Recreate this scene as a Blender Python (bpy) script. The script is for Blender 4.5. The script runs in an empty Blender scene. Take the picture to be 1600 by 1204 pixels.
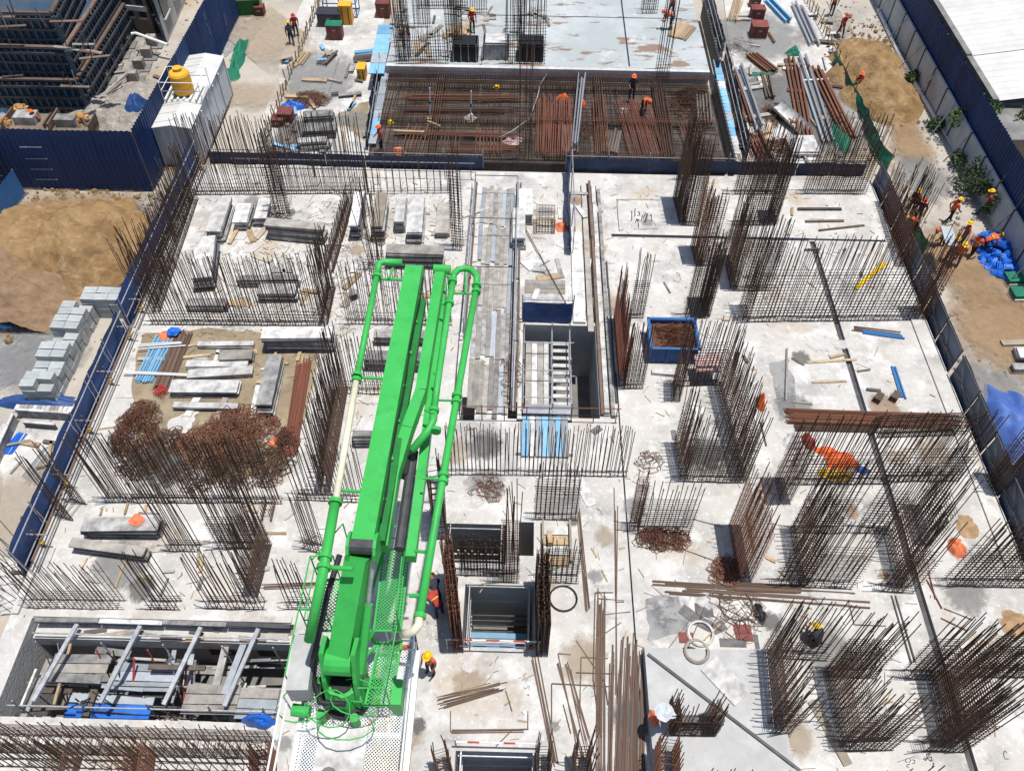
import bpy, math, random
from mathutils import Vector, Matrix, Quaternion, noise

# ------------------------------------------------------------------ camera, sky, sun, exposure
SC = bpy.context.scene
COL = SC.collection
RND = random.Random(7)
FPX, CAMH = 1320.0, 28.0
PITCH, ROLL, YAW = math.radians(50.5), math.radians(.79), math.radians(.7)
def _rz(v):
    c, s = math.cos(YAW), math.sin(YAW)
    return Vector((c*v[0]-s*v[1], s*v[0]+c*v[1], v[2]))
_U0 = Vector((0, math.sin(PITCH), math.cos(PITCH))); _R0 = Vector((1, 0, 0))
FW = _rz((0, math.cos(PITCH), -math.sin(PITCH)))
RI = _rz(math.cos(ROLL)*_R0+math.sin(ROLL)*_U0)
UI = _rz(-math.sin(ROLL)*_R0+math.cos(ROLL)*_U0)
cam = bpy.data.cameras.new('camera'); cam.sensor_width = 36; cam.lens = 36*FPX/1600
cam.clip_end = 2000; cam.clip_start = .2
camo = bpy.data.objects.new('camera', cam); COL.objects.link(camo)
m = Matrix((RI, UI, -FW)).transposed().to_4x4(); m.translation = (0, 0, CAMH)
camo.matrix_world = m; SC.camera = camo

SUN_Z = math.radians(9)
w = bpy.data.worlds.new('World'); SC.world = w; w.use_nodes = True
nt = w.node_tree; bg = nt.nodes['Background']
sk = nt.nodes.new('ShaderNodeTexSky'); sk.sky_type = 'NISHITA'; sk.sun_disc = False
sk.sun_elevation = math.radians(81); sk.sun_rotation = math.radians(90)
nt.links.new(sk.outputs[0], bg.inputs[0]); bg.inputs[1].default_value = .11
sl = bpy.data.lights.new('sun', 'SUN'); sl.energy = 4.4; sl.angle = math.radians(.53); sl.color = (1, .965, .91)
so = bpy.data.objects.new('sun', sl); COL.objects.link(so); so.rotation_euler = (0, SUN_Z, 0); so.location = (5, 10, 60)
SC.view_settings.view_transform = 'Standard'; SC.view_settings.look = 'None'
SC.view_settings.exposure = 0.24; SC.view_settings.gamma = 1

def P(x, y, z=0.0):
    "photo pixel -> point on the level plane z"
    d = FW+RI*((x-800)/FPX)-UI*((y-602)/FPX)
    t = (z-CAMH)/d.z
    return Vector((d.x*t, d.y*t, z))

# ------------------------------------------------------------------ materials
MATS = {}
def mat(name, col, rough=.8, var=.25, scale=3.0, metal=0.0, bump=0.0, bscale=40.0, col2=None, rnd=.0, spec=.3, lo=.35, hi=.65):
    m = bpy.data.materials.new(name); m.use_nodes = True; t = m.node_tree; b = t.nodes['Principled BSDF']
    b.inputs['Roughness'].default_value = rough; b.inputs['Metallic'].default_value = metal
    b.inputs['Specular IOR Level'].default_value = spec
    tc = t.nodes.new('ShaderNodeTexCoord'); n = t.nodes.new('ShaderNodeTexNoise')
    n.inputs['Scale'].default_value = scale; n.inputs['Detail'].default_value = 6; n.inputs['Roughness'].default_value = .62
    t.links.new(tc.outputs['Object'], n.inputs['Vector'])
    r = t.nodes.new('ShaderNodeMapRange'); r.inputs[1].default_value = lo; r.inputs[2].default_value = hi
    t.links.new(n.outputs[0], r.inputs[0])
    mx = t.nodes.new('ShaderNodeMix'); mx.data_type = 'RGBA'
    c2 = col2 if col2 else tuple(max(0, c*(1-var)) for c in col)
    c1 = col if col2 else tuple(min(1, c*(1+var*.45)) for c in col)
    mx.inputs[6].default_value = (*c1, 1); mx.inputs[7].default_value = (*c2, 1)
    t.links.new(r.outputs[0], mx.inputs[0]); out = mx.outputs[2]
    if rnd:
        oi = t.nodes.new('ShaderNodeObjectInfo'); hv = t.nodes.new('ShaderNodeHueSaturation')
        mr = t.nodes.new('ShaderNodeMapRange'); mr.inputs[3].default_value = 1-rnd; mr.inputs[4].default_value = 1+rnd*.5
        t.links.new(oi.outputs['Random'], mr.inputs[0]); t.links.new(mr.outputs[0], hv.inputs['Value'])
        t.links.new(out, hv.inputs['Color']); out = hv.outputs[0]
    t.links.new(out, b.inputs['Base Color'])
    if bump:
        n2 = t.nodes.new('ShaderNodeTexNoise'); n2.inputs['Scale'].default_value = bscale; n2.inputs['Detail'].default_value = 4
        t.links.new(tc.outputs['Object'], n2.inputs['Vector'])
        bp = t.nodes.new('ShaderNodeBump'); bp.inputs['Strength'].default_value = bump; bp.inputs['Distance'].default_value = .05
        t.links.new(n2.outputs[0], bp.inputs['Height']); t.links.new(bp.outputs[0], b.inputs['Normal'])
    MATS[name] = m
    return m

def layered(name, base, layers, rough=.9, bump=.3, bscale=6, streak=None):
    "base colour with successive noise-masked layers: (colour, scale, lo, hi, strength, detail)"
    m = bpy.data.materials.new(name); m.use_nodes = True; t = m.node_tree; b = t.nodes['Principled BSDF']
    b.inputs['Roughness'].default_value = rough; b.inputs['Specular IOR Level'].default_value = .2
    tc = t.nodes.new('ShaderNodeTexCoord'); cur = None
    for i, (c, sc, lo, hi, st, det) in enumerate(layers):
        mp = t.nodes.new('ShaderNodeMapping'); mp.inputs['Location'].default_value = (i*17.3, i*5.1, i*3.7)
        if streak and i in streak: mp.inputs['Scale'].default_value = streak[i]
        t.links.new(tc.outputs['Object'], mp.inputs[0])
        n = t.nodes.new('ShaderNodeTexNoise'); n.inputs['Scale'].default_value = sc; n.inputs['Detail'].default_value = det; n.inputs['Roughness'].default_value = .65
        t.links.new(mp.outputs[0], n.inputs['Vector'])
        r = t.nodes.new('ShaderNodeMapRange'); r.inputs[1].default_value = lo; r.inputs[2].default_value = hi; r.inputs[4].default_value = st
        t.links.new(n.outputs[0], r.inputs[0])
        mx = t.nodes.new('ShaderNodeMix'); mx.data_type = 'RGBA'
        if cur is None: mx.inputs[6].default_value = (*base, 1)
        else: t.links.new(cur, mx.inputs[6])
        mx.inputs[7].default_value = (*c, 1); t.links.new(r.outputs[0], mx.inputs[0]); cur = mx.outputs[2]
    t.links.new(cur, b.inputs['Base Color'])
    n2 = t.nodes.new('ShaderNodeTexNoise'); n2.inputs['Scale'].default_value = bscale; n2.inputs['Detail'].default_value = 8
    t.links.new(tc.outputs['Object'], n2.inputs['Vector'])
    bp = t.nodes.new('ShaderNodeBump'); bp.inputs['Strength'].default_value = bump; bp.inputs['Distance'].default_value = .08
    t.links.new(n2.outputs[0], bp.inputs['Height']); t.links.new(bp.outputs[0], b.inputs['Normal'])
    MATS[name] = m; return m

def stain_mat(name, col, lo=.35, hi=.6, st=.8, scale=8.0):
    'patch that fades out raggedly towards its rim'
    m = bpy.data.materials.new(name); m.use_nodes = True; t = m.node_tree; b = t.nodes['Principled BSDF']; b.inputs['Roughness'].default_value = .95; b.inputs['Specular IOR Level'].default_value = .1
    tc = t.nodes.new('ShaderNodeTexCoord'); n = t.nodes.new('ShaderNodeTexNoise'); n.inputs['Scale'].default_value = scale; n.inputs['Detail'].default_value = 9; n.inputs['Roughness'].default_value = .7; n.noise_dimensions = '4D'
    oi = t.nodes.new('ShaderNodeObjectInfo'); mw = t.nodes.new('ShaderNodeMath'); mw.operation = 'MULTIPLY'; mw.inputs[1].default_value = 50; t.links.new(oi.outputs['Random'], mw.inputs[0]); t.links.new(mw.outputs[0], n.inputs['W'])
    t.links.new(tc.outputs['Generated'], n.inputs['Vector'])
    d = t.nodes.new('ShaderNodeVectorMath'); d.operation = 'DISTANCE'; d.inputs[1].default_value = (.5, .5, 0)
    mp = t.nodes.new('ShaderNodeVectorMath'); mp.operation = 'MULTIPLY'; mp.inputs[1].default_value = (1, 1, 0); t.links.new(tc.outputs['Generated'], mp.inputs[0]); t.links.new(mp.outputs[0], d.inputs[0])
    r1 = t.nodes.new('ShaderNodeMapRange'); r1.inputs[1].default_value = .12; r1.inputs[2].default_value = .49; r1.inputs[3].default_value = .35; r1.inputs[4].default_value = -.35; t.links.new(d.outputs['Value'], r1.inputs[0])
    a = t.nodes.new('ShaderNodeMath'); a.operation = 'ADD'; t.links.new(n.outputs[0], a.inputs[0]); t.links.new(r1.outputs[0], a.inputs[1])
    r2 = t.nodes.new('ShaderNodeMapRange'); r2.inputs[1].default_value = lo; r2.inputs[2].default_value = hi; r2.inputs[4].default_value = st; t.links.new(a.outputs[0], r2.inputs[0])
    n2 = t.nodes.new('ShaderNodeTexNoise'); n2.inputs['Scale'].default_value = 3; n2.inputs['Detail'].default_value = 6; t.links.new(tc.outputs['Object'], n2.inputs['Vector'])
    mx = t.nodes.new('ShaderNodeMix'); mx.data_type = 'RGBA'; mx.inputs[6].default_value = (*[c*.7 for c in col], 1); mx.inputs[7].default_value = (*[min(1, c*1.25) for c in col], 1); t.links.new(n2.outputs[0], mx.inputs[0]); t.links.new(mx.outputs[2], b.inputs['Base Color'])
    t.links.new(r2.outputs[0], b.inputs['Alpha']); MATS[name] = m; return m
stain_mat('stain_grey', (.22, .22, .215), .52, .72, .55); stain_mat('stain_dark', (.11, .105, .10), .56, .74, .6, 10); stain_mat('stain_tan', (.37, .29, .2), .5, .75, .5); stain_mat('stain_rust', (.30, .17, .09), .56, .74, .5, 10); stain_mat('stain_white', (.66, .65, .63), .5, .68, .6, 10); stain_mat('soil_fade', (.31, .21, .125), .42, .78, .8, 12.0); stain_mat('road_tan', (.40, .32, .235), .45, .8, .6, 12.0)
layered('concrete', (.475, .455, .425), [((.30, .295, .285), .33, .47, .63, .8, 9), ((.60, .59, .57), .8, .5, .64, .85, 8), ((.37, .28, .185), .29, .56, .68, .65, 8), ((.19, .19, .19), 1.3, .58, .72, .55, 10), ((.66, .65, .63), 5, .58, .66, .6, 5), ((.16, .15, .14), 11, .64, .7, .55, 4)], .92, .3, 9)
layered('concrete_grey', (.40, .40, .395), [((.27, .27, .26), .4, .45, .7, .7, 7), ((.52, .52, .5), 1.1, .5, .7, .6, 6), ((.2, .2, .2), 5, .62, .74, .4, 6)], .9, .3, 9)
layered('concrete_wet', (.33, .36, .36), [((.44, .46, .47), .25, .45, .65, .9, 6), ((.2, .115, .07), .33, .55, .6, .85, 5), ((.6, .6, .58), .8, .6, .68, .6, 6)], .6, .1, 9, {1: (1, 3.2, 1)})
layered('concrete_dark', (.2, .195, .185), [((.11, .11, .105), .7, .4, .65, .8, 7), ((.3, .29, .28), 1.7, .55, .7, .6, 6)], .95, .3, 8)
layered('ground', (.40, .36, .305), [((.28, .265, .24), .22, .45, .65, .8, 7), ((.46, .42, .37), .6, .5, .68, .7, 7), ((.36, .225, .115), .13, .57, .68, .7, 6), ((.17, .16, .145), 2.4, .6, .74, .5, 8), ((.55, .52, .48), 7, .62, .7, .5, 3)], .95, .6, 7)
layered('soil', (.31, .21, .12), [((.27, .16, .08), .5, .42, .62, .8, 7), ((.43, .30, .17), 1.2, .5, .68, .7, 7), ((.19, .12, .07), 4, .6, .72, .6, 6)], .97, .9, 6)
layered('sand', (.265, .17, .08), [((.17, .10, .045), .55, .45, .6, .8, 8), ((.35, .245, .13), 1.6, .5, .66, .7, 7), ((.17, .105, .055), 5, .62, .72, .5, 5)], .97, 1.0, 5)
layered('mud', (.24, .19, .125), [((.33, .27, .18), .7, .45, .65, .8, 7), ((.15, .125, .09), 1.5, .5, .66, .6, 7)], .5, .2, 7)
layered('damp', (.21, .135, .08), [((.27, .185, .115), 1.1, .45, .65, .8, 7)], .8, .5, 7)
layered('grout', (.27, .27, .265), [((.12, .12, .125), 1.1, .47, .62, .8, 9), ((.42, .41, .40), 2.6, .55, .66, .7, 7), ((.08, .08, .085), 6, .6, .68, .6, 5)], .92, .4, 8)
layered('gravel', (.24, .24, .235), [((.34, .34, .33), 3, .45, .6, .8, 6), ((.12, .12, .12), 6, .55, .65, .7, 4)], .95, 1.0, 9)
layered('rubble', (.30, .27, .235), [((.19, .17, .15), 1.2, .45, .6, .8, 7), ((.42, .39, .35), 2.8, .55, .65, .8, 5), ((.1, .09, .085), 3.5, .6, .7, .7, 6)], .95, 1.0, 8)
mat('deck_ply', (.046, .036, .03), .9, .4, .9, rnd=.45, col2=(.105, .088, .076))
mat('tan_cover', (.42, .235, .085), .85, .35, 3)
mat('tarp_pale', (.075, .15, .42), .55, .35, 1.2, col2=(.045, .095, .30), bump=.5, bscale=3)
mat('rebar', (.068, .046, .036), .75, .4, 2.2, .2, col2=(.135, .075, .048), rnd=.45)
mat('rebar_rust', (.125, .06, .04), .85, .4, 1.5, .1, col2=(.19, .08, .045), rnd=.35)
mat('rebar_red', (.24, .085, .05), .85, .3, 1.5, 0, col2=(.15, .06, .045), rnd=.2)
mat('rebar_dry', (.19, .135, .105), .85, .3, 1.5, .1, col2=(.13, .08, .06), rnd=.35)
mat('ply', (.40, .345, .27), .85, .3, 1.5, rnd=.35, col2=(.27, .235, .19))
mat('plank', (.37, .345, .31), .88, .3, 2.5, rnd=.35, col2=(.22, .20, .18))
mat('plank_blue', (.35, .385, .42), .8, .3, 2.5, rnd=.3, col2=(.27, .30, .33))
mat('timber', (.42, .31, .19), .85, .3, 3, rnd=.3)
mat('timber_dark', (.085, .064, .05), .9, .3, 1.3, rnd=.35, col2=(.16, .135, .115))
mat('panel_white', (.60, .59, .57), .7, .3, 2.6, rnd=.3, col2=(.30, .29, .275), lo=.42, hi=.7)
mat('panel_grey', (.40, .395, .38), .7, .3, 2.4, .1, rnd=.4, col2=(.17, .165, .16))
mat('panel_dark', (.13, .135, .145), .6, .3, 1.3, .2, rnd=.35)
layered('green', (.042, .36, .07), [((.06, .40, .10), .8, .45, .65, .7, 5), ((.035, .28, .06), 2.2, .52, .68, .7, 6), ((.30, .33, .28), 5.5, .66, .72, .55, 7), ((.02, .12, .03), 3.0, .66, .76, .5, 8)], .42, .03, 20)
mat('green_dark', (.012, .16, .03), .45, .2, 2)
mat('cream', (.66, .62, .46), .5, .15, 2)
mat('white_steel', (.70, .71, .71), .45, .12, 3)
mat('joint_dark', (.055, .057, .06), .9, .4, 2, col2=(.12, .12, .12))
mat('paint_black', (.03, .03, .035), .8, .1, 9)
mat('steel', (.34, .34, .34), .45, .3, 3, .6)
mat('steel_dark', (.075, .075, .08), .55, .3, 3, .4)
mat('galv', (.42, .43, .45), .45, .25, 5, .5, rnd=.2)
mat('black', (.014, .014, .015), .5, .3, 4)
mat('rubber', (.02, .02, .022), .6, .2, 4)
mat('tarp_navy', (.012, .024, .062), .55, .45, 1.3, col2=(.018, .036, .09), bump=.6, bscale=3)
mat('tarp_blue', (.016, .045, .15), .55, .45, 1.3, col2=(.03, .075, .22), bump=.6, bscale=3)
mat('fence_blue', (.0075, .029, .108), .5, .25, .5, col2=(.016, .048, .145), bump=.15, bscale=2, rnd=.28)
mat('sheet_blue', (.03, .13, .32), .5, .3, 1, col2=(.045, .16, .38))
mat('light_blue', (.14, .36, .58), .6, .3, 1.6, rnd=.25, col2=(.24, .42, .56))
mat('bright_blue', (.015, .13, .55), .45, .3, 2, rnd=.25)
mat('skip_blue', (.025, .10, .34), .5, .35, 2, col2=(.016, .06, .2))
mat('guard_grey', (.12, .15, .205), .5, .3, .9, col2=(.075, .1, .15), bump=.4, bscale=2)
mat('form_blue', (.035, .08, .145), .6, .4, .7, col2=(.085, .115, .14), rnd=.4)
mat('net_green', (.01, .17, .10), .7, .5, 2, col2=(.012, .12, .07), bump=.8, bscale=6)
mat('red', (.42, .05, .045), .6, .3, 2)
mat('red_box', (.19, .055, .045), .7, .35, 2, rnd=.2)
mat('orange', (.72, .13, .03), .7, .25, 3)
mat('orange_rag', (.68, .19, .09), .8, .25, 3)
mat('brown_rag', (.36, .235, .13), .9, .3, 3)
mat('yellow', (.70, .44, .01), .45, .15, 3)
mat('yellow_steel', (.55, .36, .04), .5, .2, 3)
mat('tank', (.72, .36, .025), .45, .12, 2)
mat('roof_white', (.53, .525, .50), .55, .12, .8)
mat('wall_white', (.47, .48, .475), .85, .35, .7, col2=(.33, .345, .35))
mat('wall_grey', (.2, .195, .185), .9, .35, .8)
mat('wall_brown', (.20, .155, .12), .9, .35, .8)
mat('container', (.52, .54, .56), .55, .15, .8)
mat('glass', (.03, .035, .04), .15, .2, 1)
mat('pipe_white', (.58, .58, .57), .5, .2, 2)
mat('skin', (.20, .095, .055), .6, .1, 6)
mat('vest_orange', (.68, .12, .045), .75, .2, 8)
mat('vest_red', (.40, .045, .045), .8, .25, 8)
mat('shirt_dark', (.035, .035, .05), .85, .3, 8)
mat('shirt_white', (.5, .53, .57), .85, .2, 8)
mat('jeans', (.022, .026, .045), .85, .3, 8)
mat('boots', (.02, .018, .016), .7, .2, 8)
mat('block', (.40, .42, .415), .9, .25, 2, rnd=.15, col2=(.30, .325, .325))
mat('leaf', (.075, .125, .03), .6, .5, 1.3, col2=(.04, .075, .018), rnd=.1)
mat('leaf_dark', (.035, .065, .02), .6, .5, 1.3, rnd=.1)
mat('bark', (.1, .075, .05), .9, .3, 6)
mat('dust_red', (.42, .19, .17), .9, .5, 6, col2=(.5, .42, .4))
mat('tile_grey', (.15, .145, .145), .85, .3, 4, rnd=.2)

# ------------------------------------------------------------------ mesh builder
class MB:
    def __init__(s): s.v = []; s.f = []; s.m = []
    def add(s, vs, fs, mi=0):
        o = len(s.v); s.v += [tuple(v) for v in vs]; s.f += [tuple(i+o for i in f) for f in fs]; s.m += [mi]*len(fs); return s
    def box(s, c, d, rz=0, mi=0, q=None):
        hx, hy, hz = d[0]/2, d[1]/2, d[2]/2
        vs = [Vector((x, y, z)) for z in (-hz, hz) for x, y in ((-hx, -hy), (hx, -hy), (hx, hy), (-hx, hy))]
        r = q if q else Quaternion((0, 0, 1), rz)
        c = Vector(c); vs = [r@v+c for v in vs]
        return s.add(vs, [(3, 2, 1, 0), (4, 5, 6, 7), (0, 1, 5, 4), (1, 2, 6, 5), (2, 3, 7, 6), (3, 0, 4, 7)], mi)
    def b2(s, x0, x1, y0, y1, z0, z1, mi=0): return s.box(((x0+x1)/2, (y0+y1)/2, (z0+z1)/2), (x1-x0, y1-y0, z1-z0), 0, mi)
    def bar(s, a, b, r, n=4, mi=0, cap=True, r2=None):
        a = Vector(a); b = Vector(b); d = (b-a)
        if d.length < 1e-6: return s
        q = d.to_track_quat('Z', 'Y'); r2 = r if r2 is None else r2; o = math.pi/4 if n == 4 else 0
        vs = [a+q@Vector((r*math.cos(2*math.pi*i/n+o), r*math.sin(2*math.pi*i/n+o), 0)) for i in range(n)]
        vs += [b+q@Vector((r2*math.cos(2*math.pi*i/n+o), r2*math.sin(2*math.pi*i/n+o), 0)) for i in range(n)]
        fs = [(i, (i+1) % n, n+(i+1) % n, n+i) for i in range(n)]
        if cap: fs += [tuple(range(n-1, -1, -1)), tuple(range(n, 2*n))]
        return s.add(vs, fs, mi)
    def beam(s, a, b, wd, ht, up=(0, 0, 1), mi=0, w2=None, h2=None):
        "box beam from a to b (axis through its centre)"
        a = Vector(a); b = Vector(b); d = (b-a).normalized(); u = Vector(up); x = d.cross(u).normalized(); u = x.cross(d).normalized()
        w2 = wd if w2 is None else w2; h2 = ht if h2 is None else h2; vs = []
        for p, ww, hh in ((a, wd, ht), (b, w2, h2)):
            vs += [p-x*ww/2-u*hh/2, p+x*ww/2-u*hh/2, p+x*ww/2+u*hh/2, p-x*ww/2+u*hh/2]
        return s.add(vs, [(3, 2, 1, 0), (4, 5, 6, 7), (0, 1, 5, 4), (1, 2, 6, 5), (2, 3, 7, 6), (3, 0, 4, 7)], mi)
    def path(s, pts, r, n=6, mi=0):
        pts = [Vector(p) for p in pts]; rings = []
        for i, p in enumerate(pts):
            d = (pts[min(i+1, len(pts)-1)]-pts[max(i-1, 0)]).normalized(); q = d.to_track_quat('Z', 'Y')
            rr = r[i] if isinstance(r, (list, tuple)) else r
            rings.append([p+q@Vector((rr*math.cos(2*math.pi*k/n), rr*math.sin(2*math.pi*k/n), 0)) for k in range(n)])
        # keep rings aligned
        for i in range(1, len(rings)):
            best = min(range(n), key=lambda o: sum((rings[i][(k+o) % n]-rings[i-1][k]).length for k in range(n)))
            rings[i] = [rings[i][(k+best) % n] for k in range(n)]
        vs = [v for rg in rings for v in rg]; fs = []
        for i in range(len(rings)-1):
            for k in range(n): fs.append((i*n+k, i*n+(k+1) % n, (i+1)*n+(k+1) % n, (i+1)*n+k))
        fs += [tuple(range(n-1, -1, -1)), tuple(range((len(rings)-1)*n, len(rings)*n))]
        return s.add(vs, fs, mi)
    def prism(s, poly, z0, z1, mi=0):
        n = len(poly)
        a = sum(poly[i][0]*poly[(i+1) % n][1]-poly[(i+1) % n][0]*poly[i][1] for i in range(n))
        if a < 0: poly = poly[::-1]
        vs = [(p[0], p[1], z0) for p in poly]+[(p[0], p[1], z1) for p in poly]
        fs = [tuple(range(n-1, -1, -1)), tuple(range(n, 2*n))]+[(i, (i+1) % n, n+(i+1) % n, n+i) for i in range(n)]
        return s.add(vs, fs, mi)
    def sheet(s, fn, nu, nv, mi=0):
        vs = [fn(i/nu, j/nv) for j in range(nv+1) for i in range(nu+1)]
        fs = [(j*(nu+1)+i, j*(nu+1)+i+1, (j+1)*(nu+1)+i+1, (j+1)*(nu+1)+i) for j in range(nv) for i in range(nu)]
        return s.add(vs, fs, mi)
    def ball(s, c, r, n=8, k=6, mi=0, fn=None):
        c = Vector(c); r = Vector(r) if not isinstance(r, (int, float)) else Vector((r, r, r)); vs = []
        for j in range(1, k):
            for i in range(n):
                a, b = 2*math.pi*i/n, math.pi*j/k
                d = Vector((math.sin(b)*math.cos(a), math.sin(b)*math.sin(a), math.cos(b)))
                f = fn(d) if fn else 1
                vs.append(c+Vector((d.x*r.x, d.y*r.y, d.z*r.z))*f)
        vs += [c+Vector((0, 0, r.z)), c-Vector((0, 0, r.z))]; t = len(vs)-2
        fs = [(j*n+i, (j+1)*n+i, (j+1)*n+(i+1) % n, j*n+(i+1) % n) for j in range(k-2) for i in range(n)]
        fs += [(t, i, (i+1) % n) for i in range(n)]+[(t+1, (k-2)*n+(i+1) % n, (k-2)*n+i) for i in range(n)]
        return s.add(vs, fs, mi)
    def mesh(s, name, mats, off=(0, 0, 0), smooth=False):
        off = Vector(off)
        me = bpy.data.meshes.new(name); me.from_pydata([tuple(Vector(v)-off) for v in s.v], [], s.f)
        for x in (mats if isinstance(mats, (list, tuple)) else [mats]): me.materials.append(MATS[x])
        if any(s.m): me.polygons.foreach_set('material_index', s.m)
        if smooth: me.polygons.foreach_set('use_smooth', [True]*len(s.f))
        me.update(); return me
    def build(s, name, mats, parent=None, off=None, smooth=False):
        "one mesh object; a child keeps its thing's origin"
        if off is None:
            if parent is not None: off = root_loc(parent)
            else:
                xs = [v[0] for v in s.v]; ys = [v[1] for v in s.v]; zs = [v[2] for v in s.v]
                off = Vector(((min(xs)+max(xs))/2, (min(ys)+max(ys))/2, min(zs)))
        o = bpy.data.objects.new(name, s.mesh(name, mats, off, smooth)); COL.objects.link(o)
        if parent is not None: o.parent = parent
        else: o.location = off
        return o
def root_loc(o):
    while o.parent is not None: o = o.parent
    return o.location.copy()
def tag(o, label, cat, group=None):
    o['label'] = label; o['category'] = cat
    if group: o['group'] = group
    return o
def thing(name, label, cat, loc, group=None):
    o = bpy.data.objects.new(name, None); COL.objects.link(o); o.location = loc; o.empty_display_size = .2
    return tag(o, label, cat, group)
def structure(o): o['kind'] = 'structure'; return o
def stuff(o): o['kind'] = 'stuff'; return o
def link(name, me, parent, loc=(0, 0, 0), rot=None, sc=None):
    o = bpy.data.objects.new(name, me); COL.objects.link(o); o.location = loc
    if rot is not None: o.rotation_euler = rot
    if sc is not None: o.scale = sc
    if parent is not None: o.parent = parent
    return o
def U(a, b): return RND.uniform(a, b)
def clump(poly, n=3, amp=.25):
    "irregular outline: points along each side pushed in or out along the side's normal"
    out = []
    for i in range(len(poly)):
        a, b = Vector(poly[i][:2]), Vector(poly[(i+1) % len(poly)][:2]); d = b-a; nn = Vector((-d.y, d.x)).normalized(); am = min(amp, d.length/n*.6)
        for k in range(n):
            p = a.lerp(b, k/n)+(nn*U(-am, am) if k else Vector((0, 0))); out.append((p.x, p.y))
    # round the corners once
    res = []
    for i in range(len(out)):
        a, b = Vector(out[i]), Vector(out[(i+1) % len(out)]); res += [tuple(a.lerp(b, .25)), tuple(a.lerp(b, .75))]
    return res

# ------------------------------------------------------------------ ground, slabs, pits
GZ = -.5
BX0, BX1, BY0, BY1 = -17.55, 18.75, 1.0, 38.1
g = MB()
for x0, x1, y0, y1 in ((-220, BX0, -60, 400), (BX1, 220, -60, 400), (BX0, BX1, BY1, 400), (BX0, BX1, -60, BY0)):
    g.add([(x0, y0, GZ), (x1, y0, GZ), (x1, y1, GZ), (x0, y1, GZ)], [(0, 1, 2, 3)])
structure(g.build('ground', 'ground', off=(0, 0, 0)))
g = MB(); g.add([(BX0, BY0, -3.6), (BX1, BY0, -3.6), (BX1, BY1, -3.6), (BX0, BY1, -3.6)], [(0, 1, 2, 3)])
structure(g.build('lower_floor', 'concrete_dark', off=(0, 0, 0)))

def rect(px0, py0, px1, py1):
    a, b = P(px0, py0), P(px1, py1)
    return [min(a.x, b.x), max(a.x, b.x), min(a.y, b.y), max(a.y, b.y)]
HA = rect(727, 912, 834, 1014); HB = rect(697, 817, 790, 880); HB2 = rect(811, 815, 834, 868)
HC = rect(712, 1172, 842, 1300); HC[2] = 3.0
HD = [.15, 3.42, 21.4, 26.7]; HE = rect(722, 620, 741, 656); HF = rect(794, 627, 808, 654)
HL = [-16.75, -7.6, 8.75, 12.1]
DEEP = [HA, HB, HB2, HC, HD, HE, HF, HL]
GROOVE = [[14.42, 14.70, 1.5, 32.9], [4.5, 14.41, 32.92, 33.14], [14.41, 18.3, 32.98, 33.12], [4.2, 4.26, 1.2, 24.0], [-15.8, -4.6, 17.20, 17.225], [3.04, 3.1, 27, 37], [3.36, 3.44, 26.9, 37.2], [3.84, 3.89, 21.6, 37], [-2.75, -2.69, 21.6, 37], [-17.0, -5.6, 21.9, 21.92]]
def in_rect(x, y, r): return r[0] < x < r[1] and r[2] < y < r[3]
def slab_mesh(x0, x1, y0, y1, holes, grooves, zt, thick):
    xs = sorted({x0, x1, *[v for h in holes+grooves for v in h[:2] if x0 < v < x1]})
    ys = sorted({y0, y1, *[v for h in holes+grooves for v in h[2:] if y0 < v < y1]})
    def kind(i, j):
        if i < 0 or j < 0 or i >= len(xs)-1 or j >= len(ys)-1: return 3
        cx, cy = (xs[i]+xs[i+1])/2, (ys[j]+ys[j+1])/2
        if any(in_rect(cx, cy, h) for h in holes): return 2
        if any(in_rect(cx, cy, h) for h in grooves): return 1
        return 0
    mb = MB(); dz = {0: zt, 1: zt-.16, 2: zt-thick, 3: zt-thick}
    for i in range(len(xs)-1):
        for j in range(len(ys)-1):
            k = kind(i, j)
            if k >= 2: continue
            a, b, c, d = xs[i], xs[i+1], ys[j], ys[j+1]; z = dz[k]
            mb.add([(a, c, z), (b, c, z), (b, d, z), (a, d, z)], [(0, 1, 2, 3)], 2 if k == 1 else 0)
            for di, dj, p, q in ((-1, 0, (a, d), (a, c)), (1, 0, (b, c), (b, d)), (0, -1, (a, c), (b, c)), (0, 1, (b, d), (a, d))):
                n = kind(i+di, j+dj)
                if dz[n] < z: mb.add([(*p, dz[n]), (*q, dz[n]), (*q, z), (*p, z)], [(0, 1, 2, 3)], 1)
    return mb
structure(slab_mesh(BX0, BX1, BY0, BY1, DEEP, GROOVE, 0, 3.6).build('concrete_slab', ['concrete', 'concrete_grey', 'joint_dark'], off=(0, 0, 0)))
# raised pour beside the long rebar bundles
structure(MB().b2(4.42, 8.72, 1.0, P(1003, 1011, .6).y, 0, .6).build('raised_slab', 'concrete_grey', off=(0, 0, 0)))
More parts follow.
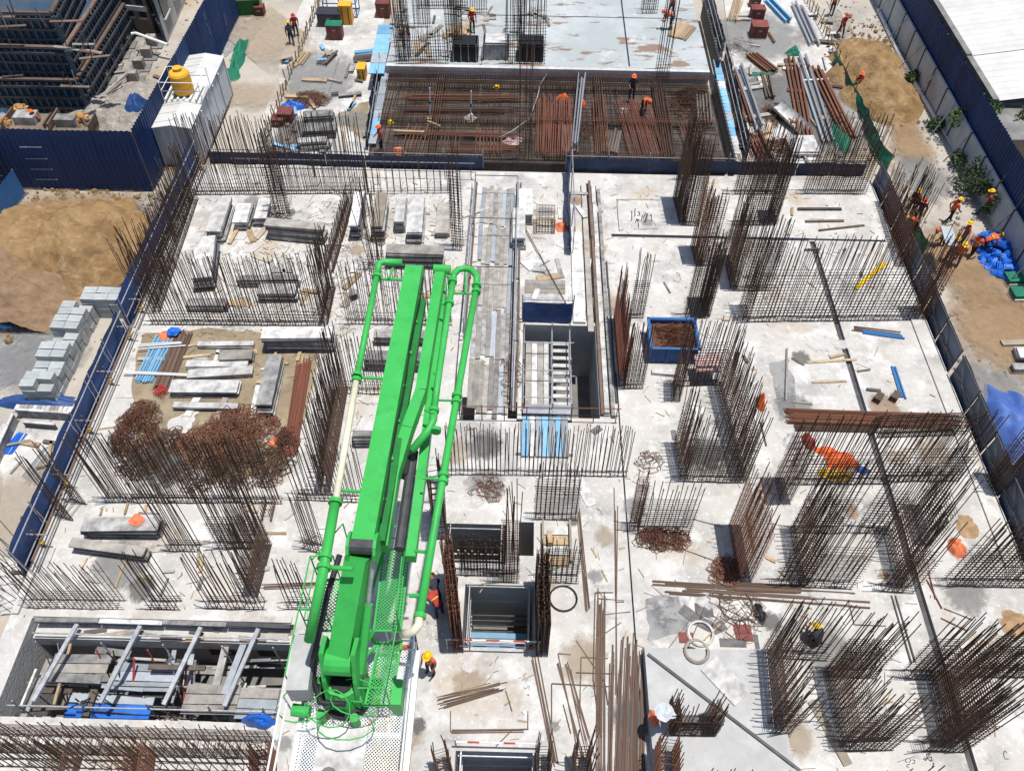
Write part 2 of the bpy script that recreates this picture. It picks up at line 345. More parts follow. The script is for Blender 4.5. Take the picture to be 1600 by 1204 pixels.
# low curbs cast along the slab edges and pour steps
for n, (x0, x1, y0, y1, h) in enumerate([(-17.5, -17.25, 12.2, 37.6, .12), (18.0, 18.5, 15, 28, .08), (-16.7, -7.7, 12.12, 12.32, .10)]):
    structure(MB().b2(x0, x1, y0, y1, -.02, h).build('slab_curb', 'concrete', off=(0, 0, 0)))
PATCHN = 0
def patch(name, m, pxs, z, amp=.2, n=4, base=0.0):
    global PATCHN
    PATCHN += 1; z += .0035*PATCHN if z < -.2 else .0006*PATCHN
    poly = clump([P(x, y, z) for x, y in pxs], n+2, amp)
    return structure(MB().prism(poly, z-.012, z).build(name, m, off=(0, 0, 0)))
patch('mud_film', 'mud', [(222, 520), (330, 512), (460, 522), (500, 545), (480, 640), (440, 745), (330, 740), (215, 690), (205, 600)], .004, .12)
patch('dried_slurry', 'concrete', [(265, 655), (310, 640), (300, 665), (285, 690), (240, 705), (262, 680)], .010, .1)
patch('dried_slurry', 'concrete', [(420, 665), (440, 690), (400, 690)], .010, .1)
patch('grout_stain', 'grout', [(1008, 935), (1060, 930), (1080, 990), (1010, 1000)], .004, .2)
patch('grout_stain', 'grout', [(1200, 570), (1235, 560), (1240, 650), (1215, 660)], .004, .2)
# soil and damp patches on the ground outside
G4 = GZ+.004; G8 = GZ+.008
patch('gravel_patch', 'gravel', [(-40, 500), (20, 498), (70, 530), (40, 590), (-40, 640)], G4, .5)
patch('rubble_strip', 'rubble', [(175, 320), (255, 280), (290, 260), (265, 330), (235, 385), (185, 375)], G8, .5)
patch('damp_patch', 'damp', [(1530, 440), (1545, 440), (1552, 465), (1600, 470), (1620, 530), (1570, 520), (1550, 490)], G8, .2)
patch('gravel_patch', 'gravel', [(335, 60), (400, 25), (420, 30), (380, 70), (350, 90)], G4, .5)
patch('rubble_strip', 'rubble', [(1290, 0), (1330, 40), (1355, 130), (1330, 140), (1300, 60)], G4, .4)
patch('rubble_strip', 'rubble', [(1375, 20), (1450, 150), (1600, 400), (1600, 360), (1470, 140), (1395, 15)], G8, .35)
patch('concrete_apron', 'concrete', [(478, -10), (600, -10), (588, 240), (520, 262), (380, 268), (395, 225)], G4, .15)
patch('damp_patch', 'mud', [(530, 175), (580, 155), (585, 225), (545, 205)], G8, .3)
patch('concrete_apron', 'concrete', [(1130, -10), (1245, -10), (1330, 110), (1350, 215), (1250, 262), (1165, 262)], G4, .15)
patch('soil_patch', 'soil', [(250, 240), (300, 232), (290, 262), (262, 262)], G8+.004, .3)
patch('dust_strip', 'concrete', [(0, 660), (120, 640), (60, 960), (0, 960)], G4, .3)

STN = 0
def stain(px, sx, sy, m, z=0.0, rot=0.0):
    "flat stain on the slab or the ground, ragged and fading at its rim"
    global STN
    STN += 1; c = P(px[0], px[1], z); zz = z+(.012 if z > -.2 else .128)+.0004*STN
    mb = MB(); q = Quaternion((0, 0, 1), rot); mb.add([q@Vector((x*sx, y*sy, 0)) for x, y in ((-1, -1), (1, -1), (1, 1), (-1, 1))], [(0, 1, 2, 3)])
    o = bpy.data.objects.new('stain', mb.mesh('stain', m)); COL.objects.link(o); o.location = (c.x, c.y, zz); return structure(o)
for px, sx, sy in (((40, 370), 6.5, 5.2), ((120, 355), 5.0, 4.6), ((10, 450), 5, 4.0), ((110, 425), 4.5, 2.6), ((1375, 110), 3.2, 6.2), ((1410, 200), 1.6, 4.0), ((1425, 235), 1.4, 3.0), ((1520, 430), 3.2, 4.5), ((1570, 520), 3.0, 4.0), ((1490, 395), 2.5, 3.0), ((270, 250), 2.0, 1.6)):
    stain(px, sx, sy, 'soil_fade', GZ, U(-.4, .4))
for px, sx, sy, m in (((60, 560), 3, 3, 'stain_grey'), ((210, 350), 2.2, 2.5, 'stain_dark'), ((1440, 280), 2.5, 4, 'stain_grey'), ((1540, 620), 2.5, 3, 'stain_grey'), ((420, 60), 2.2, 8, 'road_tan'), ((400, 150), 1.8, 5, 'road_tan'), ((560, 190), 1.6, 3.2, 'stain_grey'), ((1200, 150), 3, 6, 'stain_dark'), ((1270, 160), 2.5, 6, 'stain_grey'), ((1180, 60), 3, 6, 'stain_grey'), ((500, 120), 2.5, 5, 'stain_grey'), ((470, 210), 2.5, 2.5, 'stain_dark'), ((30, 800), 2.5, 3, 'stain_tan'), ((120, 450), 3, 2.6, 'road_tan'), ((1300, 210), 3, 3, 'stain_dark')):
    stain(px, sx, sy, m, GZ, U(0, 3))
rs = random.Random(77)
for k in range(120):
    px = (rs.uniform(180, 1560), rs.uniform(300, 1180)); c = P(*px)
    if c.x < BX0+1 or c.x > BX1-1 or any(h[0]-.4 < c.x < h[1]+.4 and h[2]-.4 < c.y < h[3]+.4 for h in DEEP) or (4 < c.x < 9 and c.y < 12.4): continue
    s_ = rs.uniform(.35, 1.3)
    # keep the patch clear of openings
    if any(h[0]-s_*1.3 < c.x < h[1]+s_*1.3 and h[2]-s_*1.3 < c.y < h[3]+s_*1.3 for h in DEEP): s_ = .35
    if c.x-s_*1.5 < BX0 or c.x+s_*1.5 > BX1: continue
    stain(px, s_*rs.uniform(.7, 1.3), s_*rs.uniform(.7, 1.3), rs.choice(['stain_grey', 'stain_grey', 'stain_dark', 'stain_tan', 'stain_tan', 'stain_rust', 'stain_white', 'stain_white']), 0, rs.uniform(0, 3))
def heap(name, label, pxs, h, m, peaks, seed):
    "heap of loose soil: a height field over an irregular outline"
    pts = [P(x, y, GZ) for x, y in pxs]; x0 = min(p.x for p in pts); x1 = max(p.x for p in pts); y0 = min(p.y for p in pts); y1 = max(p.y for p in pts)
    N = 120; vs = []
    pk = [(P(a, b, GZ+c*.7), c, r) for a, b, c, r in peaks]
    for j in range(N+1):
        for i in range(N+1):
            x = x0+(x1-x0)*i/N; y = y0+(y1-y0)*j/N; z = 0
            for p, c, r in pk:
                d = math.hypot(x-p.x, (y-p.y)*1.0)/r*(1+.16*noise.noise((x*.7, y*.7, seed)))
                z = max(z, c*max(0, 1-d)**.8*(1 if d < 1 else 0))
            z *= 1+.20*noise.noise((x*1.3, y*1.3, seed+3))
            if z > 0: z += .15*noise.fractal((x*2.2, y*2.2, seed), .7, 2.1, 6)*min(1, z*2)
            vs.append((x, y, GZ-.02+z))
    fs = [(j*(N+1)+i, j*(N+1)+i+1, (j+1)*(N+1)+i+1, (j+1)*(N+1)+i) for j in range(N) for i in range(N)]
    fs = [f for f in fs if max(vs[k][2] for k in f) > GZ]
    o = MB().add(vs, fs).build(name, m, smooth=True); o.location.z = o.location.z
    return tag(o, label, 'soil heap')
heap('soil_heap', 'wide heap of tan and brown soil below the tall blue fence', [(-80, 520), (230, 520), (-80, 290), (230, 290)], 2, 'sand', [(45, 350, 1.3, 3.0), (115, 345, 1.9, 3.4), (125, 385, 1.7, 2.5), (70, 385, 1.4, 2.4), (30, 385, 1.2, 2.4), (-30, 370, 1.6, 3.2), (158, 335, 1.0, 2.0)], 1.0)
heap('soil_heap', 'darker brown heap of damp soil beside the grey gravel patch', [(-80, 520), (140, 520), (-80, 380), (140, 380)], 2, 'damp', [(15, 455, 1.6, 2.7), (-20, 450, 1.7, 3.0), (52, 440, 1.2, 2.0), (-40, 410, 1.6, 3)], 2.0)
heap('soil_heap', 'long oval heap of brown soil on the road beside the white wall', [(1260, 10), (1470, 10), (1260, 230), (1470, 230)], 2, 'sand', [(1360, 95, 1.8, 2.3), (1362, 72, 1.3, 2.3), (1385, 120, 2.0, 2.5), (1400, 142, 1.5, 2.1), (1345, 78, 1.2, 1.8)], 5.0)
heap('spoil_heap', 'grey brown spoil spilling inside the neighbouring site fence', [(90, 100), (260, 100), (90, 240), (260, 240)], 2, 'rubble', [(175, 165, 1.0, 2.6), (190, 190, .8, 2.2), (150, 160, .7, 2.0), (205, 145, .6, 2.2)], 9.0)

mb = MB(); rc = random.Random(8)
for pts_, n_ in ((((40, 370), 5.5, 4.6), 420), (((120, 370), 4.8, 4.2), 380), (((10, 450), 4.2, 3.2), 300), (((1378, 108), 2.9, 5.6), 420), (((185, 185), 2.5, 2.5), 200)):
    c = P(*pts_[0], GZ)
    for i in range(n_):
        a, r_ = rc.uniform(0, 6.28), .55+.45*rc.random()+abs(rc.gauss(0, .12)); s_ = abs(rc.gauss(0, .06))+.025
        mb.ball((c.x+math.cos(a)*r_*pts_[1], c.y+math.sin(a)*r_*pts_[2], GZ+s_*.4+.05), (s_, s_*rc.uniform(.6, 1.2), s_*.75), 5, 4)
stuff(tag(mb.build('soil_clods', 'sand', off=(0, 0, 0)), 'clods of soil scattered round the soil heaps', 'soil clods'))
# ------------------------------------------------------------------ fences
def sheet_fence(label, a, b, z0, z1, step, m, face, ribs=True, name='sheet_fence', railm='steel'):
    "hoarding of corrugated sheets on posts between two ground points"
    a = Vector((a[0], a[1], z0)); b = Vector((b[0], b[1], z0)); d = b-a; L = d.length; u = d/L; nrm = Vector((-u.y, u.x, 0))*face
    t = thing(name, label, 'fence', a); n = max(1, round(L/step)); wd = L/n
    mb = MB(); k = 16; ang = math.atan2(u.y, u.x)
    prof = [(wd*i/k, .028*(1 if (i % 4) in (1, 2) else -1)) for i in range(k+1)]
    vs = [(x, y, 0) for x, y in prof]+[(x, y, z1-z0) for x, y in prof]
    mb.add(vs, [(i, i+1, k+2+i, k+1+i) for i in range(k)]); me = mb.mesh('sheet', m)
    for i in range(n):
        link('sheet', me, t, u*(i*wd+.006)+nrm*(.012 if i % 2 else 0), (0, 0, ang), (1.012, 1, 1+U(-.012, .006)))
    pm = MB(); pm.bar((0, 0, -.1), (0, 0, z1-z0-.1), .04); pme = pm.mesh('post', railm)
    for i in range(0, n+1, 3): link('post', pme, t, u*i*wd-nrm*.09)
    for z in (.4, (z1-z0)*.55, z1-z0-.25):
        MB().bar(a-nrm*.06+Vector((0, 0, z)), b-nrm*.06+Vector((0, 0, z)), .03).build('rail', railm, t)
    return t, nrm, u
LF = P(240, 300, GZ); LF0 = P(-30, 303, GZ)
FH = 3.75
f1, nr, uu = sheet_fence('tall blue sheet fence running behind the wide soil heap', (LF0.x-4, LF.y), (LF.x, LF.y), GZ, GZ+FH, 1.05, 'fence_blue', -1)
for i in range(3):   # pale battens tied across the sheets
    for px, py in ((105+i*12, 228+i*19),):
        c = P(px, py, 2.4-i*.9); c.y = LF.y-.06
for x, zs in ((P(115, 300, GZ).x-1.2, (.7, 1.35, 2.0, 2.7)),):
    for z in zs: MB().bar((x-.55, LF.y-.05, GZ+z), (x+.6, LF.y-.05, GZ+z+.02), .022).build('batten', 'galv', f1)
f2, nr, uu = sheet_fence('tall blue sheet fence beside the white site container', (LF.x+.02, LF.y+.1), (LF.x+.6, 75), GZ, GZ+FH, 1.05, 'fence_blue', -1)
for i in range(14):  # scuffs: lashing wires and splice straps standing on the face
    y = LF.y+1+U(0, 26); z = GZ+U(.5, 3.4)
    MB().bar((LF.x+.06+.015*(y-LF.y)+.02, y, z), (LF.x+.06+.015*(y-LF.y)+.02, y+U(-.1, .1), z+U(.2, .8)), .015).build('lashing', 'galv', f2)
sheet_fence('blue sheet return fence at the left edge with a step of stones below', (P(35, 315, GZ).x, P(35, 300, GZ).y-.2), (P(-40, 420, GZ).x, P(-40, 400, GZ).y), GZ, GZ+1.7, 1.0, 'sheet_blue', 1)

# right: white block wall with raking props and a blue hoarding above it
RX = 24.45
t = thing('boundary_wall', 'white panelled boundary wall under the right-hand blue hoarding', 'wall', (RX, 45, GZ))
for i in range(32):
    y0 = 12+i*2.2
    MB().b2(RX, RX+.12, y0+.02, y0+2.17, GZ, GZ+1.85).build('panel', 'wall_white', t)
    MB().b2(RX-.05, RX+.14, y0-.045, y0+.015, GZ, GZ+1.9).build('pilaster', 'steel_dark', t)
f3, nr, uu = sheet_fence('long blue sheet hoarding above the white boundary wall', (RX+.22, 10), (RX+.22, 84), GZ+1.5, GZ+3.65, 1.05, 'fence_blue', 1)
for i in range(20):
    y = 14+i*3.3+U(-.6, .6); MB().bar((RX-U(.6, .9), y+U(-.3, .3), GZ), (RX+.05, y+U(-.5, .5), GZ+1.9), .035).build('raking_prop', 'steel', f3)
# drain pipe and kerb at the wall foot
pk = MB()
tag(MB().path([P(1372, 15, GZ+.12), P(1400, 75, GZ+.12), P(1438, 145, GZ+.12)], .11, 8).build('drain_pipe', 'pipe_white'), 'white drain pipe along the wall foot beside the oval soil heap', 'pipe')
tag(MB().path([P(1438, 145, GZ+.12), P(1465, 190, GZ+.12), P(1492, 232, GZ+.12)], .11, 8).build('drain_pipe', 'pipe_white'), 'white drain pipe along the wall foot before the bush', 'pipe')
tag(MB().path([P(1538, 305, GZ+.12), P(1555, 345, GZ+.12), P(1600, 420, GZ+.12)], .13, 8).build('drain_pipe', 'pipe_white'), 'pale drain pipe behind the pile of blue fittings', 'pipe')

# blue sheeting on scaffold rails round the slab edge
def tarp_fence(label, a, b, h, m, face, seed, cat='safety screen', poles='galv', rails=(.5, 1.0), bay=2.0):
    a = Vector(a); b = Vector(b); d = b-a; L = d.length; u = d/L; nrm = Vector((-u.y, u.x, 0))*face
    t = thing('safety_screen', label, cat, a); n = max(1, round(L/bay))
    for i in range(n):
        p0 = a+u*(L*i/n); 
        def fn(x, y, p0=p0, i=i):
            q = p0+u*(x*L/n*.992); w = .10*noise.noise((q.x*.9+seed, q.y*.9, y*2.3))+.05*noise.noise((q.x*3, q.y*3, y*5+seed))
            return q+nrm*w+Vector((0, 0, y*h*(1+.06*noise.noise((q.x*.5, q.y*.5, seed)))))
        stuffo = MB().sheet(fn, 10, 6).build('tarp', m, t, smooth=True)
    pm = MB().bar((0, 0, -.02), (0, 0, h+.35), .028, 6).mesh('post', poles)
    for i in range(n+1): link('post', pm, t, u*(L*i/n)-nrm*.16, (U(-.03, .03), U(-.03, .03), 0))
    for z in rails:
        MB().bar(a-nrm*.2+Vector((0, 0, z*h)), b-nrm*.2+Vector((0, 0, z*h)), .027, 6).build('rail', poles, t)
    return t
ts = tarp_fence('blue tarpaulin screen along the left slab edge above the block stacks', (BX0-.12, 13.8, GZ), (BX0-.12, 25.6, GZ), 1.95, 'tarp_blue', 1, 2.0)
ts2 = tarp_fence('blue tarpaulin screen on the left slab edge beside the soil heap', (BX0-.12, 25.8, GZ), (BX0-.12, 38.2, GZ), 2.2, 'tarp_blue', 1, 6.0, rails=(.3, .6, .95))
for t_, y0, y1, zz in ((ts, 13.8, 25.6, 1.0), (ts2, 25.8, 38, 1.3)):      # inner rails, short ties and orange clamps of the edge scaffold
    for k in range(2): MB().bar((BX0+.25+k*.25, y0, .4+zz*.5*k), (BX0+.25+k*.25, y1, .4+zz*.5*k), .03, 6).build('rail', 'rebar_dry', t_)
    for i in range(5):
        y = y0+1+i*(y1-y0-1.5)/4
        MB().bar((BX0+.28, y, 0), (BX0+.28, y, 1.3), .03, 6).build('post', 'rebar_dry', t_)
        MB().bar((BX0-.2, y+.06, .9), (BX0+.65, y+.06, .9), .028, 6).build('tie', 'galv', t_)
        MB().box((BX0+.28, y, .42), (.13, .13, .1)).build('clamp', 'yellow_steel', t_)
tarp_fence('dark blue sheet screen between the left deck and the far rebar deck', (BX0+.5, 38.25, -.02), (-2.2, 38.25, -.02), .8, 'tarp_navy', -1, 9.0, rails=(1.0,))
tarp_fence('dark blue sheet screen below the far deck edge right of the walkway', (2.3, 38.25, -.02), (9.0, 38.25, -.02), .85, 'tarp_navy', -1, 12.0, rails=(1.0,))
tarp_fence('dark blue sheet screen behind the rebar walls at the right far corner', (9.2, 38.3, -.02), (18.4, 38.3, -.02), .85, 'tarp_navy', -1, 15.0, rails=(1.0,))
tarp_fence('blue sheet hung beside the walkway of weathered planks', (2.35, 31.5, 0), (2.35, 38.1, 0), 1.5, 'tarp_blue', 1, 19.0, rails=(1.0,))

def guard(label, y0, y1, h, m):
    t = thing('edge_guard', label, 'barrier', (BX1, y0, GZ)); n = round((y1-y0)/1.9); s_ = (y1-y0)/n
    for i in range(n):
        ya, yb = y0+i*s_, y0+(i+1)*s_
        def fn(x, y, ya=ya, yb=yb): return Vector((BX1+.12+y*.10+.05*noise.noise((ya+x*2, y*2, 3)), ya+.03+(yb-ya-.06)*x, GZ+.02+y*h))
        MB().sheet(fn, 6, 5).build('panel', m, t, smooth=True)
        MB().bar((BX1+.05, ya, GZ), (BX1+.16, ya, GZ+h+.12), .035).build('post', 'steel_dark', t)
        MB().bar((BX1+.06, ya, GZ+.1), (BX1+.14, yb, GZ+h-.05), .022).build('brace', 'steel_dark', t)
    for z in (.06, h*.52, h): MB().bar((BX1+.04+.1*z/h, y0, GZ+z), (BX1+.04+.1*z/h, y1, GZ+z), .03).build('rail', 'steel_dark', t)
    return t
guard('grey blue framed edge guard beside the standing worker group', 24.5, 38, 1.75, 'guard_grey')
guard('grey blue framed edge guard along the right slab edge below the plank offcuts', 14.0, 24.3, 1.75, 'guard_grey')
g_ = tarp_fence('bright blue tarpaulin over the right edge guard', (BX1+.35, 15, GZ), (BX1+.9, 19.3, GZ), 2.1, 'tarp_blue', 1, 23.0)

# ------------------------------------------------------------------ reinforcement cages
BARR = .0165
_bm = {}
def bar_mesh(m, bend=False):
    if (m, bend) not in _bm:
        mb = MB(); n = 5
        if bend:                        # same bar with its top bent over a little
            cs = [(0, 0, 0), (.2, 0, .5), (1.4, .4, .8), (4.5, 1.2, 1)]
            vs = [(x+math.cos(2*math.pi*i/n), y+math.sin(2*math.pi*i/n), z) for x, y, z in cs for i in range(n)]
            mb.add(vs, [(k*n+i, k*n+(i+1) % n, (k+1)*n+(i+1) % n, (k+1)*n+i) for k in range(3) for i in range(n)]+[tuple(range(3*n, 4*n))])
        else: mb.bar((0, 0, 0), (0, 0, 1), 1, n)
        _bm[m, bend] = mb.mesh('bar', m)
    return _bm[m, bend]
CAGEN = 0
def cage(label, lines, t, ht, hb, sp=.17, tsp=.17, z=0.0, m='rebar', lean=(0, 0), jit=.012, hv=.08, r=None, group=None, world=False, ends=True):
    """upright cage on base lines (photo pixels on the slab): two rows of vertical bars, ties up to ht, bars up to hb"""
    global CAGEN
    r = r or BARR
    segs = []
    for ln in lines:
        pts = [Vector(p) if world else P(p[0], p[1], z) for p in ln]
        segs += [(pts[i], pts[i+1]) for i in range(len(pts)-1)]
    org = Vector((sum((a.x+b.x)/2 for a, b in segs)/len(segs), sum((a.y+b.y)/2 for a, b in segs)/len(segs), z))
    root = thing('rebar_cage', label, 'rebar cage', org, group)
    me = bar_mesh(m); tb = MB(); rr = r*.72; cnt = 0
    kx, ky = lean
    done = []
    for a, b in segs:
        d = b-a; L = d.length; u = d/L; nn = Vector((-u.y, u.x, 0))
        a2, b2 = a-u*.0, b+u*.0
        n = max(1, round(L/sp))
        for side in ((-1, 1) if t > .05 else (0,)):
            off = nn*side*t/2
            for i in range(n+1):
                p = a+u*(L*i/n)+off+Vector((U(-.012, .012), U(-.012, .012), 0))
                if any((p-q).length < sp*.45 for q in done): continue
                done.append(p)
                if RND.random() < .035: continue
                h = hb*(1-abs(RND.gauss(0, hv)))
                o = link('vertical_bar', me if RND.random() > .22 else bar_mesh(m, True), root, p-org-Vector((0, 0, .03)), (kx*1.0+RND.gauss(0, jit), ky+RND.gauss(0, jit), U(0, 3)), (r, r, h+.03)); cnt += 1
            k = 0; zz = .07
            while zz < ht:
                w = Vector((-(-ky)*zz if False else ky*zz, -kx*zz, zz)) if (kx or ky) else Vector((0, 0, zz))
                e = nn*side*(r+rr)
                tb.bar(a2+off+e+w-u*(.05+U(0, .06)), b2+off+e+w+u*(.05+U(0, .06))+Vector((0, 0, U(-.015, .015))), rr, 3, cap=False)
                zz += tsp*U(.9, 1.1); k += 1
        if t > .05:
            zz = .08
            while zz < ht:
                for i in range(0, n+1, 2 if n > 3 else 1):
                    p = a+u*(L*i/n)+Vector((ky*zz, -kx*zz, zz)); tb.bar(p-nn*(t/2+.05), p+nn*(t/2+.05), rr*.8, 3, cap=False)
                zz += tsp*3
    if tb.v: stuff(tb.build('tie_bars', m, root))
    return root

RT, RB = 2.5, 4.6
cage('C-shaped rebar cage right of the rusty solid-looking cage and above the lying pipes', [[(1310, 828), (1241, 827), (1256, 912), (1326, 915)], [(1217, 910), (1256, 912)]], .26, RT, RB)
cage('narrow rusty rebar cage with closely spaced ties beside a coil of stirrups', [[(1148, 822), (1163, 908)]], .42, 3.5, 4.5, .15, .12, m='rebar_rust')
cage('stepped rebar cage straddling the dark slab joint beside the white cloth', [[(1342, 827), (1387, 829), (1409, 917)], [(1377, 918), (1424, 921)], [(1432, 790), (1448, 850)]], .26, RT, 4.7)
cage('long rebar wall cage beside the orange knotted sack', [[(1478, 910), (1680, 913)]], .28, 2.6, 4.6, .16)
cage('long rebar wall cage over the orange and yellow safety net', [[(1247, 753), (1384, 752)], [(1388, 748), (1494, 747)]], .24, 1.9, 4.4, .16, .2)
cage('short dark rebar cage at the end of the wall over the orange net', [[(1217, 748), (1226, 786)]], .36, 3.4, 4.4, .13, .13)
cage('short rebar cage against the bright blue tarpaulin', [[(1543, 742), (1561, 772)]], .32, 2.8, 4.8, .15, .13)
cage('wide rebar wall cage with a yellow prop lying behind it', [[(1166, 500), (1437, 497)], [(1160, 478), (1166, 500)]], .26, 3.0, 5.0, .17, .18)
cage('rebar corner cage where the wide wall meets the right edge guard', [[(1432, 480), (1440, 498)]], .4, 4.2, 5.2, .12, .16, m='rebar_rust')
cage('L-shaped rebar cage behind the wide wall of the yellow prop', [[(1135, 400), (1146, 451), (1203, 451)]], .28, 3.0, 4.4, .12, .13)
cage('dark rebar column cage with a sloping skirt next to the blue skip', [[(1070, 494), (1104, 494), (1098, 466)]], .26, 3.7, 4.6, .11, .12)
cage('rusty rebar column cage crossing the dark slab trench', [[(1084, 386), (1091, 412), (1110, 411)]], .3, 3.9, 4.4, .13, .12, m='rebar_rust')
cage('tall dark rebar column cage right of the scribbled slab', [[(1056, 310), (1066, 349), (1090, 350)]], .3, 4.0, 5.2, .1, .12)
cage('rebar wall cage behind the long trench at the far right', [[(1158, 349), (1208, 349)], [(1205, 330), (1208, 349)]], .3, 3.6, 5.0, .11, .12)
cage('rebar wall cage on the far right slab edge under the green netting', [[(1256, 300), (1350, 301)]], .3, 2.6, 4.8, .12, .12)
cage('rebar wall cage on the far slab edge beside the steel pipes', [[(1148, 301), (1215, 301)]], .3, 2.6, 4.6, .12, .12)
cage('rusty low rebar mesh along the right edge guard', [[(1378, 316), (1410, 416)]], .22, 1.6, 2.6, .2, .16, m='rebar_rust')
cage('thin leaning starter bars outside the right far corner', [[(1400, 330), (1420, 372)], [(1410, 330), (1430, 365)]], .3, 0, 3.4, .22, z=-.5, jit=.05)
cage('U-shaped rebar cage below the reddish stained formwork board', [[(1058, 693), (1069, 748), (1161, 750), (1123, 598), (1056, 600), (1057, 626)]], .24, RT, 4.2, .16, .16)
cage('loosely tied rebar box with a sheet of foil hung on it', [[(996, 828), (1074, 829)]], .3, 1.9, 3.3, .28, .14)
cage('slim rusty rebar column beside the loosely tied box', [[(984, 822), (996, 823)]], .3, 3.2, 3.6, .12, .12, m='rebar_rust')
cage('bright rust rebar wall cage along the central shaft', [[(963, 500), (972, 603)]], .22, 2.2, 3.6, .14, .12, m='rebar_red')
cage('dark rebar mesh in front of the bright rust wall cage', [[(975, 604), (1003, 604)], [(985, 494), (1004, 494)]], .22, 2.2, 4.0, .14, .13)
cage('fine meshed rebar box on the raised slab beside a white shirt', [[(1046, 1112), (1050, 1144), (1113, 1145), (1108, 1118)]], .16, 1.4, 2.3, .18, .09, z=.6)
cage('rusty rebar stack column at the raised slab edge', [[(1036, 1175), (1036, 1225)]], .5, 1.5, 2.4, .12, .1, z=.6, m='rebar_rust')
cage('C-shaped rebar cage around the crouching worker in the yellow helmet', [[(1209, 1146), (1197, 1020)], [(1196, 1146), (1224, 1146)]], .3, RT, 4.5, .14, .14)
cage('sparse rebar row behind the crouching worker in the yellow helmet', [[(1206, 1021), (1288, 1026)]], .26, .7, 4.2, .24, .2)
cage('C-shaped rebar cage beside the brown timber strip', [[(1360, 1052), (1295, 1050), (1321, 1166), (1388, 1164)]], .28, RT, 4.4, .15, .15)
cage('I-shaped rebar cage over the wide dark slab joint', [[(1414, 1054), (1456, 1055), (1482, 1165)], [(1442, 1166), (1502, 1167)], [(1480, 1050), (1512, 1150)]], .28, 2.7, 4.6, .15, .15)
cage('long rebar wall cage above the white sack', [[(1512, 1050), (1690, 1052)]], .3, 2.7, 4.6, .15, .15)
cage('starter bars rising behind the brown timber strip', [[(1225, 1128), (1290, 1128)]], .0, 0, 2.6, .25, jit=.04)
for (a, b, h, nm) in (((1085, 1250), (1235, 1250), 2.9, 'row of starter bars below the raised slab'), ((1330, 1262), (1405, 1258), 3.6, 'rebar wall cage below the cage with the brown timber strip'), ((1450, 1270), (1640, 1262), 2.6, 'row of starter bars below the I-shaped cage')):
    cage(nm, [[a, b]], .24, 1.2, h, .2, .2)
# centre
cage('long row of thin starter bars in front of the blue striped planks', [[(700, 738), (978, 741)]], .2, .16, 3.2, .16, .12, r=.015)
cage('rebar mesh wall between the starter bars and the lift pit', [[(837, 806), (899, 808)]], .26, 2.4, 3.6, .17, .15)
cage('tall rusty rebar column rising from the pit head', [[(787, 902), (808, 903)]], .34, 3.8, 6.2, .1, .12, m='rebar_rust')
cage('dense rebar mesh wall behind the lift pit', [[(722, 893), (785, 895)]], .24, 2.2, 2.6, .11, .11)
cage('open rebar mesh wall right of the lift pit head', [[(845, 903), (900, 905)]], .3, 2.0, 2.7, .19, .13)
cage('rusty rebar wall cage on the left side of the lift pit', [[(700, 900), (713, 1016)], [(706, 900), (719, 1016)]], .16, 3.0, 3.3, .09, .08, m='rebar_rust')
cage('black rebar wall cage on the right side of the lift pit', [[(840, 912), (842, 1022)], [(848, 912), (851, 1022)]], .14, 2.6, 2.9, .09, .08)
cage('rebar column left of the lower pit', [[(690, 1190), (700, 1230)]], .4, 1.4, 2.6, .12, .1, m='rebar_rust')
cage('rebar column right of the lower pit beside a timber prop', [[(846, 1185), (848, 1235)]], .36, 1.5, 3.0, .12, .1)
cage('rebar column at the foot of the lying rebar bundle', [[(905, 1185), (908, 1235)]], .4, 1.5, 3.4, .12, .1)
cage('dark rebar column beside the green boom arm', [[(683, 800), (690, 842)]], .4, 3.4, 4.4, .12, .13)
# left deck
cage('long row of leaning starter bars across the left deck behind the mud', [[(240, 504), (508, 506)], [(508, 506), (520, 450)]], .24, .75, 4.2, .13, .17)
cage('rebar row along the left slab edge beside the plank stacks', [[(246, 488), (306, 312)]], .22, .8, 3.8, .15, .2)
cage('narrow rebar cage running between the panel stacks', [[(516, 425), (548, 318)]], .3, 1.0, 1.2, .16, .12)
cage('tall dark rebar column behind the wide panel stack', [[(432, 340), (454, 338)]], .4, 4.2, 5.2, .1, .16)
cage('spread of tall bars between the white panel stacks', [[(578, 416), (600, 416)]], .36, 1.0, 5.4, .1, .2, jit=.05)
cage('tall rebar column beside the weathered plank walkway', [[(708, 386), (722, 388)]], .34, 4.6, 6.0, .1, .16)
cage('dense line of starter bars on the far left slab edge', [[(308, 302), (575, 300)]], .26, .5, 4.8, .125, .2)
cage('sparse line of starter bars behind the white panel stacks', [[(575, 302), (700, 300)]], .2, .3, 2.4, .35, .14)
cage('starter bars with low ties under the boom tip', [[(545, 503), (705, 505)]], .26, .6, 3.8, .17, .2)
cage('very dense rebar wall cage left of the cream pipe', [[(537, 611), (509, 768)]], .3, 1.8, 4.5, .12, .14)
cage('short row of bars behind the dense wall beside the cream pipe', [[(537, 611), (604, 612)]], .26, .5, 3.6, .17, .2)
cage('row of bars where the mud patch meets the cream pipe', [[(466, 776), (572, 780)]], .26, .4, 3.6, .17, .2)
cage('small rebar column left of the green railing', [[(480, 850), (503, 858)]], .3, .9, 3.8, .12, .18)
cage('long row of thick leaning bars below the stirrup heaps', [[(168, 781), (440, 783)]], .2, .26, 4.4, .12, .12, hv=.08)
cage('narrow rebar ladder at the end of the long row below the stirrup heaps', [[(424, 786), (418, 812)]], .3, .5, .6, .16, .12)
cage('row of leaning bars behind the double panel stack', [[(267, 856), (312, 857)]], .24, .4, 4.2, .13, .15)
cage('dense dark rebar cage in the middle of the left deck', [[(344, 852), (418, 852), (397, 930)]], .26, 1.9, 4.5, .13, .14)
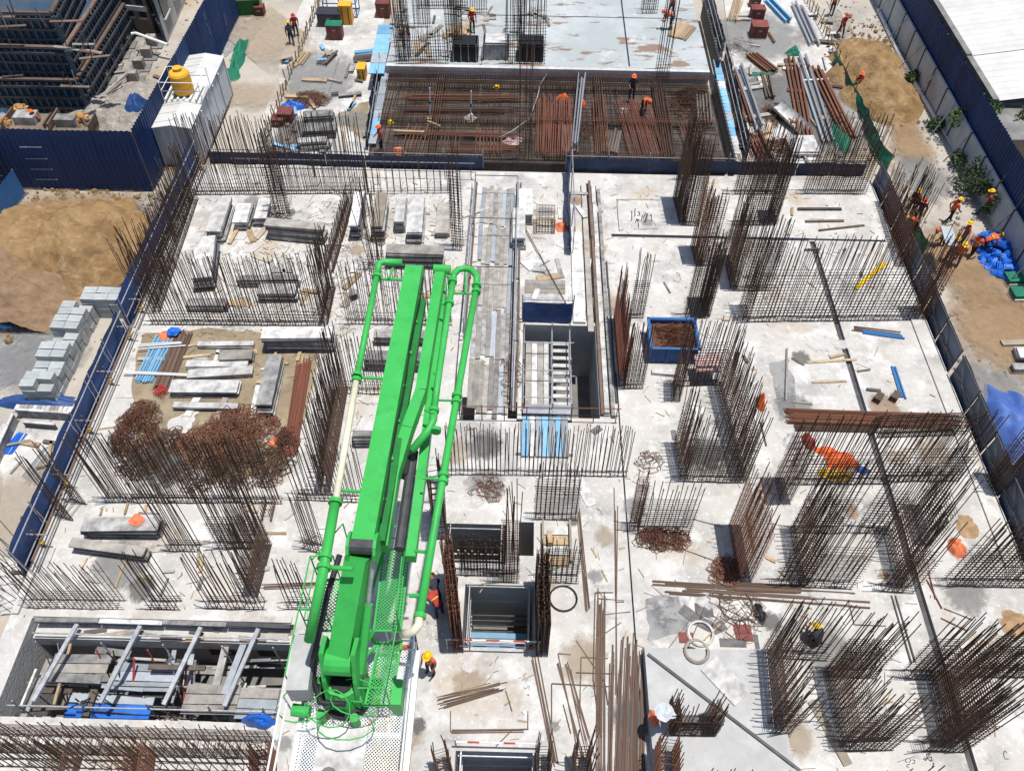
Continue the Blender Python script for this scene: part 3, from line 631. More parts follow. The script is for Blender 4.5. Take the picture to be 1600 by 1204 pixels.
cage('front row of bars below the dense dark cage', [[(327, 945), (413, 946)]], .26, .4, 3.8, .16, .16)
cage('small row of bars at the deck edge between two rows', [[(238, 945), (281, 946)]], .3, .5, 3.8, .14, .16)
cage('fine wire row at the left corner of the deck edge', [[(50, 943), (193, 945)]], .3, .8, 2.9, .15, .15, r=.013)
cage('short row of bars at the deck edge beside the boom rail', [[(452, 946), (486, 947)]], .24, .5, 3.4, .17, .16)
cage('dark rebar cage leaning over the left slab edge', [[(103, 792), (124, 800)]], .7, 1.2, 4.2, .13, .14)
cage('loose bars standing outside the left screen near the soil heap', [[(232, 425), (214, 462)]], .3, 0, 3.4, .2, z=-.5, jit=.05)
cage('thin starter bars on the ground beside the lower left corner', [[(40, 870), (10, 960)]], .5, 0, 3.4, .3, z=-.5, r=.014, jit=.06)
# bottom left deck
cage('heavy rusty rebar beam cage across the front deck', [[(-40, 1160), (425, 1172)]], .5, 1.05, 1.5, .17, .12, m='rebar_rust', hv=.3)
cage('row of thin bars rising from the front beam cage', [[(-30, 1190), (420, 1200)]], .2, .2, 2.9, .26, .15)
cage('thick rusty wall cage at right angles to the front beam cage', [[(232, 1185), (222, 1260)]], .4, 1.5, 2.6, .12, .1, m='rebar_rust')
cage('second wall cage at right angles to the front beam cage near the left', [[(118, 1185), (95, 1260)]], .4, 1.4, 2.6, .13, .11)
cage('wall cage at right angles to the front beam cage next to the white deck mesh', [[(418, 1180), (420, 1260)]], .5, 1.4, 1.8, .12, .1, m='rebar_rust')
# far building
FZ, FS = .55, .95
fc = 0
for lab, a, b, t, ht, hb, zz in (
    ('rebar column at the left corner of the far wet slab', (620, 92), (640, 92), .6, 3.0, 5.0, FS),
    ('rebar column behind the timber pile on the far slab', (700, 84), (722, 84), .5, 3.2, 5.0, FS),
    ('rebar column at the middle joint of the far slab', (790, 95), (850, 95), .8, 2.8, 5.2, FS),
    ('rebar column beside the white props on the far slab edge', (1024, 122), (1042, 122), .6, 1.2, 5.4, FZ),
    ('slender rebar column in the far rebar deck', (812, 245), (830, 246), .5, 2.4, 6.6, FZ),
    ('dark rebar column at the near edge of the far deck', (1062, 276), (1084, 277), .5, 4.2, 4.6, 0.),
    ('rebar column at the far end of the wet slab', (1003, 18), (1025, 18), .6, 2.0, 2.6, FS),
    ('rebar column among the timber and props of the far slab', (648, 40), (672, 40), .5, 2.2, 4.0, FS),
    ('rebar column behind the dark column form box', (708, 62), (722, 62), .6, 3.0, 4.6, FS),
    ('rebar column right of the white sheeted form box', (803, 60), (818, 60), .6, 3.0, 4.6, FS),
    ('dense rebar column at the left edge of the far slab', (622, 60), (640, 60), .7, 3.4, 4.4, FS),
    ('rebar wall cage behind the far slab kerb', (625, 98), (700, 97), .4, 1.6, 2.2, FS),
    ('rebar wall cage far back beside the timber and props', (655, 12), (730, 12), .4, 2.0, 3.0, FS),
    ('rebar column near the blue hoarding at the top of the far slab', (735, 18), (760, 18), .5, 2.2, 4.4, FS)):
    cage(lab, [[tuple(P(*a, zz)), tuple(P(*b, zz))]], t, ht, hb, .14, .2, z=zz, world=True)

# ------------------------------------------------------------------ far building: rebar deck and wet slab
FX0, FX1 = P(585, 200, FZ).x, P(1125, 200, FZ).x
FY0, FY1 = 38.6, P(850, 118, FZ).y
structure(MB().b2(FX0, FX1, FY0, FY1, GZ-.1, FZ-.35).build('far_deck_form', 'deck_ply', off=(0, 0, 0)))
FEND = P(850, -60, FS).y
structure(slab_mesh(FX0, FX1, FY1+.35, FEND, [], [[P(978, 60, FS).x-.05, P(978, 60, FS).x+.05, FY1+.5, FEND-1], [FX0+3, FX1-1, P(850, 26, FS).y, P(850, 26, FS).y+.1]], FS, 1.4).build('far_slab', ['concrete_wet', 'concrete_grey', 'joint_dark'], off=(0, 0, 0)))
structure(MB().b2(FX0, FX1, FY1, FY1+.3, GZ, FS+.02).build('far_slab_kerb', 'concrete', off=(0, 0, 0)))
t = thing('rebar_mat', 'dark brown plywood deck carrying a mat of rebar in front of the wet slab', 'rebar deck', ((FX0+FX1)/2, FY0, FZ-.35))
# plywood sheets with open beam trenches between them
rows = [P(850, y, FZ).y for y in (250, 192, 186, 140, 132, 118)]
cols = [FX0]+[P(x, 200, FZ).x for x in (665, 745, 815, 925, 1025)]+[FX1]
def strip(y0, y1):
    for i in range(len(cols)-1):
        x0, x1 = cols[i]+.12, cols[i+1]-.12; n = max(1, round((x1-x0)/1.22))
        for k in range(n):
            a, b = x0+(x1-x0)*k/n, x0+(x1-x0)*(k+1)/n
            MB().b2(a+.006, b-.006, y0+.004, y1-.004, FZ-.34, FZ-.31+U(0, .01)).build('plywood_sheet', 'deck_ply', t)
yy = FY0+.25
while yy < FY1-1:
    y1 = min(yy+2.3, FY1-.4); strip(yy, y1); yy = y1+(.5 if RND.random() < .6 else .02)
mb = MB()
for i in range(110):   # mesh of bars in both directions
    x = FX0+.2+(FX1-FX0-.4)*i/150+U(-.03, .03); y0 = FY0+U(.1, .5); y1 = FY1-U(.1, .6)
    if RND.random() < .45: y0 = FY0+U(0, 5)
    mb.bar((x, y0, FZ-.18+U(0, .05)), (x+U(-.25, .25), y1, FZ-.18+U(0, .05)), .014, 3)
y = FY0+.3
while y < FY1-.2:
    mb.bar((FX0+U(.1, 1), y, FZ-.15+U(0, .05)), (FX1-U(.1, 1), y+U(-.06, .06), FZ-.15+U(0, .05)), .014, 3); y += U(.12, .4)
stuff(mb.build('mat_bars', 'rebar', t))
for k, py in enumerate((246, 190, 136, 122)):       # beam cages with tooth-like stirrups
    yb = P(850, py, FZ).y; mb = MB(); x = FX0+.15
    while x < FX1-.15:
        for s in (-.16, .16): mb.bar((x, yb+s, FZ-.3), (x, yb+s, FZ+.22+U(0, .05)), .012, 3)
        mb.bar((x, yb-.16, FZ+.2), (x, yb+.16, FZ+.2), .012, 3); x += .15
    for s in (-.16, 0, .16):
        for z in (-.25, .2): mb.bar((FX0+.1, yb+s, FZ+z), (FX1-.1, yb+s, FZ+z), .016, 4)
    stuff(mb.build('beam_cage', 'rebar' if k % 2 == 0 else 'rebar_rust', t))
for px0, px1 in ((668, 690), (928, 950), (1022, 1050)):   # cross beam cages running in depth
    x = P((px0+px1)/2, 200, FZ).x; mb = MB(); y = FY0+.2
    while y < FY1-.2:
        mb.bar((x-.2, y, FZ+.15), (x+.2, y, FZ+.15), .013, 3); mb.bar((x-.2, y, FZ-.3), (x-.2, y, FZ+.15), .013, 3); mb.bar((x+.2, y, FZ-.3), (x+.2, y, FZ+.15), .013, 3); y += .17
    for s in (-.2, -.07, .07, .2): mb.bar((x+s, FY0+.1, FZ+.15), (x+s, FY1-.1, FZ+.15), .018, 4)
    stuff(mb.build('beam_cage', 'rebar', t))
def lying(label, a, b, n, wd, z, m, r=.02, ln=.06, name='rebar_bundle', cat='rebar', layers=2, fan=.03):
    "bundle of long straight bars lying from a to b"
    a = Vector(a); b = Vector(b); d = b-a; u = d.normalized(); s = Vector((-u.y, u.x, 0)); L = d.length
    th = thing(name, label, cat, (a+b)/2); me = bar_mesh(m)
    for i in range(n):
        o = (i % max(1, n//layers))/max(1, n//layers)-.5; lay = i//max(1, n//layers)
        f = U(-fan, fan); l = L*(1-U(0, ln*2)); p = a+s*(o*wd+U(-.02, .02))+u*U(0, L*ln)+Vector((0, 0, z-a.z+r+lay*r*2.05))
        dv = (u+s*f*.5).normalized(); q = dv.to_track_quat('Z', 'Y')
        ob = link('bar', me, th, p-th.location, None, (r, r, l)); ob.rotation_euler = q.to_euler()
    return th
lying('rust red bundle of long bars across the middle of the far rebar deck', P(868, 245, FZ), P(872, 150, FZ), 26, 1.6, FZ-.08, 'rebar_red')
lying('orange brown bundle of long bars beside the two workers on the far deck', P(1012, 245, FZ), P(985, 150, FZ), 30, 2.0, FZ-.08, 'rebar_red')
lying('grey pipe bundle slanting across the far rebar deck', P(895, 235, FZ), P(906, 122, FZ), 7, .4, FZ+.1, 'galv', .04, name='pipe_bundle', cat='pipes')
lying('rusty bars lying along the near left of the far deck', P(618, 206, FZ), P(810, 210, FZ), 14, .4, FZ-.06, 'rebar_rust')
for k, (a_, b_, n_, w_, m_, lab) in enumerate((((640, 240), (650, 195), 12, 1.3, 'rebar_rust', 'rusty bars laid in depth at the left of the far deck'), ((700, 242), (706, 196), 14, 1.4, 'rebar', 'dark bars laid in depth on the near left of the far deck'), ((760, 242), (762, 196), 16, 1.6, 'rebar_rust', 'rusty bars laid in depth before the slender column'), ((845, 242), (848, 150), 14, .8, 'rebar_rust', 'rusty bars laid beside the red bundle of the far deck'), ((940, 244), (935, 150), 16, .8, 'rebar_rust', 'rusty bars laid between the grey pipes and the workers'), ((1045, 246), (1030, 130), 16, .9, 'rebar', 'dark bars laid along the right part of the far deck'), ((1090, 244), (1075, 190), 16, 1.2, 'rebar_rust', 'rusty bars laid before the black wire tangle'), ((620, 168), (800, 170), 12, .5, 'rebar', 'dark bars laid across the upper left of the far deck'), ((625, 150), (815, 150), 12, .6, 'rebar_rust', 'rusty bars laid across the far deck behind the props'), ((690, 230), (820, 228), 8, .4, 'rebar_rust', 'rusty bars laid across the near part of the far deck'))):
    lying(lab, P(*a_, FZ), P(*b_, FZ), n_, w_, FZ-.09, m_, .022, layers=2, fan=.04, ln=.1)
for k, (a_, b_, n_, lab) in enumerate((((950, 236), (958, 200), 6, 'brown planks laid between the bars near the workers'), ((890, 236), (888, 190), 6, 'brown planks laid beside the grey pipes'), ((1100, 190), (1096, 140), 5, 'dark planks at the right edge of the far deck'))):
    lying(lab, P(*a_, FZ), P(*b_, FZ), n_, .9, FZ-.2, 'timber_dark', .07, name='timber_pile', cat='timber', layers=1)
def tangle(label, pc, R, h, n, m, z=0., name='stirrup_heap', seed=0, size=.42, flat=(1, 1)):
    "heap of loose bent stirrups"
    c = P(pc[0], pc[1], z); mb = MB(); rn = random.Random(seed)
    for i in range(n):
        a = rn.uniform(0, 6.28); rr = R*math.sqrt(rn.random()); p = c+Vector((math.cos(a)*rr*flat[0], math.sin(a)*rr*flat[1], .02+h*(1-(rr/R)**1.5)*rn.random()))
        s = size*rn.uniform(.6, 1.2); t_ = size*rn.uniform(.35, .8)
        q = Quaternion((0, 0, 1), rn.uniform(0, 6.28))@Quaternion((1, 0, 0), rn.gauss(0, .28))@Quaternion((0, 1, 0), rn.gauss(0, .22))
        pts = [p+q@Vector(v) for v in ((-s/2, -t_/2, 0), (s/2, -t_/2, 0), (s/2, t_/2, 0), (-s/2, t_/2, 0), (-s/2, -t_/2+.06, .02))]
        pts = [Vector((v.x, v.y, max(v.z, z+.012))) for v in pts]
        for k in range(4): mb.bar(pts[k], pts[k+1], .0125, 4, cap=False)
    return tag(mb.build(name, m), label, 'stirrup heap')
tangle('black tangle of binding wire at the right of the far deck', (1082, 155), 1.0, .5, 120, 'rebar', FZ-.3, 'wire_tangle', 2, .5)
tangle('rusty tangle of bent bars in front of the black wire tangle', (1075, 168), 1.3, .2, 90, 'rebar_rust', FZ-.3, 'wire_tangle', 3, .5)
tangle('small heap of stirrups on the near part of the far deck', (908, 205), .7, .3, 60, 'rebar', FZ-.3, 'stirrup_heap', 4)
tangle('heap of stirrups between two beam cages of the far deck', (868, 195), .8, .3, 60, 'rebar', FZ-.3, 'stirrup_heap', 5)
# blue plank walkways at both sides of the far building
def walkway(label, a, b, wd, n, ms, z, cross=True, name='plank_walkway', seed=1, gap=.02, th=.05):
    a = Vector((a[0], a[1], z)); b = Vector((b[0], b[1], z)); d = b-a; L = d.length; u = d/L; s = Vector((u.y, -u.x, 0)); rn = random.Random(seed)
    t_ = thing(name, label, 'walkway', a); ang = math.atan2(u.y, u.x)
    if cross:
        for i in range(n):
            c = a+u*(L*(i+.5)/n); MB().box(c+Vector((0, 0, rn.uniform(0, .02))), (L/n-gap, wd, th), ang+rn.uniform(-.02, .02)).build('plank', rn.choice(ms), t_)
    else:
        k = max(1, round(L/3.2))
        for j in range(k):
            for i in range(n):
                c = a+u*(L*(j+.5)/k)+s*(wd*((i+.5)/n-.5))
                ll = L/k*rn.uniform(.86, 1.04); MB().box(c+u*rn.uniform(-.2, .2)+Vector((0, 0, rn.uniform(0, .05))), (ll, wd/n-gap, th), ang+rn.uniform(-.02, .02)).build('plank', rn.choice(ms), t_)
    return t_
walkway('pale blue panel walkway down the left side of the far building', P(588, 118, FZ), P(603, 42, FZ), .95, 5, ['plank_blue', 'light_blue'], FZ+.1, seed=3)
walkway('light blue plank strip left of the far rebar deck', P(583, 236, 0), P(604, 124, 0), .42, 9, ['light_blue', 'plank_blue'], FZ-.1, seed=4)
walkway('light blue plank strip right of the far rebar deck', P(1148, 252, 0), P(1117, 105, 0), .42, 12, ['light_blue', 'plank_blue', 'panel_white'], FZ-.1, seed=5)
MBf = MB
for lab, a, b, fx in (('blue sheet side form left of the far rebar deck', P(574, 236, GZ), P(592, 118, GZ), 1), ('dark blue sheet side form right of the far rebar deck', P(1166, 252, GZ), P(1130, 95, GZ), -1), ('dark blue sheet along the far wet slab on the right', P(1128, 90, GZ), P(1100, -20, GZ), -1)):
    tarp_fence(lab, (a.x, a.y, GZ), (b.x, b.y, GZ), 1.2, 'tarp_navy', fx, 31+a.x, poles='galv', rails=(.5, 1.0))
# stud rows on the form edges
for lab, x0, y0, y1, zz in (('row of short dowels along the right side form', FX1+.45, FY0, FY1, FZ), ('row of dowels beside the far wet slab', P(1113, 50, FS).x, P(1113, 95, FS).y, P(1095, 0, FS).y, FS)):
    t_ = thing('dowel_row', lab, 'dowels', (x0, y0, zz-.5)); mb = MB(); y = y0
    mb.beam((x0, y0, zz-.6), (x0, y1, zz-.6), .1, 1.2)
    mb.build('edge_beam', 'steel_dark', t_); mb = MB()
    while y < y1: mb.bar((x0-.14, y, zz+.05), (x0+.14, y, zz+.05), .016, 3); y += .35
    stuff(mb.build('dowels', 'rebar', t_))

def stack(label, FL, FR, BL, h, n, m, z=0., jit=.07, name='formwork_board', cat='formwork', rim=True, gap=.012):
    "stack of ribbed panels; three photo corners of its top face"
    a, b, c = P(*FL, z+h), P(*FR, z+h), P(*BL, z+h)
    ux = (b-a); wd = ux.length; uy = (c-a); ang = math.atan2(ux.y, ux.x); nx = ux.normalized(); ny = Vector((-nx.y, nx.x, 0)); dp = abs(uy.dot(ny))
    ctr = (a+b)/2+uy/2; ms = m if isinstance(m, list) else [m]; hh = h/n; th = hh-gap
    long_x = wd >= dp; out = []
    mesh = {}
    for mm in ms:
        mb = MB(); mb.box((0, 0, th-.012), (wd, dp, .024)); fl = th-.024
        if fl > .02:                                        # side flanges and ribs below the face sheet
            for s in (-1, 1):
                mb.box((0, s*(dp/2-.02), fl/2), (wd, .036, fl)); mb.box((s*(wd/2-.02), 0, fl/2), (.036, dp-.08, fl))
            k = max(1, int((wd if long_x else dp)/.5))
            for i in range(1, k):
                if long_x: mb.box((-wd/2+wd*i/k, 0, fl/2), (.03, dp-.08, fl*.9))
                else: mb.box((0, -dp/2+dp*i/k, fl/2), (wd-.08, .03, fl*.9))
        mesh[mm] = mb.mesh(name, mm)
    for i in range(n):
        mm = ms[-1] if i == n-1 else ms[(i*7) % len(ms)]
        sl = 1 if i == n-1 else (.93 if i % 2 else .985)
        o = link(name, mesh[mm], None, (ctr.x+U(-jit, jit), ctr.y+U(-jit, jit), z+i*hh+.001), (0, 0, ang+U(-jit, jit)*.25), (sl*(1-U(0, .03)), sl*(1-U(0, .03)), 1 if i == n-1 else (hh+.004)/th if gap < .02 else 1))
        tag(o, ('topmost ' if i == n-1 else 'lowest ' if i == 0 else 'middle ')+label, cat, 'boards: '+label[:48]); out.append(o)
    return out
PW, PG, PD = 'panel_white', 'panel_grey', 'panel_dark'
for lab, FL, FR, BL, h, n, m in (
    ('panel in the tall narrow stack at the left slab corner', (325, 362), (349, 362), (334, 308), .85, 6, [PG, PG, PW]),
    ('panel in the small stack beside the tall narrow corner stack', (365, 346), (388, 346), (372, 316), .6, 4, [PG, PW]),
    ('panel in the small square stack by the tall dark column', (393, 341), (413, 341), (403, 310), .6, 4, [PG, PD, PW]),
    ('panel in the wide dark-fronted stack in front of the tall dark column', (411, 352), (503, 360), (419, 340), .95, 7, [PD, PG, 'plank']),
    ('panel in the long pale stack beside the left slab edge', (295, 435), (327, 432), (310, 369), .95, 6, [PD, PG, PW]),
    ('panel in the low stack inside the long row of starter bars', (404, 458), (464, 458), (404, 442), .6, 4, [PD, PG, PW]),
    ('panel in the thin long stack lying across the starter bars', (370, 438), (468, 437), (370, 430), .45, 3, [PD, PG]),
    ('panel in the dark stack at the left end of the starter bars', (290, 478), (352, 478), (292, 466), .45, 3, [PD, PG]),  # added dark boards standing in for the shadow of planks
    ('panel in the bright white stack nearest the narrow cage', (549, 352), (564, 352), (554, 298), 1.0, 7, [PG, PD, PW]),
    ('panel in the stack topped by a tan sheet', (579, 355), (598, 355), (587, 301), 1.0, 7, [PG, PD, 'ply']),
    ('panel in the slim white stack between two larger stacks', (614, 345), (629, 345), (623, 301), .8, 6, [PG, PW]),
    ('panel in the broad grey-white stack right of the slim one', (633, 364), (657, 364), (642, 307), .75, 6, [PG, PD, PW]),
    ('panel in the low mixed stack beside the plank walkway', (676, 363), (697, 363), (687, 316), .4, 3, [PG, 'timber', 'plank']),
    ('panel in the wide stack just beyond the boom tip', (601, 394), (693, 396), (601, 380), 1.05, 7, [PD, PG, 'plank']),
    ('panel in the wide white-topped stack beside the mud', (409, 528), (520, 528), (412, 510), .95, 6, [PD, PG, PW]),
    ('panel in the low board stack in front of the tilted board', (262, 612), (370, 612), (267, 592), .42, 4, [PG, PD, PW]),
    ('loose white board tilted on the mud', (292, 590), (396, 583), (290, 577), .3, 2, [PG, PW]),
    ('board in the flat white pair behind the tilted board', (288, 573), (386, 573), (290, 563), .22, 2, [PG, PW]),
    ('board in the thin pair at the edge of the mud', (308, 540), (398, 540), (308, 533), .26, 2, [PG, PW]),
    ('board in the grey framed pair next to the thin boards', (342, 560), (394, 558), (342, 545), .36, 3, [PG, 'plank']),
    ('board in the dark-edged pair lying below the low board stack', (270, 633), (372, 637), (268, 624), .28, 2, [PD, PW]),
    ('panel in the long stack lying in depth on the mud', (400, 634), (425, 634), (416, 554), .7, 5, [PG, PD, PG]),
    ('panel in the upper of the two dark stacks on the left deck', (125, 828), (247, 828), (127, 806), .65, 5, [PD, PG]),
    ('panel in the skewed lower dark stack on the left deck', (105, 850), (224, 866), (116, 836), .55, 4, [PD, PG, 'plank']),
    ('panel in the small dark stack beside the cream pipe', (549, 681), (579, 681), (549, 672), .8, 6, [PD, PG]),
    ('panel in the stack half hidden behind the boom arm', (582, 525), (692, 527), (584, 512), .6, 4, [PD, PG]),
    ('panel in the dark stack behind the boom arm and bars', (568, 562), (690, 564), (570, 547), .75, 5, [PD, PG]),
    ('panel in the white stack by the wire mesh crate', (798, 372), (818, 372), (802, 324), .8, 6, [PG, PW]),
    ('panel in the small tower of forms beside the wire mesh crate', (808, 335), (830, 335), (812, 294), .7, 5, [PG, PW]),
):
    stack(lab, FL, FR, BL, h, n+(2 if n > 3 else 0), m)
for lab, FL, FR, BL, h, n, m in (
    ('panel in the dark stack beside the blue tarp bundle on the apron', (474, 184), (520, 181), (476, 174), .5, 4, [PD, PG]),
    ('panel in the open stack with a red sheet on the apron', (470, 205), (522, 203), (474, 192), .6, 4, [PD, PG]),
    ('panel in the cream topped stack on the apron', (464, 222), (510, 220), (467, 214), .7, 5, [PD, PG, PW]),
    ('panel in the stack at the right edge of the site beside the soil', (1588, 556), (1640, 560), (1592, 540), .5, 4, [PD, PG, PW]),
    ('panel in the row of slats at the right edge of the site', (1566, 538), (1640, 536), (1566, 530), .25, 2, [PG, 'ply']),
    ('panel in the low stack at the right edge below the slats', (1582, 578), (1640, 578), (1584, 568), .35, 3, [PD, PG]),
    ('panel in the stack of lattice boards under the green netting', (1228, 238), (1274, 238), (1236, 212), .4, 3, [PG, PW]),
):
    stack(lab, FL, FR, BL, h, n, m, z=GZ)
def plank(label, a, b, wd, th, m, z=0., name='timber_plank', cat='plank', tilt=0., group=None):
    a = P(*a, z); b = P(*b, z); mb = MB()
    mb.beam(a+Vector((0, 0, th/2+.003)), b+Vector((0, 0, th/2+.003+tilt)), wd, th)
    return tag(mb.build(name, m), label, cat, group)
for lab, a, b, wd, th, m in (
    ('long thin timber plank crossing the joint on the bare right slab', (1261, 567), (1338, 562), .12, .05, 'timber'),
    ('short timber plank lying below the long thin plank', (1269, 598), (1322, 596), .1, .05, 'timber'),
    ('dark timber offcut left of the long thin plank', (1237, 560), (1256, 571), .08, .05, 'timber_dark'),
    ('white plastic duct lying beside the blue skip', (1018, 582), (1060, 586), .28, .16, 'panel_white'),
    ('white board leaning flat beside the starter bars', (903, 747), (925, 790), .42, .04, 'panel_white'),
    
    ('grey channel lying on the slab beyond the wide wall cage', (1246, 328), (1314, 328), .16, .1, 'steel_dark'),
    ('brown timber lying over the far right slab', (1258, 347), (1318, 346), .14, .08, 'timber_dark'),
    ('brown timber prop lying behind the joint on the right slab', (1279, 361), (1350, 353), .1, .08, 'timber_dark'),
    ('yellow painted prop lying behind the wide rebar wall', (1336, 452), (1382, 412), .22, .08, 'yellow'),
    ('long pale timber strip behind the lying pipes', (1100, 1000), (1125, 975), .06, .05, 'timber'),
    ('small timber offcut on the slab near the rusty cage', (1196, 870), (1212, 878), .14, .06, 'timber'),
    ('pale batten lying by the upper dark stack', (160, 795), (157, 806), .08, .06, 'timber'),
    ('pale batten lying behind the upper dark stack', (229, 790), (226, 803), .1, .06, 'timber'),
    ('thin batten propped below the lower dark stack', (195, 880), (181, 918), .08, .06, 'timber'),
    ('thin batten at the left below the lower dark stack', (137, 872), (126, 892), .06, .05, 'timber'),
    ('brown timber strip winding between the lower right cages', (1268, 1095), (1325, 1195), .3, .06, 'ply'),
    ('timber bearer on the mud beside the long stack', (408, 578), (432, 577), .1, .08, 'panel_white'),
    ('short timber bearer standing out on the mud', (474, 554), (472, 570), .1, .08, 'timber'),
):
    plank(lab, a, b, wd, th, m)

# ------------------------------------------------------------------ central walkway, shaft and staging
walkway('weathered plank walkway running between the left deck and the shaft', (-1.3, 21.45), (-1.3, 36.6), 1.75, 8, ['plank', 'plank', 'plank', 'plank', 'plank_blue', 'panel_grey'], .03, False, seed=8, gap=.012)
for k, (x, m, z0, wd) in enumerate(((-.33, 'steel_dark', .12, .07), (-.22, 'galv', .10, .06), (-.10, 'timber_dark', .09, .08), (-2.45, 'timber_dark', .06, .09), (-2.62, 'panel_white', .05, .12))):
    MBx = MB(); y = 21.6
    while y < 36: MBx.beam((x+U(-.03, .03), y, z0), (x+U(-.03, .03), min(y+3.9, 37), z0), wd, .1); y += 4
    tag(MBx.build('edge_waler', m), ['dark steel waler along the plank walkway', 'galvanised pole along the plank walkway', 'timber waler next to the galvanised pole', 'dark timber waler on the left of the plank walkway', 'pale board strip left of the plank walkway'][k], 'waler')
patch('debris_strip', 'rubble', [(782, 660), (783, 520), (792, 440), (812, 440), (812, 520), (810, 625), (792, 625)], .004, .06)
tangle('loose wire and straw debris beside the shaft scaffold', (797, 590), .45, .1, 40, 'rebar_dry', 0, 'wire_debris', 11, .5, (.6, 3.2))
# staging inside the shaft
t = thing('shaft_staging', 'plank staging with a ladder frame inside the central shaft', 'staging', (1.15, 24, -3.6))
for i in range(4):
    MB().box((.42+i*.27, 23.9, -.55+U(0, .02)), (.25, 4.4, .05)).build('plank', RND.choice(['plank', 'panel_white', 'plank_blue']), t)
for i in range(9): MB().box((1.85, 22.6+i*.44, -.62), (.75, .2, .05)).build('rung_board', 'panel_white', t)
for x, m in ((.2, 'galv'), (1.45, 'galv'), (2.25, 'galv')):
    for y in (21.75, 24.2, 26.3): MB().bar((x, y, -3.6), (x, y, .55), .03, 6).build('standard', m, t)
    MB().bar((x, 21.6, .15), (x, 26.5, .15), .03, 6).build('ledger', m, t); MB().bar((x, 21.6, -.7), (x, 26.5, -.7), .03, 6).build('ledger', m, t)
for y in (22.3, 23.8, 25.4): MB().bar((.2, y, .2), (2.3, y, .2), .028, 6).build('transom', 'galv', t)
for y in (21.8, 24.2, 26.2): MB().bar((.1, y, -.62), (2.5, y, -.62), .03, 6).build('transom', 'galv', t)
walkway('pair of blue-grey boards across the front of the shaft staging', (.25, 21.75), (2.15, 21.75), .5, 2, ['plank_blue', 'panel_white'], .06, False, seed=12)
t = thing('striped_planks', 'light blue and white planks laid side by side below the shaft', 'planks', (1.1, 19.6, 0))
for i in range(7): MB().box((.32+i*.27, 20.35, .09), (.22 if i % 3 else .27, 2.0, .05), U(-.01, .01)).build('plank', 'light_blue' if i in (0, 3, 5) else ('panel_white' if i % 2 else 'plank_blue'), t)
for y in (19.5, 21.2): MB().box((1.1, y, .03), (2.3, .1, .06)).build('bearer', 'timber_dark', t)
t = tarp_fence('blue tarpaulin hung across the back of the shaft', (.1, 26.85, -.1), (2.35, 26.85, -.1), 1.35, 'tarp_blue', -1, 41.0, rails=(1.0,))
walkway('broken tile and board deck behind the blue tarpaulin of the shaft', (1.15, 27.1), (1.15, 29.6), 1.9, 8, ['plank', 'panel_white', 'ply'], .05, True, seed=17)
for k, (x, y0, y1, wd, h, m, lab) in enumerate((
    (2.72, 26.8, 33.0, .55, .14, 'panel_white', 'wide white soffit board right of the shaft'),
    (3.22, 26.2, 33.4, .26, .16, 'plank', 'narrow weathered board beside the wide white soffit board'),
    (3.52, 21.5, 37.2, .12, .2, 'rebar_dry', 'brown steel waler along the shaft edge'),
    (3.72, 21.6, 37.0, .20, .16, 'panel_white', 'long white plank beside the brown waler'),
    (3.98, 21.4, 36.6, .16, .14, 'panel_grey', 'long grey plank next to the white one along the shaft'),
    (4.16, 22.2, 31.0, .07, .1, 'steel_dark', 'dark steel angle along the slab edge by the red cage'))):
    mb = MB(); y = y0
    while y < y1-.1:
        e = min(y+U(3.2, 4.2), y1); mb.box((x+U(-.015, .015), (y+e)/2, h/2+.003), (wd, e-y-.02, h)); y = e
    tag(mb.build('edge_board', m), lab, 'board')
t = thing('red_handrail', 'red painted handrail in front of the walkway holes', 'handrail', (-1, 21.2, 0))
for z in (.45, .95): MB().bar((-2.5, 21.15, z), (4.2, 21.2, z), .022, 6).build('rail', 'rebar_red', t)
for i in range(8): MB().bar((-2.4+i*.92, 21.17, 0), (-2.4+i*.92, 21.17, 1.0), .022, 6).build('post', 'rebar_dry', t)
# pits
def pit_frame(label, r, zdeck, deckm, n=4, seed=1, top=.35):
    t = thing('pit_scaffold', label, 'scaffold', ((r[0]+r[1])/2, (r[2]+r[3])/2, -3.6)); x0, x1, y0, y1 = r[0]+.18, r[1]-.18, r[2]+.15, r[3]-.15
    for x in (x0, x1):
        for y in (y0, y1): MB().bar((x, y, -3.6), (x, y, top), .03, 6).build('standard', 'galv', t)
        for z in (-2.2, -.9, top-.1): MB().bar((x, y0-.1, z), (x, y1+.1, z), .027, 6).build('ledger', 'galv', t)
    for y in (y0, y1):
        for z in (-2.3, -1.0, top-.2): MB().bar((x0-.1, y, z), (x1+.1, y, z), .027, 6).build('transom', 'galv', t)
    for i in range(n):
        yy = y0+(y1-y0)*.55*(i+.5)/n; MB().box(((x0+x1)/2, yy, zdeck), (x1-x0-.1, (y1-y0)*.55/n-.02, .05)).build('plank', deckm if i % 3 else 'plank', t)
    for i in range(5): MB().bar((x0, y0+(y1-y0)*(.6+.08*i), zdeck-.6+.1*i), (x1, y0+(y1-y0)*(.6+.08*i), zdeck-.6+.1*i), .03, 6).build('transom', 'steel_dark', t)
    return t
pit_frame('scaffold with a light blue plank deck down inside the lift pit', HA, -1.7, 'light_blue', 5)
pit_frame('scaffold with a pale blue deck inside the lower pit', HC, -1.0, 'light_blue', 6, top=.2)
pit_frame('pipe scaffold inside the dark pit behind the dense mesh', HB, -2.6, 'plank', 2, top=.1)
t = thing('prop_row', 'row of cream adjustable props in the dark pit behind the dense mesh', 'props', ((HB[0]+HB[1])/2, (HB[2]+HB[3])/2, -3.6))
for i in range(8):
    x = HB[0]+.25+i*(HB[1]-HB[0]-.5)/7; MB().bar((x, HB[2]+.75, -3.6), (x, HB[2]+.75, -.45), .035, 6).build('prop', 'cream', t)
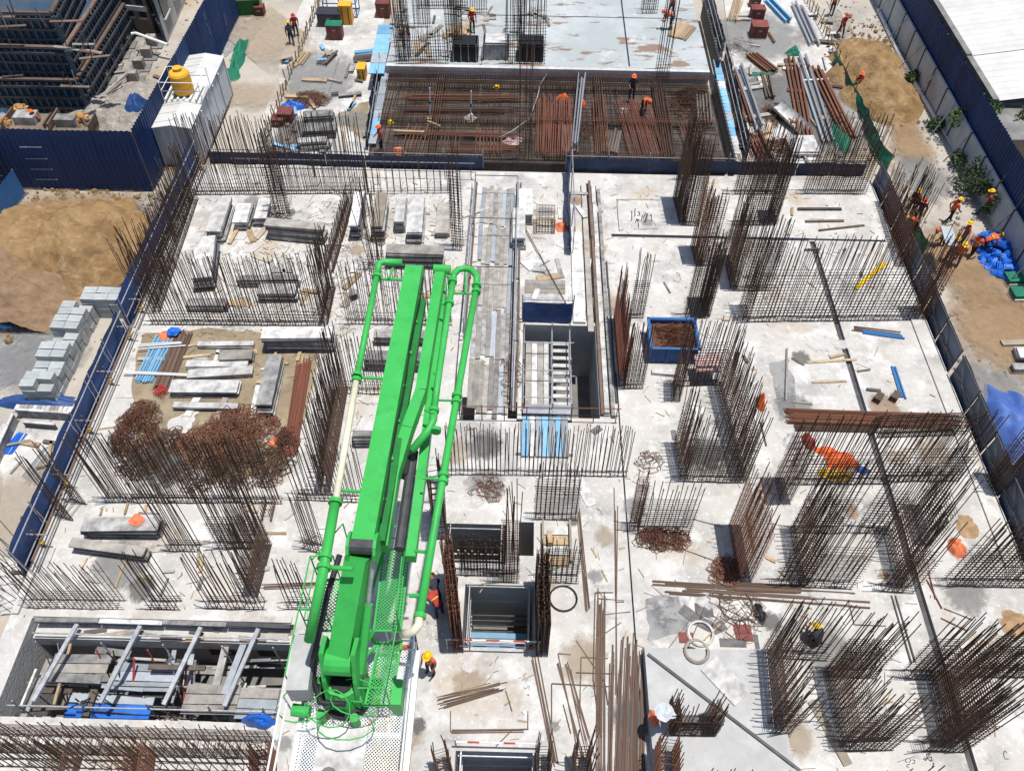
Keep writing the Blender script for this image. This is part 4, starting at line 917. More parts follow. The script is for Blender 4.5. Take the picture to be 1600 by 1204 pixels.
MB().bar((HB[0]+.1, HB[2]+.75, -.75), (HB[1]-.1, HB[2]+.75, -.75), .03, 6).build('waler', 'cream', t)
t = thing('barrier', 'red and white striped barrier in front of the lift pit', 'barrier', ((HA[0]+HA[1])/2, HA[2]-.1, 0))
for k, z in enumerate((.45, .95)):
    n = 7
    for i in range(n): MB().bar((HA[0]-.5+i*(HA[1]-HA[0]+.7)/n, HA[2]-.12, z), (HA[0]-.5+(i+1)*(HA[1]-HA[0]+.7)/n, HA[2]-.12, z), .026, 6).build('rail_band', 'red' if (i+k) % 2 == 0 else 'white_steel', t)
for x in (HA[0]-.45, HA[0]+.3, HA[1]-.3, HA[1]+.15): MB().bar((x, HA[2]-.12, 0), (x, HA[2]-.12, 1.0), .025, 6).build('post', 'steel', t)
t = thing('barrier', 'striped barrier and slats in front of the lower pit', 'barrier', ((HC[0]+HC[1])/2, HC[3]+.1, 0))
for i in range(7): MB().bar((HC[0]+i*(HC[1]-HC[0])/7, HC[3]+.12, .5), (HC[0]+(i+1)*(HC[1]-HC[0])/7, HC[3]+.12, .5), .03, 6).build('rail_band', 'red' if i in (1, 4) else 'white_steel', t)
for x in (HC[0], HC[1]): MB().bar((x, HC[3]+.12, 0), (x, HC[3]+.12, .75), .03, 6).build('post', 'steel', t)
t = thing('beam_form', 'pale formwork box in the opening right of the pit head', 'formwork', (1.7, 14.9, 0))
a = P(848, 880); b = P(890, 818)
for x in (a.x, b.x): MB().box((x, (a.y+b.y)/2, .15), (.08, b.y-a.y, .3)).build('side', 'ply', t)
for k in range(4): MB().box(((a.x+b.x)/2, a.y+(b.y-a.y)*(k+.2)/4, .06), (b.x-a.x-.1, .36, .04)).build('board', 'panel_white' if k % 2 else 'timber', t)
MB().box((a.x+.25, a.y+.9, .25), (.18, .5, .3)).build('block', 'timber', t)
# bottom left: scaffold bay below the deck edge
t = thing('bay_scaffold', 'pipe scaffold with plank platforms in the open bay below the left deck edge', 'scaffold', (-12, 10.4, -3.6))
xs = [-16.2, -14.0, -11.9, -9.9, -8.1]
for x in xs:
    for y in (9.2, 11.2): MB().bar((x, y, -3.6), (x+U(-.04, .04), y, .15), .03, 6).build('standard', 'galv', t)
    MB().beam((x+.5, 9.3, -.15), (x+1.1, 11.9, .02), .14, .1).build('joist', 'galv', t)
for y, z in ((9.2, -.3), (11.6, -.1), (9.2, -1.7), (11.2, -1.7), (10.2, -1.0)): MB().bar((-16.6, y, z), (-7.7, y, z), .03, 6).build('ledger', 'galv', t)
for j, (x0, x1, y0, z, ms) in enumerate(((-15.9, -13.9, 10.3, -.75, ['plank', 'panel_grey']), (-13.8, -11.6, 10.2, -1.1, ['plank', 'plank_blue']), (-11.0, -9.2, 9.3, -.55, ['plank', 'plank']), (-9.1, -7.8, 9.2, -.6, ['plank_blue', 'plank']), (-15.3, -12.4, 9.2, -1.5, ['plank_blue', 'bright_blue']))):
    for i in range(3): MB().box(((x0+x1)/2+U(-.1, .1), y0+i*.34, z+U(0, .03)), (x1-x0, .31, .05), U(-.02, .02)).build('plank', RND.choice(ms), t)
for x, m in ((-11.4, 'red'), (-11.1, 'galv'), (-13.2, 'red')): MB().bar((x, 9.7, -2.0), (x+.25, 10.9, -.4), .04, 6).build('prop', m, t)
for i in range(10): MB().bar((U(-16, -8.5), U(8.9, 9.5), U(-3, -2)), (U(-16, -8.5), U(8.9, 11.5), U(-2.2, -.6)), .026, 6).build('brace', 'steel_dark', t)
MB().b2(-16.7, -7.65, 11.55, 12.08, -1.0, -.42).build('ledge', 'concrete', t)
MB().b2(-16.7, -7.65, 8.78, 9.5, -3.6, -2.3).build('floor_step', 'concrete', t)
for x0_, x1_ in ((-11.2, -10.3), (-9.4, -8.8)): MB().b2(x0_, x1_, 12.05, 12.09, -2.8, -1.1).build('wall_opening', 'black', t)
for i in range(34):
    x, y, z, an, L = U(-16.4, -8.2), U(9.3, 11.4), U(-1.6, -.5), RND.choice([U(-.1, .1), U(-.1, .1), 1.57+U(-.15, .15)]), U(.7, 2.4)
    dx, dy = math.cos(an)*L/2, math.sin(an)*L/2
    x = max(-16.6+abs(dx), min(-7.8-abs(dx), x)); y = max(8.9+abs(dy), min(11.9-abs(dy), y))
    MB().beam((x-dx, y-dy, z), (x+dx, y+dy, z+U(-.05, .05)), U(.06, .26), U(.04, .1)).build('loose_plank', RND.choice(['plank', 'plank', 'timber', 'panel_white', 'panel_grey', 'plank_blue', 'timber_dark']), t)
for i in range(14):
    x = U(-16.3, -8.2); MB().bar((x, U(9, 11.5), -3.6), (x+U(-.2, .2), U(9, 11.5), U(-.4, .2)), .026, 6).build('prop', RND.choice(['galv', 'steel_dark', 'rebar_dry', 'red']), t)
for i in range(16): MB().box((U(-16.5, -7.9), U(11.6, 12.0), -.4+U(0, .05)), (U(.2, 1.2), U(.06, .2), .05), U(-.2, .2)).build('offcut', RND.choice(['timber', 'plank', 'panel_grey', 'timber_dark']), t)
stack_ = walkway('grey edge boards on the lip of the left deck bay', (-16.6, 12.02), (-7.7, 12.02), .16, 4, ['panel_grey', 'panel_white', 'steel_dark'], .05, True, seed=23)

# ------------------------------------------------------------------ green placing boom on its mast platform
ZB = 11.3
boom = thing('placing_boom', 'folded bright green concrete placing boom on a mast with a white mesh platform', 'concrete boom', P(532, 1075, 0))
def pz(x, y, z): return P(x, y, z)
# main arm: hollow box section with end cheeks
def arm(name, pts, wd, ht, m='green', w2=None):
    o = None; mb = MB()
    for i in range(len(pts)-1):
        a, b = pts[i], pts[i+1]
        mb.beam(a-Vector((0, 0, ht/2)), b-Vector((0, 0, ht/2)), wd if i == 0 else w2 or wd, ht, w2=w2 or wd)
    return mb.build(name, m, boom)
tip, piv = pz(646, 418, ZB), pz(566, 842, ZB)
main = arm('main_arm', [tip, piv], .5, .62)
u = (piv-tip).normalized(); sx = Vector((-u.y, u.x, 0))
if sx.x < 0: sx = -sx
mb = MB()                                            # rounded knuckle at the tip
for i in range(6):
    a0, a1 = math.pi*i/6, math.pi*(i+1)/6
    for s in (-.25, .25):
        c = tip-Vector((0, 0, .31))+sx*s
        mb.add([c, c-u*.31*math.sin(a0)+Vector((0, 0, .31*math.cos(a0))), c-u*.31*math.sin(a1)+Vector((0, 0, .31*math.cos(a1)))], [(0, 1, 2) if s > 0 else (0, 2, 1)])
    q = [tip-Vector((0, 0, .31))-u*.31*math.sin(a)+Vector((0, 0, .31*math.cos(a)))+sx*s for a in (a0, a1) for s in (-.25, .25)]
    mb.add(q, [(0, 1, 3, 2)])
mb.build('tip_knuckle', 'green', main)
for s in (-1, 1):                                    # hinge cheeks and pin at the elbow
    mb = MB(); c = piv+sx*s*.3+u*.05-Vector((0, 0, .28))
    n = 12; ring = [c+u*.34*math.cos(2*math.pi*i/n)+Vector((0, 0, .36*math.sin(2*math.pi*i/n))) for i in range(n)]
    mb.add([r-sx*.035 for r in ring]+[r+sx*.035 for r in ring], [tuple(range(n-1, -1, -1)), tuple(range(n, 2*n))]+[(i, (i+1) % n, n+(i+1) % n, n+i) for i in range(n)])
    mb.build('hinge_cheek', 'green', main)
MB().bar(piv-sx*.27+u*.05-Vector((0, 0, .2)), piv+sx*.27+u*.05-Vector((0, 0, .2)), .2, 14).build('hinge_pin', 'steel_dark', main)
for k in range(7):                                   # bolts and cable clips on the flank
    p = tip.lerp(piv, .08+.13*k)+sx*.26-Vector((0, 0, .3)); MB().bar(p, p+sx*.07, .05, 8).build('flank_bolt', 'green', main)
MB().beam(tip.lerp(piv, .1)+sx*.36-Vector((0, 0, .45)), tip.lerp(piv, .98)+sx*.36-Vector((0, 0, .45)), .16, .22).build('flank_rail', 'green_dark', main)
MB().path([tip.lerp(piv, .03+.1*i)+sx*(.3+.03*math.sin(i*1.7))-Vector((0, 0, .12)) for i in range(10)], .022, 6).build('cable', 'black', main)
# base arm from elbow down to the turret
e0, e1 = pz(559, 858, ZB-.15), pz(529, 1030, 9.2)
base = arm('base_arm', [e0, e1], .5, .55)
ub = (e1-e0).normalized()
MB().bar(e1-sx*.3-Vector((0, 0, .15)), e1+sx*.3-Vector((0, 0, .15)), .3, 14).build('root_drum', 'green', base)
for s in (-1, 1):
    mb = MB(); c0 = e1+sx*s*.36
    poly = [c0+ub*(-.5)+Vector((0, 0, .15)), c0+Vector((0, 0, .3)), c0+Vector((0, -.35, -.5)), c0+Vector((0, -.6, -1.75)), c0+Vector((0, .55, -1.75)), c0+Vector((0, .55, -.4))]
    n = len(poly); mb.add([p-sx*.05 for p in poly]+[p+sx*.05 for p in poly], [tuple(range(n-1, -1, -1)), tuple(range(n, 2*n))]+[(i, (i+1) % n, n+(i+1) % n, n+i) for i in range(n)])
    mb.build('turret_cheek', 'green', boom)
MB().bar(e0+sx*.34+ub*1.0-Vector((0, 0, .6)), e1+sx*.40+Vector((0, 0, -.7)), .1, 10).build('hydraulic_ram', 'green', boom)
MB().bar(e0+sx*.32-Vector((0, 0, .25)), e0+sx*.34+ub*1.2-Vector((0, 0, .6)), .055, 8).build('ram_rod', 'galv', boom)
# folded upper arms
a2 = [pz(687, 424, ZB-.25), pz(657, 607, ZB-.25), pz(636, 665, ZB-.3), pz(614, 738, ZB-.45), pz(596, 850, ZB-.6)]
s2 = arm('second_arm', a2, .28, .38); s3 = arm('third_arm', [pz(692, 440, ZB-.75), pz(664, 690, ZB-.75), pz(641, 868, ZB-.8)], .23, .32)
MB().bar(pz(687, 421, ZB-.45)-sx*.18, pz(687, 421, ZB-.45)+sx*.32, .15, 12).build('tip_pin', 'green', s2)
MB().bar(pz(646, 705, ZB-.9), pz(624, 858, ZB-.9), .13, 10).build('dark_ram', 'steel_dark', boom)
MB().bar(pz(640, 706, ZB-.9), pz(634, 745, ZB-.9), .15, 10).build('ram_collar', 'black', boom)
# concrete pipeline
PR = .088
def pipe(name, pts, m='green', r=PR): return MB().path(pts, r, 10).build(name, m, boom, smooth=True)
Z1 = ZB+.05
pl = pipe('pipe', [pz(590, 424, Z1), pz(558, 588, Z1)])
pipe('pipe_elbow', [pz(628, 410, Z1), pz(600, 409, Z1), pz(592, 412, Z1), pz(590, 426, Z1)], r=.1)
pc = pipe('cream_pipe', [pz(556.5, 596, Z1), pz(524.5, 783, Z1)], 'cream', .085)
pq = pipe('pipe', [pz(523, 788, Z1), pz(503, 902, Z1), pz(483, 1000, Z1-1.2)], r=.12)
pi_ = pipe('pipe', [pz(708, 438, Z1-.1), pz(702, 474, Z1-.1), pz(685, 589, Z1-.1), pz(678, 643, Z1-.15)])
pipe('pipe_elbow', [pz(678, 640, Z1-.15), pz(677, 656, Z1-.2), pz(671, 670, Z1-.25), pz(643, 704, Z1-.45)], r=.1)
C = [pz(708, 440, Z1-.1), pz(709, 429, Z1-.1), pz(716, 421, Z1-.1), pz(727, 419, Z1-.1), pz(738, 422, Z1-.1), pz(745, 432, Z1-.1), pz(745, 446, Z1-.1)]
pipe('return_bend', C, r=.098)
po = pipe('pipe', [pz(745, 444, Z1-.1), pz(714, 620, Z1-.1), pz(692, 747, Z1-.1), pz(655, 966, Z1-.1)], r=.092)
pipe('cream_elbow', [pz(655, 964, Z1-.1), pz(654, 975, Z1-.1), pz(648, 984, Z1-.15), pz(638, 989, Z1-.25), pz(630, 990, Z1-.6)], 'cream', .095)
for (x, y, par, zz) in ((589, 432, pl, Z1), (558, 586, pl, Z1), (557, 594, pl, Z1), (524, 784, pq, Z1), (508, 870, pq, Z1), (506, 886, pq, Z1), (707, 440, pi_, Z1-.1), (702, 474, pi_, Z1-.1), (678, 641, pi_, Z1-.15), (745, 446, po, Z1-.1), (744, 456, po, Z1-.1), (714, 618, po, Z1-.1), (713, 628, po, Z1-.1), (693, 742, po, Z1-.1), (692, 752, po, Z1-.1), (656, 962, po, Z1-.1), (681, 672, pi_, Z1-.25)):
    c = pz(x, y, zz); dd = u
    MB().bar(c-dd*.05, c+dd*.05, .135 if par is not pq else .165, 12).build('flange', 'green', par)
for a, b, r in (((592, 436), (632, 437), .045), ((616, 414), (607, 436), .035), ((566, 590), (612, 592), .04), ((533, 766), (566, 768), .04), ((510, 886), (552, 888), .055), ((690, 474), (704, 478), .035), ((678, 582), (688, 592), .035), ((664, 640), (678, 646), .035), ((707, 458), (744, 459), .035), ((727, 424), (727, 458), .025), ((686, 625), (712, 626), .03), ((660, 747), (692, 748), .03), ((648, 860), (664, 862), .04), ((640, 930), (660, 930), .05), ((696, 430), (706, 436), .04)):
    MB().bar(pz(*a, ZB-.12), pz(*b, Z1-.08), r, 8).build('pipe_bracket', 'green', boom)
# access cages of green expanded mesh
def mesh_deck(name, q, m, step=.09, r=.011, par=boom):
    a, b, c, d = [Vector(v) for v in q]; mb = MB(); n1 = int((b-a).length/step); n2 = int((d-a).length/step)
    N = n1+n2
    for i in range(1, N):                            # diamond pattern: two diagonal families
        for fam in (0, 1):
            s0, s1 = max(0, i-n2), min(n1, i); t0, t1 = i-s0, i-s1
            def pt(s, t):
                s_ = s if fam == 0 else n1-s
                return a.lerp(b, s_/n1).lerp(d.lerp(c, s_/n1), t/n2)
            mb.bar(pt(s0, t0), pt(s1, t1), r, 3, cap=False)
    o = mb.build(name, m, par); stuff(o)
    for k in range(4): MB().bar((a, b, c, d)[k], (b, c, d, a)[k], .03).build('frame_bar', m, par)
    return o
ZW = 8.9
up = [pz(584, 985, ZW), pz(626, 985, ZW), pz(640, 858, ZW), pz(600, 858, ZW)]
lo = [pz(570, 1102, ZW-.8), pz(610, 1102, ZW-.8), pz(628, 1003, ZW-.8), pz(592, 1003, ZW-.8)]
mesh_deck('mesh_floor', up, 'green', .085, .013); mesh_deck('mesh_floor', lo, 'green', .085, .013)
lf = [pz(482, 985, ZW), pz(520, 985, ZW), pz(532, 905, ZW), pz(498, 905, ZW)]
mesh_deck('mesh_floor', lf, 'green', .085, .013)
def rail(pts, h, m, r=.018, mids=(.5, 1.0), name='guard_rail'):
    for f in mids:
        for i in range(len(pts)-1): MB().bar(pts[i]+Vector((0, 0, h*f)), pts[i+1]+Vector((0, 0, h*f)), r, 6).build(name, m, boom)
    for p in pts: MB().bar(p, p+Vector((0, 0, h)), r, 6).build('guard_post', m, boom)
rail([up[1], up[2], up[3]], 1.15, 'green'); rail([lo[0], lo[1], lo[2]], 1.15, 'green', mids=(1.0,))
rail([lf[1], lf[0], lf[3], lf[2]], 1.2, 'green'); 
rail([pz(462, 1085, 7.6), pz(482, 985, 7.7)], 1.3, 'green', mids=(1.0,)); rail([pz(498, 905, ZW), pz(545, 850, ZW+.6)], 1.0, 'green', mids=(1.0,))
MB().beam(lo[3]+Vector((-.1, 0, 0)), up[0]+Vector((-.1, 0, 0)), .08, .08).build('stringer', 'green', boom)
for q in (up[0], up[3], lo[0], lo[3], lf[1], lf[2]):
    MB().bar(q, Vector((e1.x, e1.y+.1, 8.0)), .045, 6).build('cage_bracket', 'green', boom)
# turret, slew ring, counterweight, mast
tc = Vector((e1.x-.02, e1.y-.15, 0)); ZP = 7.35
MB().bar(tc+Vector((0, 0, ZP+.02)), tc+Vector((0, 0, ZP+.3)), .62, 28).build('slew_ring', 'rubber', boom)
MB().bar(tc+Vector((0, 0, ZP+.3)), tc+Vector((0, 0, ZP+.95)), .5, 24, r2=.4).build('turret', 'green', boom)
MB().bar(tc+Vector((0, -.05, ZP+.95)), tc+Vector((0, -.05, ZP+1.02)), .26, 18).build('turret_bore', 'black', boom)
for x, yv in ((-.62, .15), (-.5, -.6), (.3, -.68)):
    MB().bar(tc+Vector((x, yv, ZP)), tc+Vector((x, yv, ZP+.45)), .11, 12).build('slew_motor', 'green', boom)
MB().beam(pz(480, 1000, 8.5), pz(468, 1086, 8.5), .5, .7).build('counterweight', 'concrete_grey', boom)
MB().beam(pz(484, 1000, 7.75), pz(470, 1086, 7.75), .4, .8).build('counterweight_cradle', 'green_dark', boom)
MB().bar(pz(457, 1108, 7.7), pz(484, 1112, 7.7), .15, 12).build('hose_reel', 'green', boom)
mb = MB().box(pz(622, 1088, 7.8), (.24, .6, .7)); mb.build('control_box', 'green', boom)
MB().beam(tc+Vector((-.8, .1, ZP+.5)), tc+Vector((.85, .1, ZP+.5)), .2, .25).build('turret_beam', 'green_dark', boom)
MB().path([e0-sx*.45+Vector((0, 0, -.3)), e0.lerp(e1, .4)-sx*.5, e1-sx*.55+Vector((0, 0, .1)), tc+Vector((-.7, .1, ZP+1.2)), tc+Vector((-.45, -.5, ZP+.9)), tc+Vector((.15, -.55, ZP+1.0))], .07, 8).build('thick_hose', 'rubber', boom, smooth=True)
for k, (cx, cy, R) in enumerate(((-.9, -.4, .6), (.15, -.85, .6), (.35, -.4, .5), (-.2, -.7, .45))):   # looping cables
    pts = [tc+Vector((cx+R*math.cos(a)*(1.1), cy+R*.8*math.sin(a), ZP+.5+.25*math.sin(a*1.5+k)+.2*k)) for a in [i*.45+k for i in range(15)]]
    MB().path(pts, .016, 6).build('cable_loop', 'green', boom, smooth=True)
px0, px1 = P(468, 1130, ZP).x, P(642, 1130, ZP).x; py0, py1 = P(550, 1250, ZP).y, P(550, 1000, ZP).y
mesh_deck('platform_mesh', [(px0, py0, ZP), (px1, py0, ZP), (px1, py1-.2, ZP), (px0, py1-.2, ZP)], 'white_steel', .08, .011)
for x in (px0, (px0+px1)/2, px1):
    MB().beam((x, py0, ZP-.1), (x, py1-.2, ZP-.1), .1, .16).build('platform_beam', 'white_steel', boom)
for y in (py0, (py0+py1)/2-.4, py1-.5): MB().beam((px0, y, ZP-.12), (px1, y, ZP-.12), .1, .14).build('platform_beam', 'white_steel', boom)
MB().b2(tc.x-.55, tc.x+.6, py0+.4, tc.y-.75, ZP+.02, ZP+.08).build('hatch_plate', 'panel_white', boom)
MB().ball((tc.x-.15, py0+.45, ZP+.2), (.2, .2, .18), 12, 8).build('beacon', 'wall_grey', boom)
c = [Vector((px0-.25, py0, ZP)), Vector((px1, py0, ZP)), Vector((px1, py1-.2, ZP))]
rail([c[0], c[1], c[2]], 1.1, 'white_steel', .024); rail([c[0], Vector((px0-.25, tc.y-.4, ZP))], 1.1, 'white_steel', .024)
rail([c[2], Vector((px1-.7, py1-.2, ZP))], 1.1, 'white_steel', .024)
mb = MB(); mh = .62
for sx_ in (-1, 1):
    for sy_ in (-1, 1): mb.beam(tc+Vector((sx_*mh, sy_*mh, 0)), tc+Vector((sx_*mh, sy_*mh, ZP)), .16, .16)
    for k in range(4):
        z0, z1 = ZP*k/4, ZP*(k+1)/4
        mb.bar(tc+Vector((sx_*mh, -mh, z0)), tc+Vector((sx_*mh, mh, z1)), .045); mb.bar(tc+Vector((-mh, sx_*mh, z0)), tc+Vector((mh, sx_*mh, z1)), .045)
mb.box(tc+Vector((0, 0, .04)), (1.7, 1.7, .08)); mb.build('mast', 'yellow_steel', boom)

# ------------------------------------------------------------------ workers
def make_body(name, J, mats):
    """one continuous skinned figure; J: joint positions. returns a mesh whose base is z=0"""
    order = ['pelvis', 'waist', 'chest', 'neck', 'head', 'crown', 'sl', 'el', 'wl', 'hl', 'fl', 'tl', 'sr', 'er', 'wr', 'hr', 'fr', 'tr', 'hipl', 'kl', 'al', 'tol', 'hipr', 'kr', 'ar', 'tor', 'nose']
    rad = dict(pelvis=(.15, .12), waist=(.145, .11), chest=(.17, .12), neck=(.055, .055), head=(.085, .095), crown=(.075, .085), sl=(.075, .075), el=(.05, .05), wl=(.036, .036), hl=(.042, .028), fl=(.03, .02), tl=(.014, .014), hipl=(.095, .095), kl=(.068, .068), al=(.05, .05), tol=(.045, .04), nose=(.02, .02))
    for k in list(rad):
        if k in ('sl', 'el', 'wl', 'hl', 'fl', 'tl', 'hipl', 'kl', 'al', 'tol'): rad[k[:-1]+'r'] = rad[k]
    ed = [('pelvis', 'waist'), ('waist', 'chest'), ('chest', 'neck'), ('neck', 'head'), ('head', 'crown'), ('head', 'nose')]
    for s in 'lr': ed += [('chest', 's'+s), ('s'+s, 'e'+s), ('e'+s, 'w'+s), ('w'+s, 'h'+s), ('h'+s, 'f'+s), ('h'+s, 't'+s), ('pelvis', 'hip'+s), ('hip'+s, 'k'+s), ('k'+s, 'a'+s), ('a'+s, 'to'+s)]
    for s in 'lr':
        d = (Vector(J['w'+s])-Vector(J['e'+s])).normalized(); sd = -1 if s == 'l' else 1
        J.setdefault('h'+s, tuple(Vector(J['w'+s])+d*.07)); J.setdefault('f'+s, tuple(Vector(J['w'+s])+d*.15+Vector((0, .02, -.01)))); J.setdefault('t'+s, tuple(Vector(J['w'+s])+d*.09+Vector((-sd*.03, .045, 0))))
    d = (Vector(J['head'])-Vector(J['neck'])).normalized(); fwd = Vector((0, 1, 0)); fwd = (fwd-d*fwd.dot(d)).normalized()
    J.setdefault('crown', tuple(Vector(J['head'])+d*.1)); J.setdefault('nose', tuple(Vector(J['head'])+fwd*.105))
    me = bpy.data.meshes.new(name); me.from_pydata([J[k] for k in order], [(order.index(a), order.index(b)) for a, b in ed], [])
    o = bpy.data.objects.new(name, me); COL.objects.link(o)
    mo = o.modifiers.new('s', 'SKIN'); mo.use_smooth_shade = True
    for i, k in enumerate(order):
        me.skin_vertices[0].data[i].radius = rad[k]; me.skin_vertices[0].data[i].use_root = (i == 0)
    ss = o.modifiers.new('b', 'SUBSURF'); ss.levels = 1
    dg = bpy.context.evaluated_depsgraph_get(); dg.update()
    out = bpy.data.meshes.new_from_object(o.evaluated_get(dg)); bpy.data.objects.remove(o)
    segm = []
    for a, b in ed:
        k = b if a not in ('chest',) else a
        if b in ('head', 'crown', 'nose') or b[0] in 'hft' and b[:3] not in ('hip', 'tol', 'tor') or a == 'neck': mi = 0
        elif b in ('al', 'ar', 'kl', 'kr', 'hipl', 'hipr'): mi = 2
        elif b in ('tol', 'tor'): mi = 3
        elif b in ('wl', 'wr'): mi = 0
        else: mi = 1
        segm.append((Vector(J[a]), Vector(J[b]), mi))
    out.materials.clear()
    for x in mats: out.materials.append(MATS[x])
    for p in out.polygons:
        c = p.center; best = (9, 0)
        for a, b, mi in segm:
            d = b-a; t = max(0, min(1, (c-a).dot(d)/max(d.length_squared, 1e-9))); e = (c-(a+d*t)).length
            if e < best[0]: best = (e, mi)
        p.material_index = best[1]; p.use_smooth = True
    zmin = min(v.co.z for v in out.vertices)
    for v in out.vertices: v.co.z -= zmin
    return out, -zmin
STAND = dict(pelvis=(0, 0, .93), waist=(0, 0, 1.08), chest=(0, .0, 1.32), neck=(0, .01, 1.48), head=(0, .03, 1.6), sl=(-.2, 0, 1.40), el=(-.27, .0, 1.13), wl=(-.24, .14, .90), sr=(.2, 0, 1.40), er=(.27, .02, 1.13), wr=(.2, .22, 1.02), hipl=(-.1, 0, .88), kl=(-.12, .03, .48), al=(-.13, -.02, .08), tol=(-.14, .14, .04), hipr=(.1, 0, .88), kr=(.12, .04, .48), ar=(.13, .0, .08), tor=(.14, .16, .04))
WALK = dict(STAND, kl=(-.1, .18, .50), al=(-.1, .24, .10), tol=(-.1, .40, .06), kr=(.1, -.06, .48), ar=(.1, -.34, .14), tor=(.1, -.22, .05), el=(-.27, -.12, 1.15), wl=(-.25, -.05, .92), er=(.27, .1, 1.14), wr=(.23, .28, .98), chest=(0, .05, 1.32), neck=(0, .08, 1.48), head=(0, .11, 1.6), sl=(-.2, .05, 1.4), sr=(.2, .05, 1.4))
BEND = dict(STAND, waist=(0, .1, 1.03), chest=(0, .36, 1.14), neck=(0, .5, 1.20), head=(0, .62, 1.22), sl=(-.2, .40, 1.16), el=(-.24, .46, .88), wl=(-.16, .55, .64), sr=(.2, .40, 1.16), er=(.24, .48, .88), wr=(.14, .58, .64), kl=(-.12, .08, .48), kr=(.12, .06, .48))
SQUAT = dict(pelvis=(0, -.12, .36), waist=(0, -.05, .50), chest=(0, .12, .70), neck=(0, .22, .83), head=(0, .28, .93), sl=(-.2, .15, .76), el=(-.26, .34, .58), wl=(-.14, .5, .48), sr=(.2, .15, .76), er=(.26, .36, .56), wr=(.12, .52, .5), hipl=(-.11, -.10, .34), kl=(-.17, .28, .48), al=(-.15, .06, .09), tol=(-.17, .22, .04), hipr=(.11, -.10, .34), kr=(.17, .28, .48), ar=(.15, .06, .09), tor=(.17, .22, .04))
POSES = {}
def person(label, px, z, face, pose, shirt, helm, trousers='jeans', sc=1.0):
    key = (pose, shirt, trousers)
    J = dict(dict(stand=STAND, walk=WALK, bend=BEND, squat=SQUAT)[pose])
    if key not in POSES: POSES[key] = make_body('person_body', J, ['skin', shirt, trousers, 'boots'])
    me, dz = POSES[key]; loc = P(px[0], px[1], z)
    r = thing('person', label, 'person', loc, None); r.rotation_euler = (0, 0, math.radians(face)); r.scale = (sc,)*3
    link('body', me, r)
    h = Vector(J['head']); n = Vector(J['neck']); ax = (h-n).normalized(); f = Vector((0, 1, 0)); f = (f-ax*f.dot(ax)).normalized(); side = ax.cross(f)
    mb = MB(); c = h+ax*.055+Vector((0, 0, dz)); N = 14; K = 5; vs = []
    for j in range(K+1):
        for i in range(N):
            a, b = 2*math.pi*i/N, (math.pi/2)*j/K
            vs.append(c+(side*math.cos(a)*.125+f*math.sin(a)*.145)*math.sin(b if j else 0.001)+ax*.115*math.cos(b))
    fs = [(j*N+i, (j+1)*N+i, (j+1)*N+(i+1) % N, j*N+(i+1) % N) for j in range(K) for i in range(N)]
    mb.add(vs, fs)
    br = [c+(side*math.cos(a)*.15+f*(math.sin(a)*.17+(.05 if math.sin(a) > .2 else 0)))-ax*.005 for a in [2*math.pi*i/N for i in range(N)]]
    inn = [c+(side*math.cos(a)*.12+f*math.sin(a)*.14)+ax*.012 for a in [2*math.pi*i/N for i in range(N)]]
    mb.add(br+inn, [(i, (i+1) % N, N+(i+1) % N, N+i) for i in range(N)])
    o = link('helmet', mb.mesh('helmet', helm, smooth=True), r)
    if shirt.startswith('vest'):                    # reflective bands of the vest
        mb = MB(); ch = Vector(J['chest'])*.55+Vector(J['waist'])*.45+Vector((0, 0, dz)); axb = (Vector(J['chest'])-Vector(J['waist'])).normalized(); sb = Vector((1, 0, 0)); fb = axb.cross(sb)
        ring = [ch+sb*.178*math.cos(2*math.pi*i/12)+fb*.138*math.sin(2*math.pi*i/12) for i in range(12)]
        mb.add([p-axb*.025 for p in ring]+[p+axb*.025 for p in ring], [(i, (i+1) % 12, 12+(i+1) % 12, 12+i) for i in range(12)])
        link('vest_band', mb.mesh('vest_band', 'yellow'), r)
    return r
VO, VR = 'vest_orange', 'vest_red'
